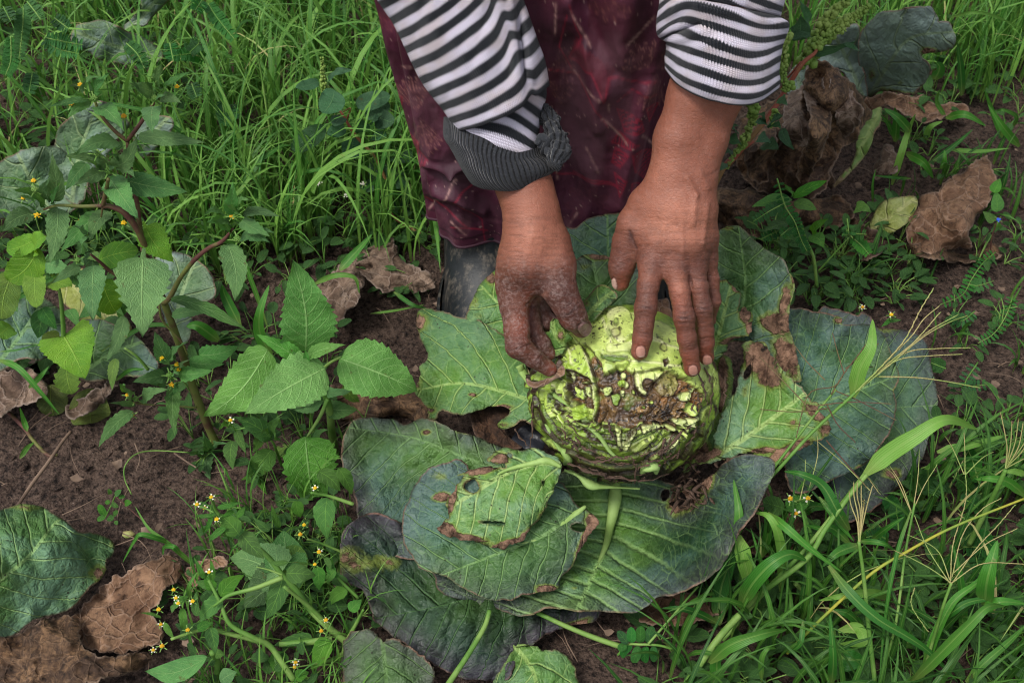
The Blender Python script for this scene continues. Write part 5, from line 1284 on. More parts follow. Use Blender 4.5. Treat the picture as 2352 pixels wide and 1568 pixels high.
# ------------------------------------------------------------------ weeds with single leaves
def wleaf(parent, mat, P0, P1, w, shape='ovate', teeth=9, td=.10, bend=.10, fold=.12, roll=0.0, nu=44, nv=9, seed=0, wave=.02, name='leaf', facing=.75):
    P0, P1 = np.array(P0, float), np.array(P1, float); ax = P1 - P0; L = np.linalg.norm(ax); ax /= L
    vd = CAM - P0; vd /= np.linalg.norm(vd); up = np.array([0, 0, 1.0]); nd = vd * facing + up * (1 - facing)
    lat = np.cross(nd, ax); lat /= np.linalg.norm(lat) + 1e-9; n = np.cross(ax, lat)
    cr, sr = math.cos(roll), math.sin(roll); lat, n = lat * cr + n * sr, n * cr - lat * sr
    u = np.linspace(0, 1, nu); v = np.linspace(-1, 1, nv)
    if shape == 'ovate': pr = (np.sin(np.pi * np.clip(u, 0, 1) ** .62) ** .85) * (1 - .12 * u)
    elif shape == 'delta': pr = np.where(u < .12, .06 + u * .4, np.sin(np.pi * np.clip((u - .12) / .88, 0, 1) ** .52) ** .95)
    elif shape == 'lance': pr = np.sin(np.pi * u ** .8) ** .9
    elif shape == 'round': pr = np.sqrt(np.clip(1 - (2 * u - 1) ** 2, 0, 1)) * (1 - .15 * (u - .5))
    elif shape == 'heart': pr = np.sin(np.pi * np.clip(u * .93 + .07, 0, 1) ** .5) ** .8
    else: pr = np.sin(np.pi * u ** .7)
    pr = np.maximum(pr, .012)
    tt = (u * teeth) % 1
    tooth = (1 - tt) if teeth else 0
    rs = np.random.RandomState(seed + 1)
    amp = td * (1 + .3 * rs.randn(int(teeth) + 2)[np.minimum((u * teeth).astype(int), int(teeth))]) if teeth else 0
    edge = 1 + (amp * (tooth - .5) * 2 * (pr > .1) if teeth else 0)
    asym = 1 + .06 * rs.randn()
    W = w * .5 * pr
    U, Vv = np.meshgrid(u, v, indexing='ij')
    e2 = np.broadcast_to(edge[:, None] if teeth else np.ones((nu, 1)), U.shape)
    ww = W[:, None] * (1 + (e2 - 1) * np.abs(Vv) ** 4) * np.where(Vv > 0, asym, 2 - asym)
    lateral = Vv * ww
    shift = (np.abs(Vv) ** 1.5) * W[:, None] * -.25 * (1 - U) * (1 if shape in ('heart',) else .3) + (td * (tooth[:, None] - .5) * .04 * L * (np.abs(Vv) > .9) if teeth else 0)
    hgt = bend * L * (4 * U * (1 - U) * .7 - .0) - fold * (-np.abs(Vv)) * ww * (1 if fold else 0)
    hgt = hgt + wave * L * np.sin(U * 9 + rs.rand() * 6) * Vv * np.abs(Vv) + wave * L * .8 * np.sin(U * 17 + rs.rand() * 6) * Vv ** 2
    sway = .05 * L * rs.randn() * np.sin(np.pi * U)
    fr = U * teeth - np.abs(Vv) * 1.3 if teeth else U * 7
    hgt = hgt + .004 * L * np.cos(2 * np.pi * fr) * (1 - Vv ** 4)
    X = P0 + ax * (U[..., None] * L + shift[..., None]) + lat * (lateral + sway)[..., None] + n * hgt[..., None]
    V = X.reshape(-1, 3); V[:, 2] = np.maximum(V[:, 2], -.004)
    F = gridfaces(nu, nv)
    return obj(name, V, F, mat, parent, {'uvp': np.stack([U.ravel(), Vv.ravel(), np.full(U.size, rs.rand())], 1)})
def scal(crop): return CROPS[crop][2]
def leafset(parent, crop, y0, data, mat, seed=0, **kw):
    """data rows: bx, by, tx, ty, width, [depth shift of tip towards the camera], [overrides]; all in crop pixels, on the upright plane y = y0"""
    for i, r in enumerate(data):
        ov = dict(kw); m = mat; dy = r[5] if len(r) > 5 else .03; b = 0.0
        if len(r) > 6:
            ov.update(r[6]); m = MAT[ov.pop('mat')] if 'mat' in ov else mat; b = ov.pop('by', 0.0)
        P0 = atY([px(crop, r[:2])], y0 - b)[0]; P1 = atY([px(crop, r[2:4])], y0 - b - dy)[0]
        d = (P0 - CAM) @ FWD
        wleaf(parent, m, P0, P1, r[4] * scal(crop) * d / FPX, seed=seed + i, roll=ov.pop('roll', rng.uniform(-.28, .28)), **ov)
def stemY(parent, crop, y, pts, R, mat, name='stem', n=9, seg=None):
    R = np.array(R) * .72
    ys = np.interp(np.linspace(0, 1, len(pts)), np.linspace(0, 1, len(np.atleast_1d(y))), np.atleast_1d(y))
    P = atY([px(crop, p) for p in pts], ys)
    return tube(name, P, R, mat, parent, n, seg or len(pts) * 6)
def floret(parent, c, r, mat_center, mat_petal=None, npet=8, prad=None, name='flower'):
    """small composite flower: green cup, domed disc of florets, short rays"""
    c = np.array(c, float); r = r * rng.uniform(.7, .95); vd = CAM - c; vd /= np.linalg.norm(vd); a = np.cross(vd, [0, 0, 1.]); a /= np.linalg.norm(a); b = np.cross(vd, a)
    n0 = (vd * .6 + np.array([0, 0, .8])); n0 /= np.linalg.norm(n0); a = np.cross(n0, [1., .1, 0]); a /= np.linalg.norm(a); b = np.cross(n0, a)
    A = Acc()
    for k in range(16):
        t = k * 2.4; q = r * .72 * math.sqrt(k / 16); p = c + a * q * math.cos(t) + b * q * math.sin(t) + n0 * (r * .5 - q * q / r * .5)
        A.add(IV * r * .24 + p, IF)
    o = A.obj(name, mat_center, parent)
    prad = (prad or r * 1.5) * rng.uniform(.5, .66)
    G = Acc(); G.add(IV * np.array([r * .85] * 3) + c - n0 * r * .35, IF)
    for k in range(5):
        t = k * 1.257 + .3; d = a * math.cos(t) + b * math.sin(t); s_ = np.cross(n0, d)
        G.add(np.array([c - n0 * r * .3 + s_ * r * .22, c - n0 * r * .3 - s_ * r * .22, c + d * r * 2.1 - n0 * r * .1 - s_ * r * .12, c + d * r * 2.1 - n0 * r * .1 + s_ * r * .12]), np.array([[0, 1, 2, 3]]))
    G.obj('calyx', MAT['stem_g'], o)
    if mat_petal:
        Pp = Acc(); pr = prad or r * 1.5
        for k in range(npet):
            if rng.rand() < .35: continue
            t = k * 6.283 / npet; d = a * math.cos(t) + b * math.sin(t); s_ = np.cross(n0, d); w = pr * .34
            Pp.add(np.array([c + d * r * .7 + s_ * w * .5, c + d * r * .7 - s_ * w * .5, c + d * pr - s_ * w * .8 + n0 * r * .1, c + d * pr * 1.12 + n0 * r * .12, c + d * pr + s_ * w * .8 + n0 * r * .1]), np.array([[0, 1, 2, 3, 4]]))
        if Pp.n: Pp.obj('petals', mat_petal, o)
    return o

# 1. the tall flowering weed at the left
w1 = thing('flowering_weed', 'tall branching weed with purple stems and small yellow flowers left of the cabbage', 'weed', (-.215, .74, 0))
Y1 = .745
stemY(w1, 'B', [.74, .745, .75, .755, .76], [(1200, 1215), (1150, 1110), (1070, 900), (985, 640), (890, 380), (800, 160), (790, 100)], [.0062, .006, .0056, .005, .0044, .0036, .003], MAT['stem_r'], n=12)
stemY(w1, 'A', [.76, .765, .77], [(800, 1370), (775, 1260), (760, 1130), (722, 930), (705, 780)], [.0034, .003, .0028, .0026, .0022], MAT['stem_r'])
stemY(w1, 'A', [.755, .75], [(805, 1370), (760, 1270), (690, 1180), (620, 1145), (570, 1138)], [.0042, .004, .0038, .0032, .003], MAT['stem_r'])
stemY(w1, 'A', [.75, .755], [(575, 1138), (450, 1142), (320, 1137), (240, 1160)], [.0024, .0022, .0018, .0012], MAT['stem_r'])
stemY(w1, 'A', [.75, .74], [(570, 1138), (590, 1040), (600, 990)], [.0028, .0024, .002], MAT['stem_r'])
stemY(w1, 'A', .75, [(570, 1138), (560, 1200)], [.0014, .001], MAT['stem_r'])
stemY(w1, 'A', .77, [(705, 780), (640, 730), (560, 640), (525, 560)], [.0026, .0022, .0018, .0014], MAT['stem_r'])
stemY(w1, 'A', .77, [(705, 780), (780, 680), (840, 590), (855, 560)], [.0026, .0022, .0018, .0014], MAT['stem_r'])
stemY(w1, 'A', .77, [(700, 770), (690, 660)], [.0014, .001], MAT['stem_g'])
stemY(w1, 'B', [.75, .74, .73], [(905, 430), (940, 400), (1000, 290), (1080, 190), (1160, 125), (1230, 90), (1290, 20)], [.004, .0034, .003, .0028, .0026, .0024, .0014], MAT['stem_r'], n=10)
stemY(w1, 'B', [.755, .75], [(900, 400), (850, 360), (740, 330), (620, 262), (560, 210), (500, 160)], [.002, .0022, .0024, .0022, .002, .0014], MAT['stem_r'])
stemY(w1, 'B', [.745, .74], [(880, 430), (900, 530), (1000, 640), (1040, 720)], [.0016, .0015, .0014, .001], MAT['stem_r'])
stemY(w1, 'B', [.75, .73], [(1060, 930), (1000, 840), (960, 800)], [.0016, .0012, .001], MAT['stem_g'])
stemY(w1, 'B', [.74, .72], [(1090, 1010), (950, 1000), (790, 990), (740, 980)], [.0015, .0013, .0011, .0008], MAT['stem_r'])
stemY(w1, 'B', [.74, .735], [(1170, 1160), (1160, 1250)], [.0016, .001], MAT['stem_g'])
stemY(w1, 'B', .76, [(820, 800), (760, 730), (690, 680)], [.0024, .002, .0014], MAT['stem_g'])
LA = [(520, 510, 612, 400, 75), (490, 545, 268, 592, 46), (500, 568, 375, 655, 62), (440, 500, 382, 478, 36), (545, 590, 685, 722, 110, .05), (480, 540, 480, 435, 26), (470, 500, 560, 430, 30),
      (850, 510, 715, 462, 84), (880, 480, 900, 352, 78), (915, 480, 1057, 396, 46), (885, 560, 1005, 572, 72), (850, 590, 848, 738, 118, .05), (830, 480, 820, 405, 40), (850, 540, 725, 437, 22),
      (765, 752, 1142, 792, 92, .01), (655, 785, 408, 860, 96, .04), (655, 890, 585, 850, 40), (620, 915, 766, 742, 104, .02), (600, 905, 358, 862, 78, .02), (590, 945, 404, 1030, 92, .05), (610, 990, 762, 1210, 150, .06), (645, 930, 748, 985, 62), (700, 1000, 1038, 1062, 142, .01), (478, 905, 365, 1048, 92),
      (300, 1115, 288, 848, 100, .0), (245, 1140, 82, 1050, 78), (270, 1110, 278, 985, 62), (180, 1180, 0, 1284, 104), (320, 1150, 278, 1458, 128, .06), (545, 1175, 335, 1400, 104, .05), (600, 1170, 498, 1330, 104, .04), (290, 1120, 335, 1010, 40), (190, 1140, 120, 1080, 50),
      (560, 940, 560, 850, 26), (560, 950, 480, 880, 30), (600, 960, 660, 920, 30), (500, 870, 560, 850, 24), (860, 560, 930, 520, 24), (500, 560, 400, 520, 22)]
leafset(w1, 'A', .765, LA, MAT['weed'], 10, shape='ovate', teeth=8, td=.09)
leafset(w1, 'A', .752, [(790, 1225, 962, 1452, 172, .02, dict(mat='weed_yellow', by=-.02)), (690, 1230, 760, 1300, 70, .02, dict(mat='weed_yellow', by=-.02))], MAT['weed_yellow'], 70, shape='delta', teeth=9)
LB = [(795, 128, 788, 622, 292, .07, dict(shape='delta', teeth=10, td=.11)), (545, 195, 766, 140, 150, .0, dict(mat='weed_yellow', shape='round', teeth=12, td=.05, by=-.03)), (520, 222, 514, 530, 150, .05), (440, 228, 285, 322, 66), (480, 140, 480, 60, 80), (470, 50, 440, 20, 60),
      (945, 405, 1400, 610, 78, .03, dict(bend=.2)), (950, 500, 1155, 480, 70, -.02), (690, 505, 590, 752, 84, .04), (640, 738, 622, 915, 62, .03, dict(mat='weed_yellow')),
      (1260, 105, 1300, 420, 150, .04), (940, 762, 858, 588, 108, .0), (955, 735, 1036, 645, 62), (985, 822, 1182, 806, 92), (925, 835, 730, 870, 82), (910, 860, 800, 870, 110, .02), (960, 895, 966, 1160, 84, .05), (735, 1028, 545, 1232, 92, .05), (745, 990, 608, 984, 38), (790, 965, 925, 905, 80), (700, 930, 690, 880, 30), (720, 960, 672, 890, 54),
      (1000, 800, 1060, 740, 26), (940, 800, 900, 760, 26), (960, 870, 990, 830, 30), (980, 880, 930, 960, 26), (1050, 760, 1240, 770, 90, .01), (1100, 720, 1320, 670, 120, -.01)]
leafset(w1, 'B', .735, LB, MAT['weed'], 120, shape='ovate', teeth=8, td=.09)
LR = [(1290, 1185, 1290, 1012, 88, .0), (1345, 1190, 1552, 1200, 62), (1340, 1222, 1497, 1310, 92, .03), (1275, 1290, 1150, 1230, 104), (1335, 1315, 1490, 1342, 84), (1240, 1190, 1130, 1185, 56), (1300, 1170, 1240, 1130, 50), (1320, 1160, 1380, 1105, 50), (1270, 1240, 1180, 1225, 60), (1400, 1330, 1520, 1290, 54)]
leafset(w1, 'A', .735, LR, MAT['weed'], 170, shape='ovate', teeth=6, td=.09)
LS = [(1160, 1240, 1128, 1150, 64), (1180, 1230, 1256, 1205, 46), (1120, 1266, 1035, 1258, 42), (1180, 1290, 1180, 1462, 78, .04), (1140, 1240, 1080, 1215, 20), (1140, 1300, 1125, 1270, 30)]
leafset(w1, 'B', .735, LS, MAT['weed'], 190, shape='ovate', teeth=5, td=.09)
for c_, pts, y in [('A', [(445, 472), (393, 576), (872, 428), (980, 482), (186, 1002), (206, 1190), (1280, 1198), (556, 1206), (450, 1222), (685, 645), (128, 1098), (685, 1235)], .755), ('B', [(897, 735), (950, 884), (980, 772), (732, 1052), (1148, 1264), (990, 800), (706, 940)], .73)]:
    for p in pts: floret(w1, atY([px(c_, p)], y)[0], .0032 if p[0] != 685 else .004, MAT['petal_y'], MAT['petal_y'] if p[0] in (950, 206, 1148, 897, 1280) else None, 5, .005)
for c_, pts, y in [('A', [(520, 545), (855, 545), (540, 850), (600, 945), (1300, 1170), (1315, 1325), (190, 1050), (430, 1440)], .75), ('B', [(940, 830), (750, 960)], .73)]:
    for p in pts: floret(w1, atY([px(c_, p)], y)[0], .0045, MAT['stem_g'], name='bud')

# 2. broad toothed weed next to it
w2 = thing('broad_leaved_weed', 'bright green weed with large saw toothed leaves between the tall weed and the cabbage', 'weed', (-.15, .76, 0))
stemY(w2, 'B', [.735, .73, .72], [(1870, 1330), (1840, 1170), (1815, 980), (1740, 830), (1700, 770)], [.006, .0058, .005, .004, .003], MAT['stem_g'], n=12)
stemY(w2, 'B', [.73, .72], [(1780, 800), (1830, 760), (1890, 730)], [.0022, .002, .0016], MAT['stem_g'])
stemY(w2, 'B', [.725, .70], [(1815, 960), (1770, 1060), (1720, 1140), (1690, 1190)], [.003, .0026, .002, .0016], MAT['stem_g'])
leafset(w2, 'B', .70, [(1690, 700, 1620, 193, 318, -.01, dict(bend=.06, teeth=13, roll=.05)), (1880, 738, 2312, 916, 330, -.0, dict(bend=.2, fold=-.12, teeth=11, roll=.1)), (1480, 690, 1128, 1058, 270, .03, dict(bend=.12, fold=-.1)), (1800, 792, 1356, 1046, 300, .06, dict(bend=.08, teeth=11, by=.02, roll=-.1)),
                      (1665, 745, 1418, 605, 96, .0, dict(by=.012, fold=.3)), (1700, 725, 1915, 663, 84, .01, dict(by=.014, fold=.3)), (1688, 1170, 1745, 1575, 320, .03, dict(teeth=12, bend=.05)), (1670, 760, 1620, 700, 50, .0, dict(by=.02, fold=.4)), (1690, 760, 1690, 690, 44, 0, dict(by=.02, fold=.4))],
        MAT['weed_light'], 210, shape='ovate', teeth=10, td=.075, nu=60, nv=11)
leafset(w2, 'B', .735, [(1800, 1010, 1976, 1022, 112, .0), (1780, 960, 1600, 1010, 120, .0), (1770, 930, 1460, 1032, 130, -.01), (1900, 880, 1990, 980, 80, 0, dict(mat='weed_yellow')), (1800, 920, 1960, 910, 60), (1730, 1180, 1820, 1130, 70), (1520, 1240, 1760, 1310, 90, .01, dict(mat='weed_yellow'))], MAT['weed'], 230, shape='ovate', teeth=7, td=.08)

# 3. small herb in front of it
w3 = thing('small_herb', 'small fresh green herb with white and yellow daisies under the broad leaved weed', 'weed', (-.2, .70, 0))
stemY(w3, 'B', [.71, .705], [(1560, 1330), (1530, 1250), (1500, 1190), (1400, 1120), (1310, 1130), (1285, 1110)], [.0024, .002, .0018, .0014, .001, .0008], MAT['stem_g'])
stemY(w3, 'B', [.70, .70], [(1500, 1600), (1490, 1440), (1440, 1430), (1400, 1440)], [.003, .0026, .001, .0006], MAT['stem_g'])
leafset(w3, 'B', .705, [(1500, 1178, 1300, 1062, 112, .0), (1310, 1140, 1360, 1262, 56), (1288, 1195, 1290, 1352, 84), (1505, 1240, 1362, 1432, 130, .02), (1280, 1110, 1210, 1135, 40), (1470, 1420, 1365, 1512, 56, .01), (1450, 1430, 1480, 1490, 46), (1540, 1180, 1560, 1060, 70), (1430, 1190, 1400, 1260, 60), (1500, 1180, 1440, 1160, 40),
                      (1440, 1430, 1410, 1400, 24), (1330, 1060, 1250, 1050, 30)], MAT['herb'], 250, shape='ovate', teeth=6, td=.05)
for p in [(1275, 1080), (1740, 1452)]: floret(w3, atY([px('B', p)], .69)[0], .0028, MAT['petal_y'], MAT['petal_w'], 5, .0055)

# 4. yellow green weed with lobed leaves, far left
w4 = thing('lobed_weed', 'yellow green weed with rounded wrinkled leaves at the left edge', 'weed', (-.36, .80, 0))
stemY(w4, 'B', [.80, .80], [(350, 1200), (345, 800), (350, 600), (340, 440), (320, 320)], [.004, .0036, .0032, .0028, .002], MAT['stem_g'])
stemY(w4, 'B', [.80, .79], [(330, 360), (200, 330), (120, 315), (60, 300)], [.002, .002, .0016, .001], MAT['stem_r'])
stemY(w4, 'B', [.80, .80], [(275, 1180), (285, 1120), (290, 1060)], [.0034, .003, .002], MAT['stem_g'])
leafset(w4, 'B', .80, [(350, 610, 470, 850, 300, .04, dict(shape='heart', teeth=12, td=.05)), (215, 120, 48, 306, 190, .01), (215, 70, 35, 140, 110, .0), (205, 230, 205, 455, 120, .04), (60, 290, 10, 520, 150, .03), (300, 300, 390, 340, 110), (560, 300, 640, 480, 170, .0), (370, 780, 400, 935, 130, .02, dict(teeth=5, td=.15)), (330, 600, 230, 660, 90, .0, dict(mat='weed_olive')), (200, 150, 260, 60, 110), (60, 560, -10, 620, 110)],
        MAT['weed_yellow'], 270, shape='round', teeth=10, td=.05, wave=.03)
leafset(w4, 'B', .80, [(480, 905, 545, 1182, 215, .03, dict(mat='weed_olive', shape='round', teeth=0)), (280, 880, 300, 1060, 165, .02, dict(mat='weed_olive', shape='round', teeth=9)), (290, 1050, 300, 1120, 80, 0)], MAT['weed_olive'], 290, shape='round', teeth=10, td=.05)

rr5 = np.random.RandomState(5)
ex = []
for i in range(72):
    x, y = rr5.uniform(-20, 900), rr5.uniform(150, 900); a = rr5.uniform(.2, 2.9); l = rr5.uniform(90, 190)
    if 430 < y and x > 620: continue
    ex.append((x, y, x + l * math.cos(a), y + l * abs(math.sin(a)) * .9, l * rr5.uniform(.4, .7), .02, dict(mat=['weed', 'weed_yellow', 'weed', 'cover'][i % 4], teeth=[8, 0, 6][i % 3])))
leafset(w4, 'B', .86, ex, MAT['weed'], 700, shape='ovate', td=.07)
# 5. hairy daisy herb along the lower edge, left of the cabbage
w5 = thing('daisy_herb', 'sprawling hairy herb with tiny white and yellow daisies at the bottom left', 'weed', (-.13, .55, 0))
def stemZ(parent, crop, pts, zz, R, mat, name='stem', n=8):
    P = atZ([px(crop, p) for p in pts], np.interp(np.linspace(0, 1, len(pts)), np.linspace(0, 1, len(np.atleast_1d(zz))), np.atleast_1d(zz)))
    return tube(name, P, np.array(R) * .78, mat, parent, n, len(pts) * 6)
def leafZ(parent, crop, data, mat, seed=0, **kw):
    for i, r in enumerate(data):
        ov = dict(kw); z0, z1 = r[5], r[6]; m = mat
        if len(r) > 7: ov.update(r[7]); m = MAT[ov.pop('mat')] if 'mat' in ov else mat
        P0 = atZ([px(crop, r[:2])], z0)[0]; P1 = atZ([px(crop, r[2:4])], z1)[0]; d = (P0 - CAM) @ FWD
        wleaf(parent, m, P0, P1, r[4] * scal(crop) * d / FPX, seed=seed + i, roll=ov.pop('roll', rng.uniform(-.25, .25)), **ov)
for pts, zz, R in [([(2110, 1320), (1990, 1220), (1880, 1110), (1800, 1000), (1720, 915), (1640, 810), (1540, 720), (1440, 645), (1330, 540), (1300, 480), (1285, 440)], [.02, .16], [.0042, .0036, .0024, .0012]),
                   ([(2070, 1290), (1900, 1120), (1730, 980)], [.02, .1], [.003, .002]), ([(1720, 925), (1550, 990), (1400, 1030), (1340, 1070), (1300, 1100)], [.11, .09], [.0028, .0014]),
                   ([(1640, 1330), (1400, 1270), (1250, 1240), (1040, 1300)], [.03, .07], [.003, .0016]), ([(1790, 1550), (1720, 1450), (1640, 1340), (1540, 1290), (1400, 1210), (1340, 1080), (1270, 940)], [.02, .10], [.0038, .003, .0018]),
                   ([(2110, 1310), (2180, 1180), (2210, 1120)], [.02, .06], [.0028, .0014]), ([(1700, 1330), (1850, 1320), (2020, 1300)], [.03, .03], [.0036, .004]), ([(2100, 1310), (2080, 1390), (1980, 1440)], [.03, .01], [.003, .002]), ([(1980, 1440), (1800, 1470)], [.02, .04], [.001, .0007]),
                   ([(2150, 480), (2000, 430), (1890, 410)], [.08, .10], [.0024, .0014]), ([(2180, 1050), (2060, 930), (1990, 830), (1950, 780)], [.04, .1], [.002, .001]), ([(2080, 770), (1960, 720), (1870, 690)], [.05, .08], [.0016, .001]), ([(1320, 1560), (1320, 1440), (1290, 1380)], [.01, .06], [.004, .0034]),
                   ([(1720, 910), (1640, 880), (1560, 860)], [.11, .12], [.0014, .0006]), ([(1300, 530), (1240, 500), (1195, 485)], [.16, .165], [.0012, .0008])]:
    stemZ(w5, 'M', pts, zz, R, MAT['stem_g'])
leafZ(w5, 'M', [(1450, 660, 1330, 540, 120, .14, .15), (1470, 660, 1605, 810, 120, .13, .12), (1320, 500, 1470, 465, 34, .16, .16), (1310, 545, 1195, 545, 34, .16, .15), (1290, 540, 1242, 650, 34, .16, .14), (1370, 620, 1268, 716, 46, .15, .13), (1440, 560, 1492, 490, 40, .15, .15), (1420, 520, 1350, 560, 34, .15, .15),
                (1720, 930, 1620, 1180, 125, .10, .07), (1350, 1060, 1215, 1190, 120, .09, .06), (1340, 1040, 1485, 910, 104, .09, .09), (1740, 900, 1920, 912, 120, .11, .10, dict(bend=.22)), (1750, 830, 1630, 830, 36, .12, .12), (1290, 980, 1190, 950, 60, .08, .08), (1300, 1000, 1240, 900, 70, .08, .09), (1110, 1110, 1120, 1260, 56, .08, .05), (1060, 1090, 1150, 1040, 50, .09, .09), (1040, 1130, 1100, 1090, 40, .08, .09),
                (2000, 840, 2060, 930, 60, .08, .07), (1930, 860, 1940, 1000, 90, .07, .05), (2040, 880, 1990, 960, 60, .08, .06), (1990, 1290, 1900, 1490, 120, .04, .02), (1900, 1290, 1660, 1340, 80, .03, .03), (1980, 800, 2010, 880, 40, .09, .08), (1800, 460, 1830, 560, 80, .08, .06), (1990, 440, 1990, 690, 140, .08, .05), (1940, 280, 2070, 400, 110, .09, .07), (2060, 260, 2140, 420, 90, .09, .06),
                (2110, 1000, 2000, 1100, 90, .05, .03), (2130, 1130, 2200, 1060, 80, .05, .05), (1800, 1540, 1880, 1500, 80, .04, .04), (1690, 1370, 1700, 1540, 120, .03, .01), (1240, 930, 1180, 800, 36, .09, .11), (1290, 940, 1280, 810, 40, .09, .11), (1200, 1160, 1200, 1000, 50, .08, .09), (980, 1170, 850, 1140, 22, .08, .09), (1000, 1200, 1060, 1300, 40, .07, .06), (1200, 1240, 1300, 1200, 60, .07, .07),
                (1410, 640, 1500, 700, 90, .12, .12), (1280, 1230, 1310, 1390, 84, .08, .07, dict(fold=.5, teeth=0, mat='herb')), (1310, 1390, 1370, 1390, 60, .06, .06), (1640, 640, 1540, 560, 50, .06, .07), (1700, 620, 1650, 480, 44, .06, .08)], MAT['herb'], 300, shape='ovate', teeth=5, td=.05, fold=.16)
leafZ(w5, 'M', [(1260, 1410, 885, 1495, 136, .07, .05, dict(mat='weed', shape='lance', teeth=0)), (1340, 1560, 1440, 1500, 110, .05, .06, dict(mat='weed', shape='lance', teeth=0)), (1720, 900, 1830, 740, 200, .04, .05, dict(mat='weed_yellow', shape='round', teeth=0)), (1700, 920, 1400, 800, 290, .045, .045, dict(mat='weed', shape='heart', teeth=11)), (1700, 940, 1480, 1110, 250, .04, .04, dict(mat='weed', shape='heart', teeth=11)), (1720, 880, 1720, 640, 260, .045, .05, dict(mat='weed', shape='heart', teeth=11))], MAT['herb'], 380, td=.05)
for x, y, z, pt in [(1285, 437, .165, 1), (1198, 482, .165, 1), (1245, 503, .16, 1), (1318, 572, .155, 1), (1916, 382, .105, 1), (1850, 606, .09, 0), (1940, 770, .1, 1), (1915, 846, .09, 0), (1272, 893, .105, 1), (1056, 1000, .1, 0), (1070, 1050, .1, 1), (1084, 1082, .1, 1), (965, 1120, .09, 0), (1172, 1070, .09, 1), (978, 1210, .08, 1), (1142, 1244, .07, 0), (932, 1366, .06, 1), (986, 1342, .06, 1), (1982, 1184, .05, 1), (1954, 1250, .045, 0), (1798, 1440, .04, 1), (1794, 1468, .035, 0), (1136, 1526, .04, 0), (1826, 664, .09, 0)]:
    floret(w5, atZ([px('M', (x, y))], z)[0], .0027, MAT['petal_y'], MAT['petal_w'] if pt else None, 5, .0046)

# 6. two toothed leaves of a low plant at the bottom
w6 = thing('round_leaved_weed', 'low weed with two big rough toothed leaves under the cabbage at the bottom edge', 'weed', (.0, .5, 0))
traced('leaf', 'L', [(90, 1250), (105, 1180), (150, 1145), (215, 1130), (262, 1165), (285, 1200), (310, 1178), (370, 1195), (430, 1225), (490, 1270), (532, 1315), (540, 1370), (500, 1480), (300, 1520), (120, 1480), (84, 1330)], [(285, 1200), (300, 1340), (310, 1510)], [(90, 1250, .03), (285, 1200, .055), (535, 1320, .035), (300, 1500, .03)], MAT['rough_leaf'], w6, seed=301, k=.5, P=.02, jag=3, jagf=.11)
traced('leaf', 'L', [(828, 1410), (866, 1335), (900, 1285), (938, 1240), (935, 1206), (980, 1200), (1040, 1216), (1100, 1242), (1168, 1240), (1220, 1290), (1246, 1350), (1240, 1450), (1100, 1510), (850, 1500)], [(940, 1215), (1030, 1340), (1060, 1500)], [(830, 1410, .02), (940, 1210, .03), (1240, 1350, .025), (1050, 1350, .035)], MAT['cab_green'], w6, seed=302, k=.5, P=.018, jag=3, jagf=.11, pucker=.0025)
stemZ(w6, 'L', [(330, 1190), (420, 1250), (520, 1400)], [.05, 0], [.003, .004], MAT['stem_g'])
stemZ(w6, 'L', [(815, 1040), (790, 1120), (720, 1240), (640, 1360), (560, 1480)], [.055, .045], [.0026, .003, .0034], MAT['stem_g'])
stemZ(w6, 'L', [(1050, 1050), (1200, 1120), (1350, 1180), (1500, 1230)], [.045, .03], [.0026, .0034], MAT['stem_g'])

# 7. compound leaved weeds
def frond(parent, crop, pts, zz, n, ll, lw, mode='y', mat='compound', r=.0009):
    f = atY if mode == 'y' else atZ
    P = f([px(crop, p) for p in pts], np.interp(np.linspace(0, 1, len(pts)), np.linspace(0, 1, len(np.atleast_1d(zz))), np.atleast_1d(zz)))
    C = catmull(P, n + 2); tube('rachis', C, [r, r * .5], MAT['stem_g'], parent, 5, n + 2, spline=False)
    T = np.gradient(C, axis=0); T /= np.linalg.norm(T, axis=1)[:, None]; A = Acc()
    t = np.linspace(0, 2 * np.pi, 9, endpoint=False)
    for i in range(1, n + 1):
        vd = CAM - C[i]; vd /= np.linalg.norm(vd); s = np.cross(T[i], vd); s /= np.linalg.norm(s); nn = np.cross(s, T[i])
        k = ll * (1 - .45 * abs(i / n - .45) * 1.4)
        for sg in (-1, 1):
            d = s * sg + T[i] * .35 + nn * rng.uniform(-.25, .45); d /= np.linalg.norm(d); e = np.cross(nn, d)
            u = (1 + np.cos(t)) * .5
            W = C[i] + d * (u * k)[:, None] + e * (np.sin(t) * lw * k * .5)[:, None] + nn * (np.abs(np.sin(t)) * .04 * k)[:, None]
            A.add(W, np.array([list(range(9))]), uvp=np.stack([u, np.sin(t), u * 0], 1))
    return A.obj('leaflets', MAT[mat], parent)
w7 = thing('compound_leaved_weed', 'slender weed with rows of tiny oval leaflets behind the right hand side of the cabbage', 'weed', (.3, .9, 0))
for pts, n in [([(640, 1120), (690, 1290), (750, 1390), (790, 1500), (830, 1580)], 20), ([(690, 1275), (600, 1320), (490, 1390)], 12), ([(690, 1290), (640, 1340), (630, 1380)], 6), ([(1080, 1370), (1090, 1470), (1080, 1440)], 4), ([(1100, 1480), (1170, 1540), (1220, 1600)], 8), ([(1095, 1475), (1050, 1470)], 4), ([(720, 1430), (660, 1480)], 6), ([(660, 1440), (540, 1500)], 6), ([(1110, 1465), (1200, 1470)], 6)]:
    frond(w7, 'N', pts, [.92, .90], n, .0085, .5)
stemY(w7, 'N', [.93, .92], [(790, 1400), (820, 1500), (870, 1620), (890, 1800)], [.0016, .002, .0024, .003], MAT['stem_g'])
stemY(w7, 'N', .92, [(1090, 1490), (1000, 1590), (900, 1700)], [.001, .0012, .0016], MAT['stem_g'])
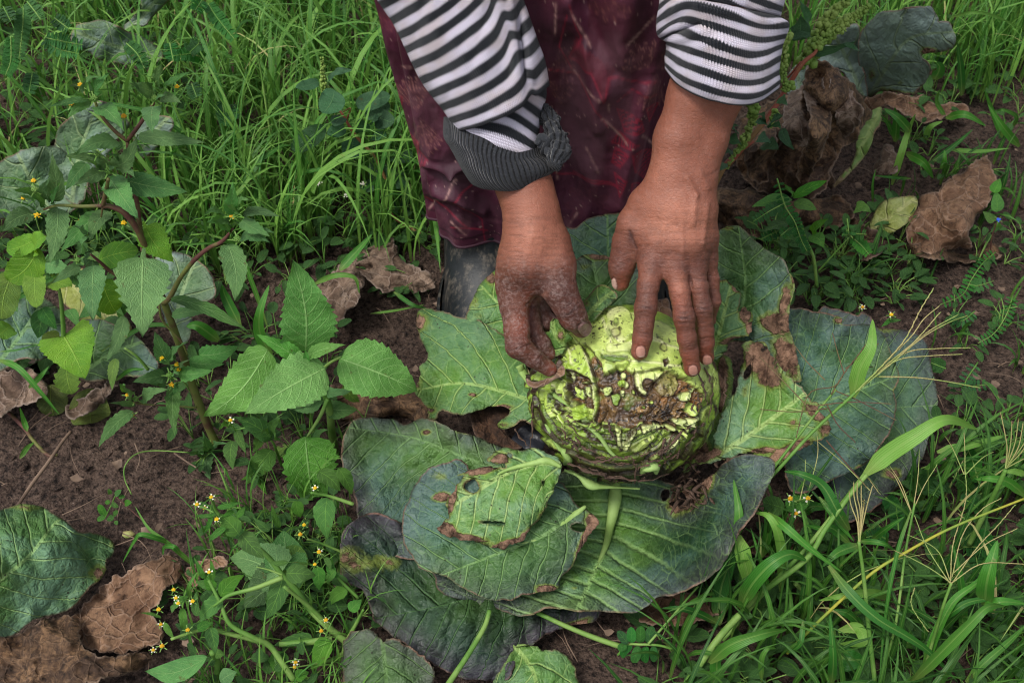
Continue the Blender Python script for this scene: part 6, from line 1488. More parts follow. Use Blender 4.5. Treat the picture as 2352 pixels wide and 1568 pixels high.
leafset(w7, 'N', .93, [(740, 1240, 955, 1134, 70, .0), (735, 1250, 482, 1297, 84, .01), (745, 1270, 890, 1316, 80, .02), (735, 1230, 680, 1155, 34), (700, 1400, 560, 1450, 80), (850, 1480, 935, 1550, 90), (780, 1500, 690, 1500, 110), (860, 1470, 960, 1370, 60), (1120, 1330, 1235, 1330, 70)], MAT['herb'], 440, shape='lance', teeth=0)
w8 = thing('compound_leaved_weed', 'sprig of round paired leaflets lying below the front leaf of the cabbage', 'weed', (.16, .5, 0))
tube('rachis', atZ(px('L', (1450, 1260), (1500, 1210), (1560, 1208), (1650, 1212), (1720, 1230)), [.03, .04, .045, .045, .04]), [.0012], MAT['stem_g'], w8, 6)
leafZ(w8, 'L', [(1500, 1205, 1448, 1140, 46, .045, .05), (1520, 1200, 1515, 1120, 48, .045, .055), (1560, 1200, 1565, 1115, 54, .045, .055), (1605, 1205, 1620, 1115, 54, .045, .055), (1495, 1212, 1448, 1228, 40, .045, .04), (1520, 1215, 1470, 1275, 40, .045, .03), (1555, 1215, 1525, 1300, 50, .045, .03), (1590, 1215, 1585, 1300, 46, .045, .03), (1625, 1215, 1630, 1295, 42, .045, .03)], MAT['compound'], 460, shape='round', teeth=0, nu=14, nv=5, name='leaflet', roll=0)
w9 = thing('compound_leaved_weed', 'trailing weed with tiny leaflets on bare soil at the right edge', 'weed', (.48, .8, 0))
for pts, n in [([(2010, 170), (1930, 240), (1860, 340), (1800, 440), (1660, 500)], 18), ([(1840, 370), (1900, 380), (2000, 350)], 6), ([(1880, 540), (1800, 600), (1720, 560)], 8), ([(2120, 440), (2080, 560), (2000, 680), (1900, 740)], 14), ([(1700, 900), (1600, 860)], 6), ([(1900, 860), (1820, 1000), (1960, 1000)], 10)]:
    frond(w9, 'O', pts, .02, n, .010, .55, 'z')
w10 = thing('compound_leaved_weed', 'dark ferny weed with rows of leaflets in the grass right of the cabbage', 'weed', (.45, .62, 0))
for i in range(16):
    x, y = rng.uniform(1380, 2200), rng.uniform(240, 760); a = rng.uniform(0, 6.28); l = rng.uniform(120, 230)
    frond(w10, 'Q', [(x, y), (x + math.cos(a) * l * .5, y + math.sin(a) * l * .5 - 20), (x + math.cos(a) * l, y + math.sin(a) * l)], [.03, rng.uniform(.03, .08)], 14, .009, .5, 'z')
w11 = thing('compound_leaved_weed', 'clump of ferny sprays with tiny leaflets in the grass at the top left corner', 'weed', (-.5, 1.25, 0))
for pts in [[(130, 40), (125, 160), (105, 330)], [(1120, 0), (1080, 60)], [(1150, 20), (1210, 110), (1300, 220)], [(150, 10), (190, 60), (225, 110)], [(250, 210), (350, 230), (460, 250)], [(240, 220), (320, 270), (440, 300)], [(180, 400), (160, 520)], [(1230, 560), (1250, 700)], [(1270, 580), (1295, 670)], [(940, 240), (960, 340)], [(1060, 460), (1090, 540)], [(1000, 300), (1100, 240), (1050, 290)], [(60, 200), (60, 330), (30, 420)], [(1130, 330), (1070, 300), (960, 310)], [(300, 100), (380, 160)], [(20, 40), (60, 120)], [(700, 240), (760, 300), (800, 380)]]:
    frond(w11, 'A', pts, [1.2, 1.16], 20, .011, .42)

# 8. amaranth behind the forearm at the right, and its like at the left
w12 = thing('amaranth', 'red stemmed amaranth with beaded green flower spikes behind the raised sleeve at the right', 'amaranth', (.22, 1.0, 0))
stemY(w12, 'N', [.98, 1.0, 1.02], [(220, 1220), (300, 1060), (380, 970), (490, 885)], [.005, .0046, .0036, .003], MAT['stem_a'], n=10)
stemY(w12, 'N', [1.0, 1.04, 1.06], [(330, 1040), (480, 860), (600, 710), (700, 555), (800, 400), (880, 330), (900, 260)], [.004, .0044, .0042, .0038, .0034, .0026, .0018], MAT['stem_a'], n=10)
stemY(w12, 'N', 1.05, [(790, 390), (700, 500), (660, 560)], [.002, .0014, .001], MAT['stem_a'])
def spike(parent, crop, pts, y, r, n, seed=0, mat='seed'):
    P = atY([px(crop, p) for p in pts], y); C = catmull(P, n); A = Acc(); rs = np.random.RandomState(seed)
    for i in range(n):
        rr = r * (1 - .55 * i / n) * (1 + .35 * (i % 3 == 0))
        for k in range(9):
            d = rs.randn(3); d /= np.linalg.norm(d); A.add(IV * rr * rs.uniform(.28, .5) * np.array([1, 1, 1.2]) + C[i] + d * rr * .7, IF)
    return A.obj('flower_spike', MAT[mat], parent)
spike(w12, 'N', [(830, 380), (880, 280), (920, 190), (960, 110), (1040, 40), (1090, -10)], 1.07, .0085, 30, 1, 'seed_g')
spike(w12, 'N', [(930, 240), (1000, 180), (1080, 130), (1160, 80), (1215, 40)], 1.07, .0068, 26, 2, 'seed_g')
spike(w12, 'N', [(900, 270), (980, 210), (1060, 190)], 1.06, .006, 14, 12, 'seed_g')
spike(w12, 'N', [(690, 230), (680, 330), (680, 430), (685, 540)], 1.03, .0062, 15, 3, 'seed_g')
spike(w12, 'N', [(485, 640), (490, 720), (470, 800), (440, 860)], 1.0, .0062, 18, 4, 'seed_g')
spike(w12, 'N', [(625, 710), (600, 790)], 1.0, .004, 10, 5, 'seed_g')
spike(w12, 'N', [(720, 540), (680, 560)], 1.03, .005, 6, 6, 'seed_g')
spike(w12, 'N', [(440, 860), (420, 920), (375, 960), (330, 1050)], .99, .0045, 12, 7, 'seed_g')
leafset(w12, 'N', 1.06, [(850, 200, 720, 180, 120, .0, dict(roll=.3)), (790, 250, 790, 100, 140, .0), (850, 130, 770, -10, 60), (860, 340, 1130, 262, 66, .0, dict(roll=.8)), (700, 240, 860, 230, 60), (1060, 270, 1165, 330, 36)], MAT['amar'], 480, shape='ovate', teeth=0)
leafset(w12, 'N', .99, [(580, 790, 500, 775, 70), (600, 780, 680, 730, 84), (600, 790, 665, 810, 60), (580, 860, 505, 890, 90), (560, 900, 652, 940, 110), (670, 810, 748, 940, 66), (560, 760, 520, 720, 50), (400, 880, 330, 900, 90), (380, 830, 320, 800, 60), (340, 940, 290, 960, 80), (300, 1020, 270, 1080, 50), (640, 640, 700, 660, 80), (350, 820, 400, 790, 50)], MAT['amar'], 495, shape='ovate', teeth=0)
w13 = thing('amaranth', 'leafy amaranth with one upright spike in the grass left of the skirt', 'amaranth', (-.22, 1.15, 0))
stemY(w13, 'A', [1.16, 1.12], [(1840, 560), (1900, 640), (1960, 740), (2080, 880), (2150, 1030)], [.0016, .0022, .0028, .003, .003], MAT['stem_a'])
stemY(w13, 'A', [1.08, 1.05], [(2140, 1150), (2190, 1210), (2270, 1260), (2360, 1310)], [.002, .0026, .003, .003], MAT['stem_a'])
stemY(w13, 'A', 1.13, [(1920, 660), (1940, 600), (1900, 620)], [.0014, .001], MAT['stem_a'])
spike(w13, 'A', [(1800, 520), (1790, 430), (1782, 330)], 1.17, .005, 16, 8, 'seed_g')
leafset(w13, 'A', 1.14, [(1850, 500, 1790, 628, 140, .03), (1970, 580, 2160, 530, 100, .0), (1800, 700, 1615, 832, 110, .01), (1820, 450, 1945, 390, 40), (1760, 450, 1640, 490, 70), (1900, 650, 1850, 700, 80), (2020, 640, 2160, 580, 110, .0), (2090, 640, 2180, 680, 110), (1960, 760, 1940, 880, 130, .02), (2060, 760, 2135, 760, 90), (1900, 690, 1815, 750, 80), (2060, 690, 2090, 660, 70), (2130, 900, 2070, 1000, 150, .02), (2010, 730, 2000, 660, 90), (2200, 860, 2260, 900, 130), (2140, 960, 2230, 1040, 130), (2010, 1010, 2080, 1050, 110), (2180, 1120, 2290, 1090, 90), (2250, 1150, 2350, 1130, 120, 0, dict(mat='weed_yellow')), (2250, 1150, 2270, 1210, 70), (2300, 1180, 2360, 1270, 110), (2180, 1190, 2230, 1260, 70)], MAT['amar'], 520, shape='round', teeth=0, fold=.1)
for k, (x, y) in enumerate([(1768, 1015), (2010, 1020), (1912, 1080), (1015, 1105)]):
    floret(w13, atY([px('A', (x, y))], 1.08)[0], .0035, MAT['petal_w'], MAT['petal_w'], 5, .006)

# 9. seedling and loose twigs on the bare soil
w14 = thing('seedling', 'tiny oval leaved seedling on bare soil right of the fallen cabbage leaf', 'seedling', (-.36, .62, 0))
leafZ(w14, 'M', [(640, 550, 600, 480, 44, .01, .02), (640, 555, 590, 580, 34, .01, .01), (655, 560, 690, 575, 44, .01, .01), (690, 550, 720, 520, 34, .01, .02), (700, 580, 712, 606, 24, .01, .01), (660, 480, 650, 455, 30, .02, .02), (700, 430, 740, 395, 34, .02, .03), (670, 420, 660, 385, 26, .02, .03), (760, 480, 800, 465, 40, .01, .02), (720, 440, 760, 430, 26, .02, .02), (680, 470, 720, 500, 30, .02, .02)], MAT['herb'], 550, shape='round', teeth=0, nu=12, nv=5)
stemZ(w14, 'M', [(640, 560), (680, 480), (700, 430)], [0, .02], [.001, .0008], MAT['stem_g'])
stemZ(w14, 'M', [(700, 430), (780, 500), (880, 590)], [.01, .0], [.0008], MAT['stem_r'])
for lab, pts, R, mt in [('long thin grey stem leaning over the bare soil at the left edge', [(-10, 660), (120, 470), (200, 350), (290, 230), (380, 100), (430, 40)], [.0022, .0026, .0022], 'twig'),
                        ('dark red weed stem bending down to the soil at the left edge', [(-10, -140), (60, -70), (150, 20), (200, 90), (290, 180), (350, 180)], [.0028, .0026, .002], 'stem_r'),
                        ('short dry stalk lying on the soil in the middle of the bare patch', [(1060, 170), (1150, 230), (1250, 290)], [.0014, .001], 'twig'),
                        ('thin pale straw lying across the soil above the seedling', [(880, 210), (1000, 160), (1110, 125)], [.001, .0008], 'twig'),
                        ('forked dry rootlet standing on the bare soil', [(820, 110), (850, 200), (830, 280)], [.001, .0008], 'twig')]:
    o = stemZ(None, 'M', pts, [.012, .006], R, MAT[mt], 'twig'); tag(o, lab, 'twig')
o = stemZ(None, 'M', [(800, 420), (760, 330), (760, 250), (820, 180), (930, 155), (1150, 165)], [.005, .03, .01], [.0009], MAT['stem_g'], 'tendril'); tag(o, 'thin green tendril curling over the bare soil', 'tendril')
o = obj('pebble', IV * np.array([.0075, .0045, .004]) + atZ([px('M', (782, 664))], .0)[0], IF, MAT['seed']); tag(o, 'pale green flat seed lying on the bare soil beside the seedling', 'seed')

# ------------------------------------------------------------------ other cabbage leaves lying about
def loose(nm, label, cat, *a, **k):
    o = traced(nm, *a, **k); tag(o, label, cat); return o
loose('fallen_cabbage_leaf', 'large fallen cabbage leaf lying on the soil at the bottom left corner', 'cabbage leaf', 'M', [(-120, 560), (0, 520), (60, 495), (130, 480), (250, 492), (330, 540), (420, 592), (470, 640), (520, 652), (600, 660), (670, 690), (702, 735), (690, 780), (650, 815), (652, 850), (640, 900), (600, 940), (560, 975), (500, 1040), (430, 1112), (320, 1150), (250, 1170), (200, 1190), (150, 1220), (110, 1262), (60, 1288), (0, 1285), (-120, 1250)],
      [(-100, 1010), (0, 940), (180, 790), (330, 600), (420, 540)], [(0, 520, .075), (250, 492, .05), (600, 660, .02), (700, 735, .012), (560, 975, .015), (430, 1112, .015), (100, 1262, .012), (0, 900, .09), (300, 760, .075), (-120, 900, .09), (480, 850, .05)], MAT['cab_green2'] if 'cab_green2' in MAT else MAT['cab_blue'], seed=31, P=.034, k=.45, pucker=.003,
      dead=[(600, 900, 70, 60, 0, .62), (160, 500, 120, 30, 0, .5), (680, 730, 30, 30, 0, .45)])
far = [('pale cabbage leaf standing behind the tall weed, nearer its stem', 'A', [(300, 800), (320, 720), (380, 650), (450, 600), (500, 575), (560, 560), (620, 590), (680, 650), (720, 700), (640, 790), (560, 900), (500, 960), (480, 1050), (462, 1110), (400, 1130), (330, 1060), (300, 950)], [(400, 1100), (440, 850), (540, 570)], [(300, 800, .10), (560, 560, .20), (460, 1110, .06), (700, 680, .16)]),
       ('broad dull cabbage leaf at the left edge behind the weeds', 'A', [(-80, 950), (0, 895), (60, 860), (130, 830), (240, 808), (330, 820), (420, 900), (460, 1000), (440, 1120), (380, 1180), (230, 1200), (60, 1215), (-80, 1180)], [(300, 1200), (200, 1050), (100, 860)], [(0, 900, .11), (240, 808, .12), (440, 1000, .08), (200, 1200, .04)]),
       ('purplish cabbage leaf half hidden behind the weed fork', 'A', [(735, 780), (750, 720), (800, 665), (870, 640), (935, 645), (960, 680), (950, 720), (890, 790), (820, 860), (760, 890), (730, 840)], [(740, 880), (830, 760), (930, 650)], [(750, 760, .10), (930, 650, .15), (760, 890, .07)]),
       ('slate blue cabbage leaf low at the left edge under the weeds', 'B', [(-60, 440), (0, 425), (80, 388), (160, 385), (250, 405), (320, 450), (360, 520), (340, 640), (280, 720), (200, 750), (120, 735), (60, 770), (0, 808), (-60, 800)], [(-40, 800), (120, 600), (250, 400)], [(0, 430, .07), (250, 405, .07), (0, 800, .03), (340, 640, .05)]),
       ('slate blue cabbage leaf under the yellow lobed leaf', 'B', [(420, 560), (540, 520), (650, 560), (760, 620), (850, 720), (880, 790), (800, 835), (700, 840), (560, 862), (450, 855), (400, 760)], [(420, 850), (600, 720), (800, 640)], [(420, 560, .06), (850, 750, .05), (450, 850, .02), (650, 600, .06)]),
       ('grey green cabbage leaf behind the right hand fork of the tall weed', 'B', [(870, 160), (950, 145), (1060, 175), (1160, 250), (1190, 330), (1180, 400), (1080, 450), (1060, 560), (1040, 640), (980, 660), (900, 500), (860, 300)], [(940, 650), (1000, 400), (1080, 200)], [(900, 160, .09), (1180, 350, .08), (980, 650, .03)]),
       ('pale cabbage leaf with sunken middle among the grass at the top left', 'A', [(385, 200), (420, 140), (520, 115), (600, 118), (700, 170), (770, 195), (850, 240), (900, 285), (890, 330), (800, 370), (720, 360), (640, 350), (560, 335), (500, 300), (420, 260)], [(880, 320), (650, 260), (420, 180)], [(400, 200, .09), (880, 300, .09), (600, 340, .06), (600, 120, .12)]),
       ('whitish upright cabbage leaf at the top edge left of the person', 'A', [(655, 205), (690, 140), (740, 90), (780, 20), (800, -40), (950, -40), (900, 40), (850, 95), (800, 140), (740, 165), (700, 180)], [(660, 200), (780, 100), (900, -40)], [(660, 205, .08), (850, -40, .17), (850, 95, .11)]),
       ('yellowing cabbage leaf seen through the gap of the lobed weed', 'B', [(300, 250), (420, 230), (560, 290), (620, 400), (720, 560), (700, 640), (560, 600), (420, 500), (330, 400)], [(320, 260), (500, 420), (680, 620)], [(300, 250, .05), (620, 400, .04), (600, 620, .03)])]
for i, (lab, cr, ol, md_, zc) in enumerate(far):
    loose('fallen_cabbage_leaf', lab, 'cabbage leaf', cr, ol, md_, zc, MAT['cab_yel'] if i == 8 else MAT['cab_far' if i not in (3, 4) else 'cab_blue'], seed=40 + i, P=.028, step=8, ruffle=.006)
dry = [('tan crumpled dead leaf on the soil below the fallen cabbage leaf', 'M', [(440, 1200), (480, 1140), (520, 1080), (600, 1010), (680, 920), (760, 900), (830, 850), (900, 828), (980, 800), (1050, 790), (1110, 830), (1100, 900), (1060, 960), (1000, 1010), (960, 1090), (920, 1150), (960, 1200), (1010, 1260), (960, 1320), (900, 1345), (760, 1390), (600, 1370), (480, 1300)], 'dry_tan', .012, .006),
       ('small tan dead leaf curled at the right of the larger dead leaf', 'M', [(1095, 950), (1130, 880), (1180, 850), (1230, 820), (1290, 800), (1350, 790), (1365, 850), (1300, 880), (1240, 900), (1200, 960), (1180, 1000), (1130, 1010)], 'dry_tan', .018, .005),
       ('blackened dead leaves decaying along the bottom left edge', 'M', [(-60, 1290), (60, 1300), (200, 1210), (350, 1160), (470, 1180), (500, 1330), (640, 1400), (860, 1380), (930, 1400), (860, 1480), (640, 1540), (400, 1600), (-60, 1620)], 'dry_rot', .006, .012),
       ('curled brown dead leaf beside the boot', 'B', [(1760, 350), (1830, 270), (1900, 210), (1980, 150), (2010, 80), (2070, 45), (2140, 60), (2200, 110), (2230, 180), (2300, 230), (2352, 250), (2400, 300), (2400, 360), (2300, 370), (2200, 360), (2130, 370), (2060, 330), (1990, 250), (2010, 340), (1960, 440), (1900, 520), (1860, 600), (1820, 590), (1830, 500), (1800, 420)], 'dry', .03, .014),
       ('dark dry leaf remains on the soil between the weeds and the cabbage', 'B', [(1830, 900), (1940, 870), (2060, 880), (2200, 900), (2360, 960), (2400, 1060), (2280, 1080), (2100, 1060), (1950, 1100), (1880, 1080), (1840, 1000)], 'dry_rot', .008, .012),
       ('reddish dry leaf remains at the left edge above the bare soil', 'B', [(-60, 790), (60, 800), (160, 790), (230, 850), (260, 920), (200, 980), (100, 1000), (0, 1050), (-60, 1050)], 'dry', .02, .010),
       ('grey dry leaf remains behind the olive leaf', 'B', [(380, 1000), (450, 960), (640, 830), (700, 740), (780, 760), (700, 830), (620, 920), (560, 1000), (420, 1060), (370, 1060)], 'dry', .015, .010),
       ('brown dead leaf under the tip of the front cabbage leaf', 'Q', [(-60, 1080), (60, 1030), (180, 1000), (300, 1010), (420, 1040), (480, 1100), (300, 1180), (200, 1220), (60, 1200), (-60, 1170)], 'dry_tan', .014, .010),
       ('reddish brown dead leaf under the small daisies right of the cabbage', 'Q', [(600, 690), (700, 640), (820, 620), (860, 500), (940, 540), (1000, 600), (1040, 650), (1020, 700), (960, 750), (820, 780), (660, 770)], 'dry_tan', .02, .009)]
for i, (lab, cr, ol, mt, z, cru) in enumerate(dry):
    ctr = np.mean(ol, 0)
    loose('dead_leaf', lab, 'dead leaf', cr, ol, [ol[0], tuple(ctr), ol[len(ol) // 2]], [(ctr[0], ctr[1], z * .5 + .008), ol[0] + (z * .5,), ol[len(ol) // 2] + (z,), ol[len(ol) // 4] + (z,), ol[3 * len(ol) // 4] + (z,)], MAT[mt], seed=60 + i, step=5.5, crumple=cru, cf=28, jag=4, jagf=.06, ruffle=.013, veinpuck=False, pucker=.0015)

# ------------------------------------------------------------------ the withered cabbage plant at the upper right
dc = thing('withered_cabbage', 'withered cabbage plant with brown rotting head and one green leaf at the upper right', 'cabbage', (.42, 1.12, 0))
traced('leaf', 'N', [(1165, 620), (1150, 420), (1155, 230), (1200, 160), (1270, 92), (1340, 72), (1400, 66), (1460, 48), (1560, 42), (1612, 48), (1650, 118), (1652, 142), (1718, 138), (1742, 190), (1766, 235), (1740, 300), (1650, 332), (1560, 345), (1560, 372), (1602, 420), (1592, 480), (1560, 530), (1500, 590), (1470, 605), (1400, 580), (1290, 575), (1235, 610)],
       [(1200, 650), (1330, 420), (1480, 240), (1740, 200)], [(1170, 600, .03), (1160, 200, .17), (1450, 50, .24), (1760, 230, .19), (1600, 500, .10), (1250, 600, .04), (1400, 350, .16)], MAT['cab_far2'], dc, seed=80, P=.03, k=-.2, pucker=.0022, step=7, ruffle=.003,
       dead=[(1590, 325, 60, 28, 0, .9), (1235, 470, 26, 40, 0, .75), (1400, 585, 150, 24, 10, .8), (1420, 515, 30, 18, 0, .5)])
traced('leaf', 'N', [(860, 350), (900, 330), (960, 260), (1030, 200), (1090, 165), (1145, 160), (1170, 280), (1180, 420), (1215, 610), (1120, 560), (1040, 450), (960, 430), (880, 420)], [(1190, 640), (1100, 420), (1000, 220)], [(860, 350, .10), (1140, 160, .17), (1210, 600, .05), (1000, 400, .10)], MAT['cab_far2'], dc, seed=81, step=7)
traced('leaf', 'N', [(700, 540), (740, 420), (830, 380), (860, 420), (830, 560), (800, 640), (720, 600)], [(800, 640), (760, 420)], [(700, 540, .06), (830, 380, .1)], MAT['cab_far2'], dc, seed=82, step=7)
traced('dead_head_leaf', 'N', [(845, 380), (880, 372), (905, 392), (960, 400), (1010, 428), (1060, 480), (1110, 530), (1165, 605), (1200, 660), (1230, 720), (1180, 780), (1140, 860), (1080, 920), (1030, 980), (1000, 1060), (985, 1180), (960, 1100), (1000, 960), (960, 900), (880, 840), (820, 760), (790, 680), (800, 600), (815, 480)],
       [(850, 380), (980, 640), (1000, 1100)], [(860, 375, .17), (1190, 660, .10), (1100, 880, .07), (980, 1180, .02), (800, 640, .12), (980, 640, .17)], MAT['dry_rot'], dc, seed=83, crumple=.011, ruffle=.014, cf=24, jag=4, step=5, veinpuck=False)
traced('dead_head_leaf', 'N', [(380, 960), (400, 820), (440, 720), (560, 660), (700, 600), (800, 600), (850, 760), (960, 880), (1010, 960), (980, 1080), (960, 1180), (860, 1230), (720, 1240), (560, 1210), (440, 1130)], [(500, 1180), (700, 900), (800, 620)], [(380, 960, .03), (700, 600, .10), (960, 900, .08), (700, 1230, .01), (700, 900, .11)], MAT['dry_rot'], dc, seed=84, crumple=.013, ruffle=.014, cf=22, jag=4, step=5, veinpuck=False)
for i, (ol, zz) in enumerate([([(700, 620), (760, 560), (830, 560), (860, 700), (850, 860), (800, 980), (720, 1060), (640, 1080), (650, 940), (680, 780)], (.12, .15, .05)), ([(860, 620), (930, 600), (980, 720), (960, 880), (900, 1020), (820, 1140), (760, 1120), (800, 960), (840, 800)], (.14, .17, .04)),
                              ([(980, 480), (1060, 520), (1150, 640), (1180, 720), (1120, 820), (1060, 880), (1020, 780), (1000, 640)], (.18, .15, .10)), ([(420, 900), (520, 760), (620, 720), (640, 860), (600, 1020), (560, 1140), (470, 1100)], (.08, .12, .03)), ([(850, 400), (900, 400), (930, 520), (900, 660), (840, 700), (810, 600), (820, 480)], (.18, .17, .15))]):
    c_ = np.mean(ol, 0)
    traced('dead_head_leaf', 'N', ol, [ol[0], tuple(c_), ol[len(ol) // 2 + 1]], [ol[0] + (zz[0],), (c_[0], c_[1], zz[1]), ol[len(ol) // 2 + 1] + (zz[2],)], MAT['dry_rot' if i % 2 else 'dry'], dc, seed=180 + i, crumple=.009, cf=26, jag=4, step=5, veinpuck=False, ruffle=.012)
traced('dead_head_leaf', 'N', [(1180, 640), (1240, 610), (1320, 570), (1420, 590), (1500, 600), (1560, 600), (1640, 660), (1740, 640), (1820, 660), (1850, 700), (1740, 740), (1600, 760), (1480, 745), (1400, 700), (1300, 680), (1240, 780), (1160, 800)], [(1200, 700), (1500, 660), (1840, 690)], [(1200, 640, .06), (1500, 620, .035), (1830, 690, .02), (1400, 700, .02)], MAT['dry_tan'], dc, seed=85, ruffle=.012, crumple=.010, jag=4, step=6, veinpuck=False)
traced('stalk', 'N', [(1300, 670), (1290, 760), (1240, 860), (1200, 960), (1100, 1080), (1010, 1170), (985, 1165), (1060, 1080), (1130, 980), (1140, 860), (1180, 760), (1240, 690)], [(1290, 680), (1180, 900), (1000, 1165)], [(1300, 670, .07), (1000, 1165, .015)], MAT['weed_yel2'], dc, seed=86, step=7)
dl = [('brown wrinkled dead leaf with a reddish tip lying right of the withered cabbage', 'N', [(1440, 1420), (1500, 1300), (1540, 1230), (1640, 1190), (1720, 1110), (1800, 1080), (1870, 1010), (1960, 965), (1990, 1080), (2012, 1150), (1960, 1290), (1880, 1380), (1850, 1480), (1870, 1560), (1760, 1560), (1600, 1600), (1500, 1540)], 'dry_tan', .035, .013),
      ('dead leaf litter spread below the brown wrinkled leaf at the right', 'N', [(1000, 1500), (1120, 1360), (1240, 1440), (1400, 1480), (1600, 1540), (1860, 1580), (1980, 1500), (2050, 1620), (1800, 1640), (1500, 1600), (1300, 1580), (1180, 1640)], 'dry_rot', .01, .012),
      ('dark dead leaf litter on the soil behind the right hand', 'N', [(240, 1200), (420, 1180), (700, 1250), (960, 1230), (1060, 1250), (1120, 1340), (1000, 1420), (800, 1420), (600, 1480), (400, 1460), (260, 1380)], 'dry_rot', .012, .012),
      ('pale bent dry stalks standing in the middle of the upper right soil', 'N', [(1250, 1050), (1300, 940), (1360, 920), (1400, 1000), (1390, 1080), (1320, 1120), (1260, 1110)], 'dry', .02, .010)]
for i, (lab, cr, ol, mt, z, cru) in enumerate(dl):
    ctr = np.mean(ol, 0)
    loose('dead_leaf', lab, 'dead leaf', cr, ol, [ol[0], tuple(ctr), ol[len(ol) // 2]], [(ctr[0], ctr[1], z + .02), ol[0] + (z,), ol[len(ol) // 2] + (z,), ol[len(ol) // 4] + (z,), ol[3 * len(ol) // 4] + (z,)], MAT[mt], seed=90 + i, step=6, crumple=cru, cf=26, jag=4, jagf=.06, ruffle=.014, veinpuck=False)
loose('dead_leaf', 'yellowing dying leaf with brown spots under the wrinkled dead leaf at the right', 'dead leaf', 'N', [(1210, 1450), (1240, 1350), (1290, 1270), (1360, 1245), (1500, 1232), (1520, 1290), (1470, 1380), (1400, 1440), (1300, 1480)], [(1215, 1460), (1360, 1350), (1510, 1240)], [(1210, 1450, .03), (1500, 1240, .045), (1360, 1350, .05)], MAT['cab_yel'], seed=96, step=7, dead=[(1370, 1340, 50, 50, 0, .6)])

# ------------------------------------------------------------------ grass
def blades(acc, P0, dirs, L, W, arch, rsd, seg=7, tint=None, lean=None):
    """many blades at once: rise, then arch over towards dirs"""
    n = len(P0); t = np.linspace(0, 1, seg + 1)
    ang = (arch[:, None] * t[None] ** 1.3)                      # bending away from upright
    ds = L[:, None] / seg
    dx = np.sin(ang) * ds; dz = np.cos(ang) * ds
    hx = np.concatenate([np.zeros((n, 1)), np.cumsum(dx[:, :-1], 1)], 1); hz = np.concatenate([np.zeros((n, 1)), np.cumsum(dz[:, :-1], 1)], 1)
    C = P0[:, None] + np.stack([dirs[:, 0:1] * hx, dirs[:, 1:2] * hx, hz], -1)
    sd = np.stack([-dirs[:, 1], dirs[:, 0], 0 * dirs[:, 0]], 1)
    tw = rsd.uniform(-.9, .9, n)
    sd = sd * np.cos(tw)[:, None] + np.array([0, 0, 1.0]) * np.sin(tw)[:, None]
    w = W[:, None] * np.minimum(1, (1 - t[None]) ** .7 * 1.5) * np.minimum(1, .45 + t[None] * 3)
    A = C + sd[:, None] * w[..., None] * .5; B = C - sd[:, None] * w[..., None] * .5
    lift = np.array([0, 0, 1.0]) * 0
    V = np.stack([A, B], 2).reshape(-1, 3); k = (seg + 1) * 2
    f = np.array([[2 * i, 2 * i + 1, 2 * i + 3, 2 * i + 2] for i in range(seg)]); F = (f[None] + (np.arange(n) * k)[:, None, None]).reshape(-1, 4)
    tn = tint if tint is not None else rsd.rand(n)
    U = np.stack([np.broadcast_to(t[None, :, None], (n, seg + 1, 2)), np.broadcast_to(np.array([-1., 1.])[None, None], (n, seg + 1, 2)), np.broadcast_to(tn[:, None, None], (n, seg + 1, 2))], -1).reshape(-1, 3)
    V[:, 2] = np.maximum(V[:, 2], -.02)
    acc.add(V, F, uvp=U)
def onscreen(x, y):
    Q, d = proj(np.stack([x, y, np.zeros_like(x)], 1)); return Q
CABZONE = np.array([(790, 960), (770, 1300), (880, 1440), (1100, 1540), (1340, 1490), (1580, 1440), (1740, 1270), (1960, 1210), (2150, 1030), (2170, 850), (2050, 730), (1820, 700), (1700, 560), (1000, 560), (950, 720)], float)
rs = np.random.RandomState(21)
G1 = Acc()
# tufts at the upper left, thinning out towards the bare soil
n = 5200
x = rs.uniform(-1.5, .12, n); y = rs.uniform(.93, 3.2, n)
Q = onscreen(x, y)
keep = ((Q[:, 1] < 640 - .0 * Q[:, 0]) & (Q[:, 0] < 1010)) & ~((Q[:, 0] < 560) & (Q[:, 1] > 600)) & ~((Q[:, 0] > 740) & (Q[:, 1] > 585) & (Q[:, 0] < 1010)) & (rs.rand(n) < np.where(Q[:, 0] < 450, .38, .85))
x, y = x[keep], y[keep]
for r_ in range(8):
    m = len(x); px_ = x + rs.randn(m) * .012; py_ = y + rs.randn(m) * .012; a = rs.uniform(0, 6.283, m)
    L = rs.gamma(6, .018, m) + .03; W = rs.uniform(.0020, .0050, m) * (1 + .8 * (rs.rand(m) < .2))
    blades(G1, np.stack([px_, py_, -.01 + 0 * px_], 1), np.stack([np.cos(a), np.sin(a)], 1), L, W, rs.uniform(.7, 2.9, m), rs, 6)
m = 420
x = rs.uniform(-1.3, .0, m); y = rs.uniform(1.0, 2.6, m); a = rs.uniform(0, 6.283, m)
blades(G1, np.stack([x, y, 0 * x], 1), np.stack([np.cos(a), np.sin(a)], 1), rs.uniform(.2, .34, m), rs.uniform(.004, .008, m), rs.uniform(1.3, 2.8, m), rs, 10)
# behind and to the right of the withered cabbage
n = 3600; x = rs.uniform(.1, 2.2, n); y = rs.uniform(1.25, 3.4, n); Q = onscreen(x, y)
keep = (Q[:, 1] < 215 + .02 * (Q[:, 0] - 1700)) | ((Q[:, 0] > 2150) & (Q[:, 1] < 260)); x, y = x[keep], y[keep]
for r_ in range(7):
    m = len(x); px_ = x + rs.randn(m) * .014; py_ = y + rs.randn(m) * .014; a = rs.uniform(0, 6.283, m)
    blades(G1, np.stack([px_, py_, 0 * px_], 1), np.stack([np.cos(a), np.sin(a)], 1), rs.gamma(6, .018, m) + .03, rs.uniform(.002, .005, m), rs.uniform(.3, 2.1, m), rs, 6)
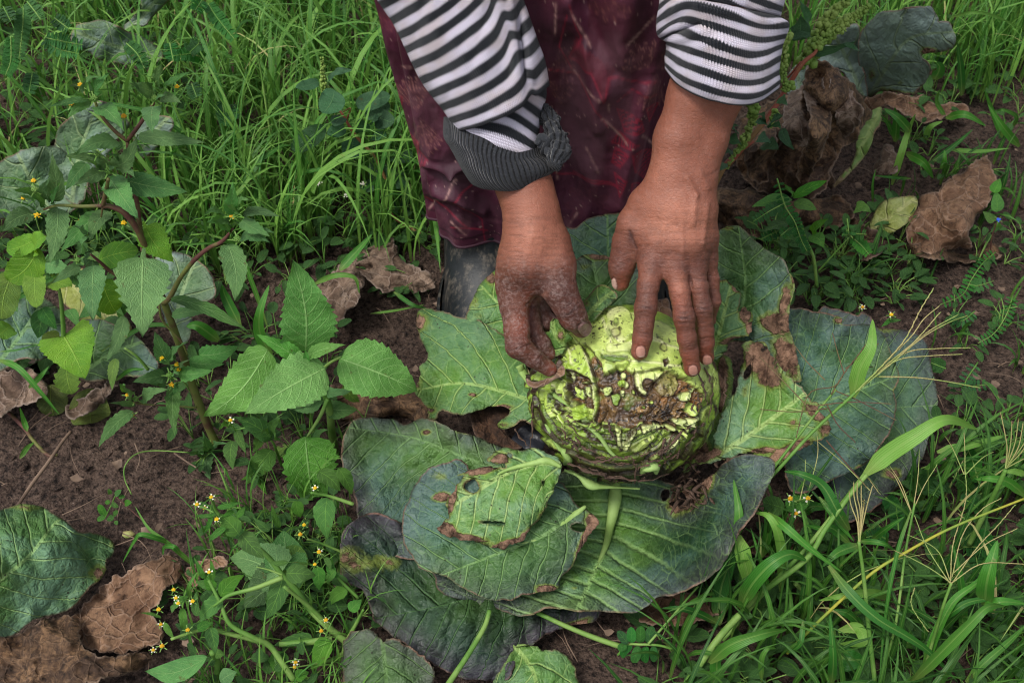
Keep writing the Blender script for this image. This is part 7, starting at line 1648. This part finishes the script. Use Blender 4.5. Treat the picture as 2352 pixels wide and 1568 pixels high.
# beyond: meadow out of sight of the lens's reach, seen when stepping aside
n = 3000; x = rs.uniform(-4, 4, n); y = 3.2 + 4 * rs.rand(n) ** 1.5
for r_ in range(3):
    px_ = x + rs.randn(n) * .03; py_ = y + rs.randn(n) * .03; a = rs.uniform(0, 6.283, n)
    blades(G1, np.stack([px_, py_, 0 * px_], 1), np.stack([np.cos(a), np.sin(a)], 1), rs.gamma(6, .02, n) + .03, rs.uniform(.003, .007, n), rs.uniform(.3, 2.0, n), rs, 4)
G2 = Acc()
# right edge of the picture and the tangle at the lower right
n = 1000; x = rs.uniform(.1, 1.1, n); y = rs.uniform(.36, 1.25, n); Q = onscreen(x, y); k_ = ~poly_in(Q, CABZONE); x, y, Q = x[k_], y[k_], Q[k_]; n = len(x)
lower = (Q[:, 1] > 1130) & (Q[:, 0] > 1560) | (Q[:, 1] > 1440) & (Q[:, 0] > 1250); edge_ = (Q[:, 0] > 1950) & (rs.rand(n) < .22)
for msk, nb_, lo_, hi_ in ((lower & (rs.rand(n) < .6), 6, .05, .17), (edge_, 4, .03, .08)):
    xx, yy = x[msk], y[msk]
    for r_ in range(nb_):
        m = len(xx); px_ = xx + rs.randn(m) * .01; py_ = yy + rs.randn(m) * .01; a = rs.uniform(0, 6.283, m)
        blades(G2, np.stack([px_, py_, 0 * px_], 1), np.stack([np.cos(a), np.sin(a)], 1), rs.uniform(lo_, hi_, m), rs.uniform(.0018, .0065, m), rs.uniform(.5, 2.6, m), rs, 7, tint=rs.rand(m) * .6)
# thin fringe between the herbs at the bottom left
n = 260; x = rs.uniform(-.3, .02, n); y = rs.uniform(.44, .75, n); Q = onscreen(x, y); k_ = (Q[:, 0] > 420) & (Q[:, 0] < 850); x, y = x[k_], y[k_]
for r_ in range(3):
    m = len(x); px_ = x + rs.randn(m) * .006; py_ = y + rs.randn(m) * .006; a = rs.uniform(0, 6.283, m)
    blades(G1, np.stack([px_, py_, 0 * px_], 1), np.stack([np.cos(a), np.sin(a)], 1), rs.uniform(.03, .08, m), rs.uniform(.0012, .003, m), rs.uniform(.5, 2.2, m), rs, 6)
tag(G1.obj('grass', MAT['blade']), 'dense arching green grass around the vegetable bed', 'grass', kind='stuff')

tag(G2.obj('grass', MAT['blade_low']), 'tangled low grass at the lower right and right edge', 'grass', kind='stuff')

# bleached blades mixed into the grass, and straw, rootlets and leaf scraps on the soil
G3 = Acc(); m = 900
x = rs.uniform(-1.3, 1.3, m); y = rs.uniform(.5, 2.4, m); Q = onscreen(x, y); k_ = (Q[:, 1] < 560) & ((Q[:, 0] < 1000) | (Q[:, 1] < 230)) | (Q[:, 0] > 1650) & (Q[:, 1] > 1050) & ~poly_in(Q, CABZONE)
x, y = x[k_], y[k_]; m = len(x); a = rs.uniform(0, 6.283, m)
blades(G3, np.stack([x, y, 0 * x], 1), np.stack([np.cos(a), np.sin(a)], 1), rs.uniform(.06, .2, m), rs.uniform(.001, .0032, m), rs.uniform(1.2, 3.2, m), rs, 7)
tag(G3.obj('dry_grass', MAT['seed']), 'bleached dry blades scattered through the green grass', 'dry grass', kind='stuff')
LT = Acc()
for i in range(420):
    X, Y = rs.uniform(-.6, .8), rs.uniform(.45, 1.25); a = rs.uniform(0, 6.283); L = rs.uniform(.008, .06); b = a + rs.uniform(-.7, .7); z0 = .002
    v, f, q = tubedata([(X, Y, z0), (X + L * .5 * math.cos(a), Y + L * .5 * math.sin(a), z0 + rs.uniform(0, .006)), (X + L * .5 * (math.cos(a) + math.cos(b)), Y + L * .5 * (math.sin(a) + math.sin(b)), z0)], [rs.uniform(.0003, .0012), .0003], 4, 6); LT.add(v, f[0], uvp=q)
for i in range(260):
    X, Y = rs.uniform(-.6, .8), rs.uniform(.45, 1.25); s = rs.uniform(.002, .008); t_ = np.linspace(0, 2 * np.pi, 8)[:-1] + rs.rand()
    W = np.stack([X + s * np.cos(t_) * rs.uniform(.4, 1, 7), Y + s * np.sin(t_) * rs.uniform(.4, 1, 7), .003 + rs.uniform(0, .5, 7) * s], 1); W = np.concatenate([W, [[X, Y, .004]]])
    LT.add(W, np.array([[i_, (i_ + 1) % 7, 7] for i_ in range(7)]), uvp=np.zeros((8, 3)))
tag(LT.obj('soil_litter', MAT['twig']), 'straw bits, rootlets and leaf scraps on the bare soil', 'litter', kind='stuff')

# low broad-leaved ground cover: small oval leaves on short stalks
GC = Acc(); GT = Acc()
tt_ = np.linspace(0, 2 * np.pi, 10, endpoint=False)
def cover(n, xr, yr, cond, size, dens=1.0):
    x = rs.uniform(*xr, n); y = rs.uniform(*yr, n); Q = onscreen(x, y); k = cond(Q) & (rs.rand(n) < dens) & ~poly_in(Q, CABZONE)
    for X, Y in zip(x[k], y[k]):
        nl = rs.randint(3, 8); hgt = rs.uniform(.008, .05)
        for j in range(nl):
            a = rs.uniform(0, 6.283); r_ = rs.uniform(.006, .03); s = rs.uniform(*size); c = np.array([X + r_ * math.cos(a), Y + r_ * math.sin(a), hgt * rs.uniform(.4, 1)])
            d = np.array([math.cos(a), math.sin(a), rs.uniform(-.4, .4)]); d /= np.linalg.norm(d); e = np.cross([0, 0, 1.], d); e /= np.linalg.norm(e); e = e + np.array([0, 0, rs.uniform(-.4, .4)]); nn = np.cross(d, e)
            u = (1 - np.cos(tt_)) * .5; wd = rs.uniform(.4, .8); prof = np.sin(tt_) * (1 - .35 * u)
            W = c + d * (u * s)[:, None] + e * (prof * s * wd * .5)[:, None] + nn * ((np.abs(prof) * .12 - .15 * (u - .5) ** 2) * s)[:, None]
            Wc = np.concatenate([W, [c + d * s * .45 - nn * s * .03]])
            GC.add(Wc, np.array([[i, (i + 1) % 10, 10] for i in range(10)]), uvp=np.concatenate([np.stack([u, np.sin(tt_), u * 0], 1), [[.45, 0, 0]]]))
            v, f, q = tubedata([(X, Y, 0), (X * .5 + c[0] * .5, Y * .5 + c[1] * .5, c[2] * .8), tuple(c)], [.0008, .0006], 3, 3); GT.add(v, f[0])
cover(1500, (.1, 1.1), (.72, 1.3), lambda Q: (Q[:, 0] > 1680) & (Q[:, 0] < 2060) & (Q[:, 1] > 540) & (Q[:, 1] < 735), (.010, .024), .9)
cover(900, (.2, 1.2), (.7, 1.4), lambda Q: (Q[:, 0] > 2020) & (Q[:, 1] > 240) & (Q[:, 1] < 1000), (.008, .02), .22)
cover(900, (.25, 1.1), (.45, .85), lambda Q: (Q[:, 0] > 1900) & (Q[:, 1] > 960) & (Q[:, 1] < 1300), (.010, .022), .5)
cover(900, (.0, .8), (.36, .65), lambda Q: (Q[:, 0] > 1500) & (Q[:, 1] > 1300), (.012, .03), .4)
cover(900, (.4, 1.8), (1.1, 2.4), lambda Q: (Q[:, 0] > 2050) & (Q[:, 1] < 270), (.015, .035), .9)
cover(700, (-1.2, -.3), (1.0, 2.2), lambda Q: (Q[:, 0] < 420) & (Q[:, 1] < 400), (.012, .03), .6)
cover(500, (-.35, .05), (.4, .75), lambda Q: (Q[:, 0] > 430) & (Q[:, 0] < 850) & (Q[:, 1] > 1180), (.008, .02), .5)
cover(900, (-.7, -.05), (.75, 1.1), lambda Q: (Q[:, 0] < 1000) & (Q[:, 0] > 0) & (Q[:, 1] > 480) & (Q[:, 1] < 660), (.010, .026), .42)
cover(500, (-.5, -.05), (.6, .9), lambda Q: (Q[:, 0] < 760) & (Q[:, 0] > 430) & (Q[:, 1] > 640) & (Q[:, 1] < 1100), (.010, .024), .3)
g = GC.obj('ground_cover', MAT['cover']); tag(g, 'low mat of small oval leaved weeds on the soil', 'ground cover', kind='stuff')
g2 = GT.obj('ground_cover_stalks', MAT['stem_g'], g); tag(g2, kind='stuff')

# single broad blades and seed stalks of the lower right, each plant a thing
def blade1(parent, crop, pts, zz, wpx, mat='blade_dark', name='blade', tint=.5, cup=.25, wv=0.0, seg=30, end=.15, tiltr=0.0):
    P = atZ([px(crop, p) for p in pts], np.interp(np.linspace(0, 1, len(pts)), np.linspace(0, 1, len(zz)), zz)); C = catmull(P, seg)
    T = np.gradient(C, axis=0); T /= np.linalg.norm(T, axis=1)[:, None]; vd = CAM - C; vd /= np.linalg.norm(vd, axis=1)[:, None]
    S = np.cross(T, vd); S /= np.linalg.norm(S, axis=1)[:, None]; Nn = np.cross(S, T)
    cr, sr = math.cos(tiltr), math.sin(tiltr); S, Nn = S * cr + Nn * sr, Nn * cr - S * sr
    t = np.linspace(0, 1, seg); d = (C - CAM) @ FWD
    w = wpx * scal(crop) * d / FPX * np.minimum(1, (1 - t) ** .6 * 1.35) * np.minimum(1, end * 2 + t * 4)
    v = np.linspace(-1, 1, 7); V = C[:, None] + S[:, None] * (w[:, None] * .5 * v[None])[..., None] + Nn[:, None] * (cup * w[:, None] * .5 * (v[None] ** 2) + .03 * w[:, None] * np.sin(t * 20)[:, None] * v[None])[..., None]
    V = V.reshape(-1, 3); U = np.stack([np.repeat(t, 7), np.tile(v, seg), np.full(seg * 7, tint)], 1)
    return obj(name, V, gridfaces(seg, 7), MAT[mat], parent, {'uvp': U})
def spikelets(parent, crop, rays, zz, mat='seed', r=.0007, bead=.0011, sp=.0042):
    for pts in rays:
        P = atZ([px(crop, p) for p in pts], np.interp(np.linspace(0, 1, len(pts)), np.linspace(0, 1, len(zz)), zz)); L = np.linalg.norm(np.diff(P, axis=0), axis=1).sum()
        n = max(int(L / sp), 4); C = catmull(P, n); A = Acc(); v, f, _ = tubedata(C, [r, r * .6], 5, n, spline=False); A.add(v, f[0])
        T = np.gradient(C, axis=0); T /= np.linalg.norm(T, axis=1)[:, None]
        for i in range(1, n):
            s = np.cross(T[i], [0.2, .5, .8]) * (1 if i % 2 else -1)
            M = np.array([s, np.cross(T[i], s), T[i]]); A.add((IV * np.array([bead * .55, bead * .45, bead * 1.7])) @ M + C[i] + s * bead * .8, IF)
        A.obj('spikelet', MAT[mat], parent)
g = thing('seed_grass', 'grass plant with fanned pale seed spikes crossing the right leaves of the cabbage', 'grass plant', (.2, .55, 0))
P = atZ(px('O', (200, 2050), (420, 1750), (620, 1560), (860, 1300), (1120, 1060), (1230, 950)), [.03, .09, .13, .16, .19, .2]); tube('stalk', P, [.0018, .0016, .0013], MAT['stem_g'], g, 7, 40)
P = atZ(px('O', (330, 1900), (560, 1600), (760, 1340), (900, 1160), (1010, 1030)), [.05, .12, .15, .17, .18]); tube('stalk', P, [.0015, .0013, .001], MAT['stem_g'], g, 7, 40)
spikelets(g, 'O', [[(1130, 1050), (1300, 880), (1440, 720), (1540, 530), (1620, 400)], [(1150, 1040), (1320, 860), (1480, 700), (1560, 590), (1655, 510)], [(1180, 1010), (1400, 830), (1540, 690), (1660, 550)], [(1200, 980), (1420, 800), (1600, 660), (1770, 565)], [(1230, 950), (1450, 800), (1640, 775), (1840, 770)], [(1230, 960), (1400, 845), (1600, 820), (1790, 810)], [(1250, 950), (1500, 955), (1700, 980), (1900, 1018)], [(1360, 860), (1560, 700), (1720, 610), (1830, 570)]], [.2, .24])
spikelets(g, 'O', [[(980, 1060), (1060, 930), (1160, 800), (1250, 670)], [(1060, 930), (1020, 800), (990, 680)], [(1070, 900), (1180, 820), (1275, 745)], [(1110, 900), (1240, 888)], [(1010, 1040), (1150, 1100), (1380, 1220)], [(940, 970), (830, 860), (740, 740)], [(950, 1120), (1020, 1250), (1130, 1360)], [(880, 1190), (700, 1000), (535, 830)], [(1060, 930), (1000, 1010), (840, 1060), (760, 1330)], [(900, 1130), (1100, 1110), (1350, 1120)], [(950, 1150), (750, 1170), (540, 1155)], [(950, 1350), (1080, 1500), (1200, 1640)]], [.18, .19], 'seed_d', .0006, .0008)
blade1(g, 'O', [(1115, 1080), (1160, 900), (1230, 760), (1240, 590)], [.17, .2, .22, .23], 95, 'blade', tint=.8)
blade1(g, 'O', [(1190, 1565), (1330, 1440), (1500, 1330), (1700, 1220), (1900, 1280)], [.14, .16, .18, .19, .15], 110, 'blade', tint=.9)
tube('stalk', atZ(px('O', (1190, 1560), (1050, 1740), (800, 2050), (560, 2300), (300, 2600)), [.14, .12, .09, .05, .01]), [.0018, .0022], MAT['stem_g'], g, 7, 40)
BL = [('broad grass plant hugging the right margin of the front cabbage leaf', (.2, .5, 0), 'Q', [([(555, 640), (590, 800), (620, 950), (590, 1110)], [.10, .08, .05, .03], 100), ([(430, 1200), (440, 1000), (500, 800), (530, 650)], [.02, .04, .07, .09], 100), ([(560, 1100), (640, 950), (760, 820), (880, 760), (985, 800)], [.04, .09, .12, .12, .10], 100), ([(820, 1000), (830, 800), (800, 620), (740, 520), (660, 500)], [.03, .08, .12, .13, .12], 62), ([(740, 500), (860, 600), (1000, 720), (1200, 870)], [.12, .13, .12, .10], 54), ([(760, 1050), (720, 900), (680, 760), (630, 590)], [.02, .05, .08, .10], 34), ([(550, 640), (560, 500), (525, 290)], [.10, .12, .13], 66), ([(440, 1200), (300, 1130), (180, 1100), (70, 1098)], [.03, .05, .06, .05], 50), ([(700, 780), (740, 620), (720, 440)], [.03, .06, .08], 60)]),
      ('grass plant with long ribbon blades crossing the lower right corner', (.4, .45, 0), 'Q', [([(1640, 1560), (1800, 1400), (2000, 1200), (2120, 1090), (2230, 1085)], [.05, .10, .14, .15, .13], 80), ([(1120, 830), (1250, 1000), (1420, 1160), (1620, 1280), (1760, 1380), (1930, 1560)], [.13, .13, .12, .10, .08, .05], 66), ([(2100, 1080), (2110, 950), (2140, 820), (2180, 670)], [.08, .12, .14, .15], 110), ([(1980, 1560), (2100, 1440), (2260, 1300), (2360, 1200)], [.03, .05, .06, .06], 50), ([(1700, 1560), (1780, 1300), (1900, 1060), (2060, 930), (2200, 760)], [.02, .06, .09, .10, .09], 60), ([(1140, 1568), (1150, 1400), (1130, 1130)], [.06, .11, .14], 60), ([(1960, 1300), (1960, 1060), (1940, 880), (1900, 700)], [.02, .07, .10, .12], 56), ([(2080, 1120), (2200, 1060), (2360, 1070)], [.08, .10, .09], 70), ([(1790, 1200), (1900, 1120), (2000, 1060), (2150, 1040), (2360, 1050)], [.05, .08, .09, .09, .08], 44)]),
      ('grass plant leaning left over the dark gap at the bottom', (.25, .42, 0), 'Q', [([(370, 1440), (500, 1330), (700, 1260), (860, 1230)], [.06, .09, .10, .08], 90), ([(430, 1560), (420, 1440), (470, 1380)], [.03, .05, .06], 90), ([(1260, 700), (1150, 600), (1080, 600), (980, 575)], [.08, .10, .10, .09], 56), ([(1310, 700), (1180, 750), (1080, 840)], [.08, .09, .08], 66), ([(1640, 480), (1560, 720), (1500, 1000), (1460, 1300), (1440, 1560)], [.16, .14, .11, .07, .04], 26), ([(1310, 680), (1400, 680), (1480, 700), (1540, 740)], [.1, .11, .11, .09], 36), ([(1480, 1040), (1400, 1000), (1200, 1020), (1060, 1050)], [.05, .08, .09, .07], 60), ([(1340, 1220), (1240, 1130), (1130, 1110)], [.04, .06, .06], 60), ([(960, 1180), (940, 1320), (860, 1380)], [.08, .07, .05], 34), ([(700, 1560), (700, 1420), (740, 1350), (790, 1350)], [.03, .06, .07, .06], 34), ([(1250, 610), (1180, 500), (1080, 330), (950, 260), (840, 240)], [.10, .13, .15, .16, .15], 70), ([(1060, 400), (1180, 560), (1280, 680)], [.12, .11, .09], 40), ([(1180, 1240), (1300, 1220), (1340, 1300), (1270, 1320), (1190, 1320)], [.05, .06, .06, .05, .04], 70), ([(1190, 1400), (1260, 1420), (1340, 1420)], [.05, .055, .05], 150)]),
      ('thin young grass shoot bending over the bare soil beside the dead leaf', (-.3, .6, 0), 'M', [([(1210, 880), (1100, 780), (1000, 700), (900, 620), (820, 490)], [.02, .05, .07, .08, .09], 30), ([(1040, 720), (960, 690), (860, 665), (820, 700), (745, 835)], [.06, .08, .09, .08, .05], 34), ([(1100, 790), (1060, 740), (1000, 740), (990, 790)], [.05, .07, .06, .05], 30), ([(1160, 1050), (1150, 980), (1200, 890)], [.04, .06, .07], 30)]),
      ('long narrow grass blades hanging across the weeds at the left edge', (-.4, .75, 0), 'B', [([(-10, 460), (100, 400), (200, 340), (320, 275)], [.12, .14, .15, .16], 30), ([(-10, 745), (100, 790), (220, 920), (330, 1050)], [.10, .11, .09, .06], 34), ([(160, 900), (220, 840), (270, 780)], [.05, .08, .09], 30), ([(110, 1290), (150, 1230), (190, 1200)], [.01, .02, .03], 30), ([(150, 1140), (130, 1080), (110, 1010)], [.03, .04, .06], 30), ([(0, 700), (100, 690), (280, 640)], [.08, .09, .1], 12), ([(560, 700), (800, 560), (960, 560), (980, 560)], [.05, .08, .08, .07], 26), ([(640, 860), (720, 800), (820, 800)], [.03, .05, .05], 24)]),
      ('grass blades arching over the curled dead leaf beside the boot', (-.2, .9, 0), 'B', [([(1730, 330), (1850, 280), (1960, 290), (1990, 380)], [.05, .07, .07, .05], 30), ([(1880, 250), (1960, 160), (2060, 50)], [.05, .06, .07], 50), ([(1500, 720), (1440, 600), (1440, 480), (1490, 330)], [.02, .05, .08, .10], 70), ([(1480, 560), (1400, 330), (1300, 110), (1150, 100), (960, 115)], [.03, .08, .13, .15, .15], 28), ([(1330, 560), (1250, 400), (1230, 330)], [.03, .06, .08], 60), ([(1210, 640), (1100, 560), (1030, 560)], [.03, .06, .06], 66), ([(2050, 490), (2200, 470), (2350, 440)], [.01, .02, .02], 14), ([(2180, 370), (2280, 440), (2360, 460)], [.03, .03, .02], 26)]),
      ('tufts of broad grass around the right hand soil patch', (.5, 1.1, 0), 'N', [([(1360, 1160), (1420, 960), (1460, 830), (1510, 710)], [.01, .06, .08, .12], 44), ([(1480, 830), (1400, 740), (1310, 680)], [.08, .11, .12], 56), ([(1380, 890), (1390, 780), (1380, 670)], [.04, .07, .10], 54), ([(1370, 860), (1340, 780), (1290, 720)], [.04, .07, .09], 30), ([(1450, 960), (1560, 1020), (1620, 1120)], [.05, .06, .03], 60), ([(1590, 1030), (1740, 920), (1870, 810)], [.02, .04, .05], 36), ([(1720, 940), (1900, 950), (2100, 930)], [.03, .04, .04], 30), ([(1670, 1060), (1690, 1000), (1690, 940)], [.03, .05, .06], 34), ([(1700, 740), (1820, 720), (1950, 790)], [.04, .06, .04], 50), ([(1570, 880), (1600, 800), (1680, 760)], [.02, .05, .06], 40), ([(2060, 870), (2000, 720), (1940, 560)], [.02, .06, .12], 36), ([(2160, 920), (2060, 800), (1960, 650)], [.02, .06, .09], 50), ([(2120, 800), (2140, 730), (2060, 690), (2010, 700)], [.02, .05, .07, .06], 26), ([(1800, 600), (1790, 420), (1770, 270)], [.05, .12, .18], 50), ([(1630, 500), (1660, 430), (1640, 390)], [.08, .11, .13], 70), ([(1730, 110), (1860, 80), (2000, 100), (2190, 190)], [.2, .22, .21, .16], 22), ([(1480, 1120), (1360, 1110), (1240, 1100)], [.04, .05, .05], 24), ([(1240, 1280), (1240, 1150), (1260, 1060)], [.01, .05, .07], 16), ([(1700, 740), (1640, 640), (1660, 560)], [.03, .06, .09], 30)]),
      ('dark grass blades along the lower right side of the cabbage', (.35, .7, 0), 'Q', [([(1800, 120), (2000, 80), (2250, 10)], [.06, .07, .07], 60), ([(2360, 400), (2250, 310), (2140, 285), (2040, 290)], [.08, .11, .12, .11], 60), ([(1700, 220), (1900, 170), (2200, 130)], [.04, .05, .06], 18), ([(2360, 260), (2280, 240), (2220, 245)], [.09, .1, .1], 40), ([(1390, 670), (1480, 600), (1600, 520)], [.05, .08, .1], 40), ([(950, 500), (1020, 460), (1140, 470)], [.04, .05, .04], 70)])]
for lab, at_, cr, bl in BL:
    g = thing('grass_tuft', lab, 'grass plant', at_)
    for i, (pts, zz, w) in enumerate(bl): blade1(g, cr, pts, zz, w, 'blade_dark' if i % 3 else 'blade', tint=rng.rand(), tiltr=rng.uniform(-.5, .5))
    for i in range(3):
        pass
g = thing('seed_grass', 'slender grass with upright bunched seed spikes below the right cabbage leaves', 'grass plant', (.35, .45, 0))
tube('stalk', atZ(px('Q', (1410, 1560), (1370, 1200), (1340, 900), (1310, 680)), [.04, .08, .12, .15]), [.0022, .0018, .0014], MAT['stem_g'], g, 7, 30)
spikelets(g, 'Q', [[(1310, 680), (1300, 560), (1260, 450), (1250, 370)], [(1310, 680), (1305, 520), (1280, 400), (1278, 310)], [(1312, 680), (1320, 500), (1300, 400), (1300, 310)], [(1315, 680), (1330, 520), (1325, 420), (1325, 330)], [(1320, 640), (1350, 500), (1370, 420), (1396, 330)], [(1315, 640), (1340, 470), (1340, 420)]], [.15, .18])
g = thing('seed_grass', 'wiry grass with open spreading seed heads over the tangle at the lower right', 'grass plant', (.5, .5, 0))
tube('stalk', atZ(px('Q', (1700, 1560), (1780, 1280), (1840, 1080), (1890, 940)), [.03, .07, .11, .13]), [.0016, .0012], MAT['stem_g'], g, 6, 30)
tube('stalk', atZ(px('Q', (1440, 1560), (1540, 1200), (1600, 760), (1660, 440)), [.03, .08, .12, .15]), [.0014, .001], MAT['stem_g'], g, 6, 30)
tube('stalk', atZ(px('Q', (860, 1380), (1100, 1140), (1390, 880), (1600, 750), (1900, 590), (2350, 410)), [.03, .08, .12, .13, .14, .14]), [.0014, .0013, .0010], MAT['stem_y'], g, 7, 50)
tube('stalk', atZ(px('Q', (540, 1160), (700, 1000), (980, 790), (1100, 600), (1260, 380), (1360, 260)), [.03, .06, .10, .12, .14, .15]), [.0026, .0024, .002], MAT['stem_g'], g, 7, 50)
tube('stalk', atZ(px('Q', (230, 1568), (420, 1300), (560, 1140)), [.02, .05, .06]), [.0034, .003], MAT['stem_g'], g, 7, 30)
tube('stalk', atZ(px('Q', (-10, 1320), (130, 1160), (300, 960)), [.05, .06, .07]), [.0012, .001], MAT['stem_g'], g, 6, 20)
spikelets(g, 'Q', [[(1890, 940), (1760, 850), (1630, 780), (1540, 740)], [(1880, 940), (1740, 720), (1660, 520)], [(1885, 930), (1900, 700), (1980, 420), (1975, 200)], [(1895, 900), (1960, 640), (2080, 480), (2200, 410)], [(1895, 940), (2050, 720), (2180, 580), (2290, 450)], [(1890, 940), (2080, 820), (2340, 820)], [(1880, 920), (1820, 760), (1740, 690), (1620, 640)], [(1900, 880), (2100, 700), (2300, 600)], [(1660, 460), (1720, 330), (1800, 200)], [(1650, 480), (1680, 280), (1690, 110)], [(1640, 500), (1580, 330), (1500, 200)], [(1640, 500), (1540, 280), (1480, 220)], [(1970, 260), (1900, 100), (1850, 20)], [(1975, 260), (1975, 120), (1970, 0)], [(1980, 260), (2080, 160), (2150, 120)], [(1380, 360), (1200, 180), (1060, 60)], [(1000, 340), (1050, 150), (1050, 20)], [(940, 420), (970, 280), (975, 170)], [(1360, 270), (1440, 380)], [(1660, 970), (1640, 1080), (1740, 1240)]], [.13, .15], 'seed', .0005, .0007)
g = thing('seed_grass', 'bushy bunched seed head at the right edge of the picture', 'grass plant', (.62, .62, 0))
tube('stalk', atZ(px('Q', (2000, 700), (2100, 500), (2180, 340), (2230, 230)), [.05, .1, .14, .16]), [.0026, .0022, .002], MAT['stem_g'], g, 7, 30)
spikelets(g, 'Q', [[(2230, 220), (2240, 100), (2225, 0), (2200, -120)], [(2235, 200), (2260, 80), (2270, -60)], [(2240, 200), (2290, 60), (2310, -80)], [(2240, 210), (2310, 90), (2340, -60)], [(2240, 210), (2330, 120), (2400, 0)], [(2245, 200), (2350, 60), (2380, -40)]], [.16, .2], 'seed', .0007, .0012)
g = thing('seed_grass', 'tall thin grass stalk standing in the grass at the upper left', 'grass plant', (-.2, 1.1, 0))
stemY(g, 'A', [1.15, 1.2], [(1530, 1150), (1520, 900), (1480, 640), (1450, 430), (1420, 250), (1440, 60)], [.0022, .0018, .0012], MAT['stem_g'])
g = thing('blue_flowered_weed', 'small weed with one blue flower at the right edge', 'weed', (.6, .98, 0))
leafZ(g, 'N', [(2000, 1390, 1930, 1325, 60, .05, .06), (2010, 1400, 2040, 1440, 50, .04, .03), (2000, 1210, 2040, 1120, 70, .06, .07), (2020, 1330, 2010, 1200, 80, .05, .06)], MAT['herb'], 600, shape='ovate', teeth=0)
stemZ(g, 'N', [(1980, 1600), (1985, 1500), (2015, 1400)], [.01, .06], [.0012, .001], MAT['stem_r'])
floret(g, atZ([px('N', (2026, 1378))], .065)[0], .003, MAT['petal_b'], MAT['petal_b'], 4, .006)
g = thing('daisy_herb', 'small herb with two white and yellow daisies right of the front cabbage leaf', 'weed', (.25, .6, 0))
leafZ(g, 'Q', [(840, 470, 705, 430, 120, .08, .09), (850, 460, 1005, 400, 110, .08, .09), (900, 900, 1000, 830, 140, .03, .04), (880, 880, 950, 940, 130, .03, .02), (1130, 1040, 1180, 960, 60, .03, .04)], MAT['herb'], 620, shape='round', teeth=6, td=.05)
stemZ(g, 'Q', [(810, 620), (830, 530), (860, 450), (980, 410)], [.02, .10], [.002, .001], MAT['stem_g'])
stemZ(g, 'Q', [(910, 940), (980, 1020), (1000, 1180)], [.04, .0], [.003, .0035], MAT['stem_g'])
for x, y in [(880, 412), (990, 410), (915, 505)]: floret(g, atZ([px('Q', (x, y))], .105)[0], .0032, MAT['petal_y'], MAT['petal_w'], 5, .006)
g = thing('daisy_herb', 'tiny daisies at the far right tips of the cabbage leaves', 'weed', (.4, .85, 0))
leafZ(g, 'O', [(1340, 600, 1418, 596, 30, .07, .07), (1350, 590, 1290, 640, 30, .07, .07)], MAT['herb'], 630, shape='ovate', teeth=0)
stemZ(g, 'O', [(1340, 620), (1350, 580)], [.05, .08], [.001], MAT['stem_g'])
for x, y in [(1176, 515), (1356, 563)]: floret(g, atZ([px('O', (x, y))], .085)[0], .003, MAT['petal_y'], MAT['petal_w'], 5, .0055)
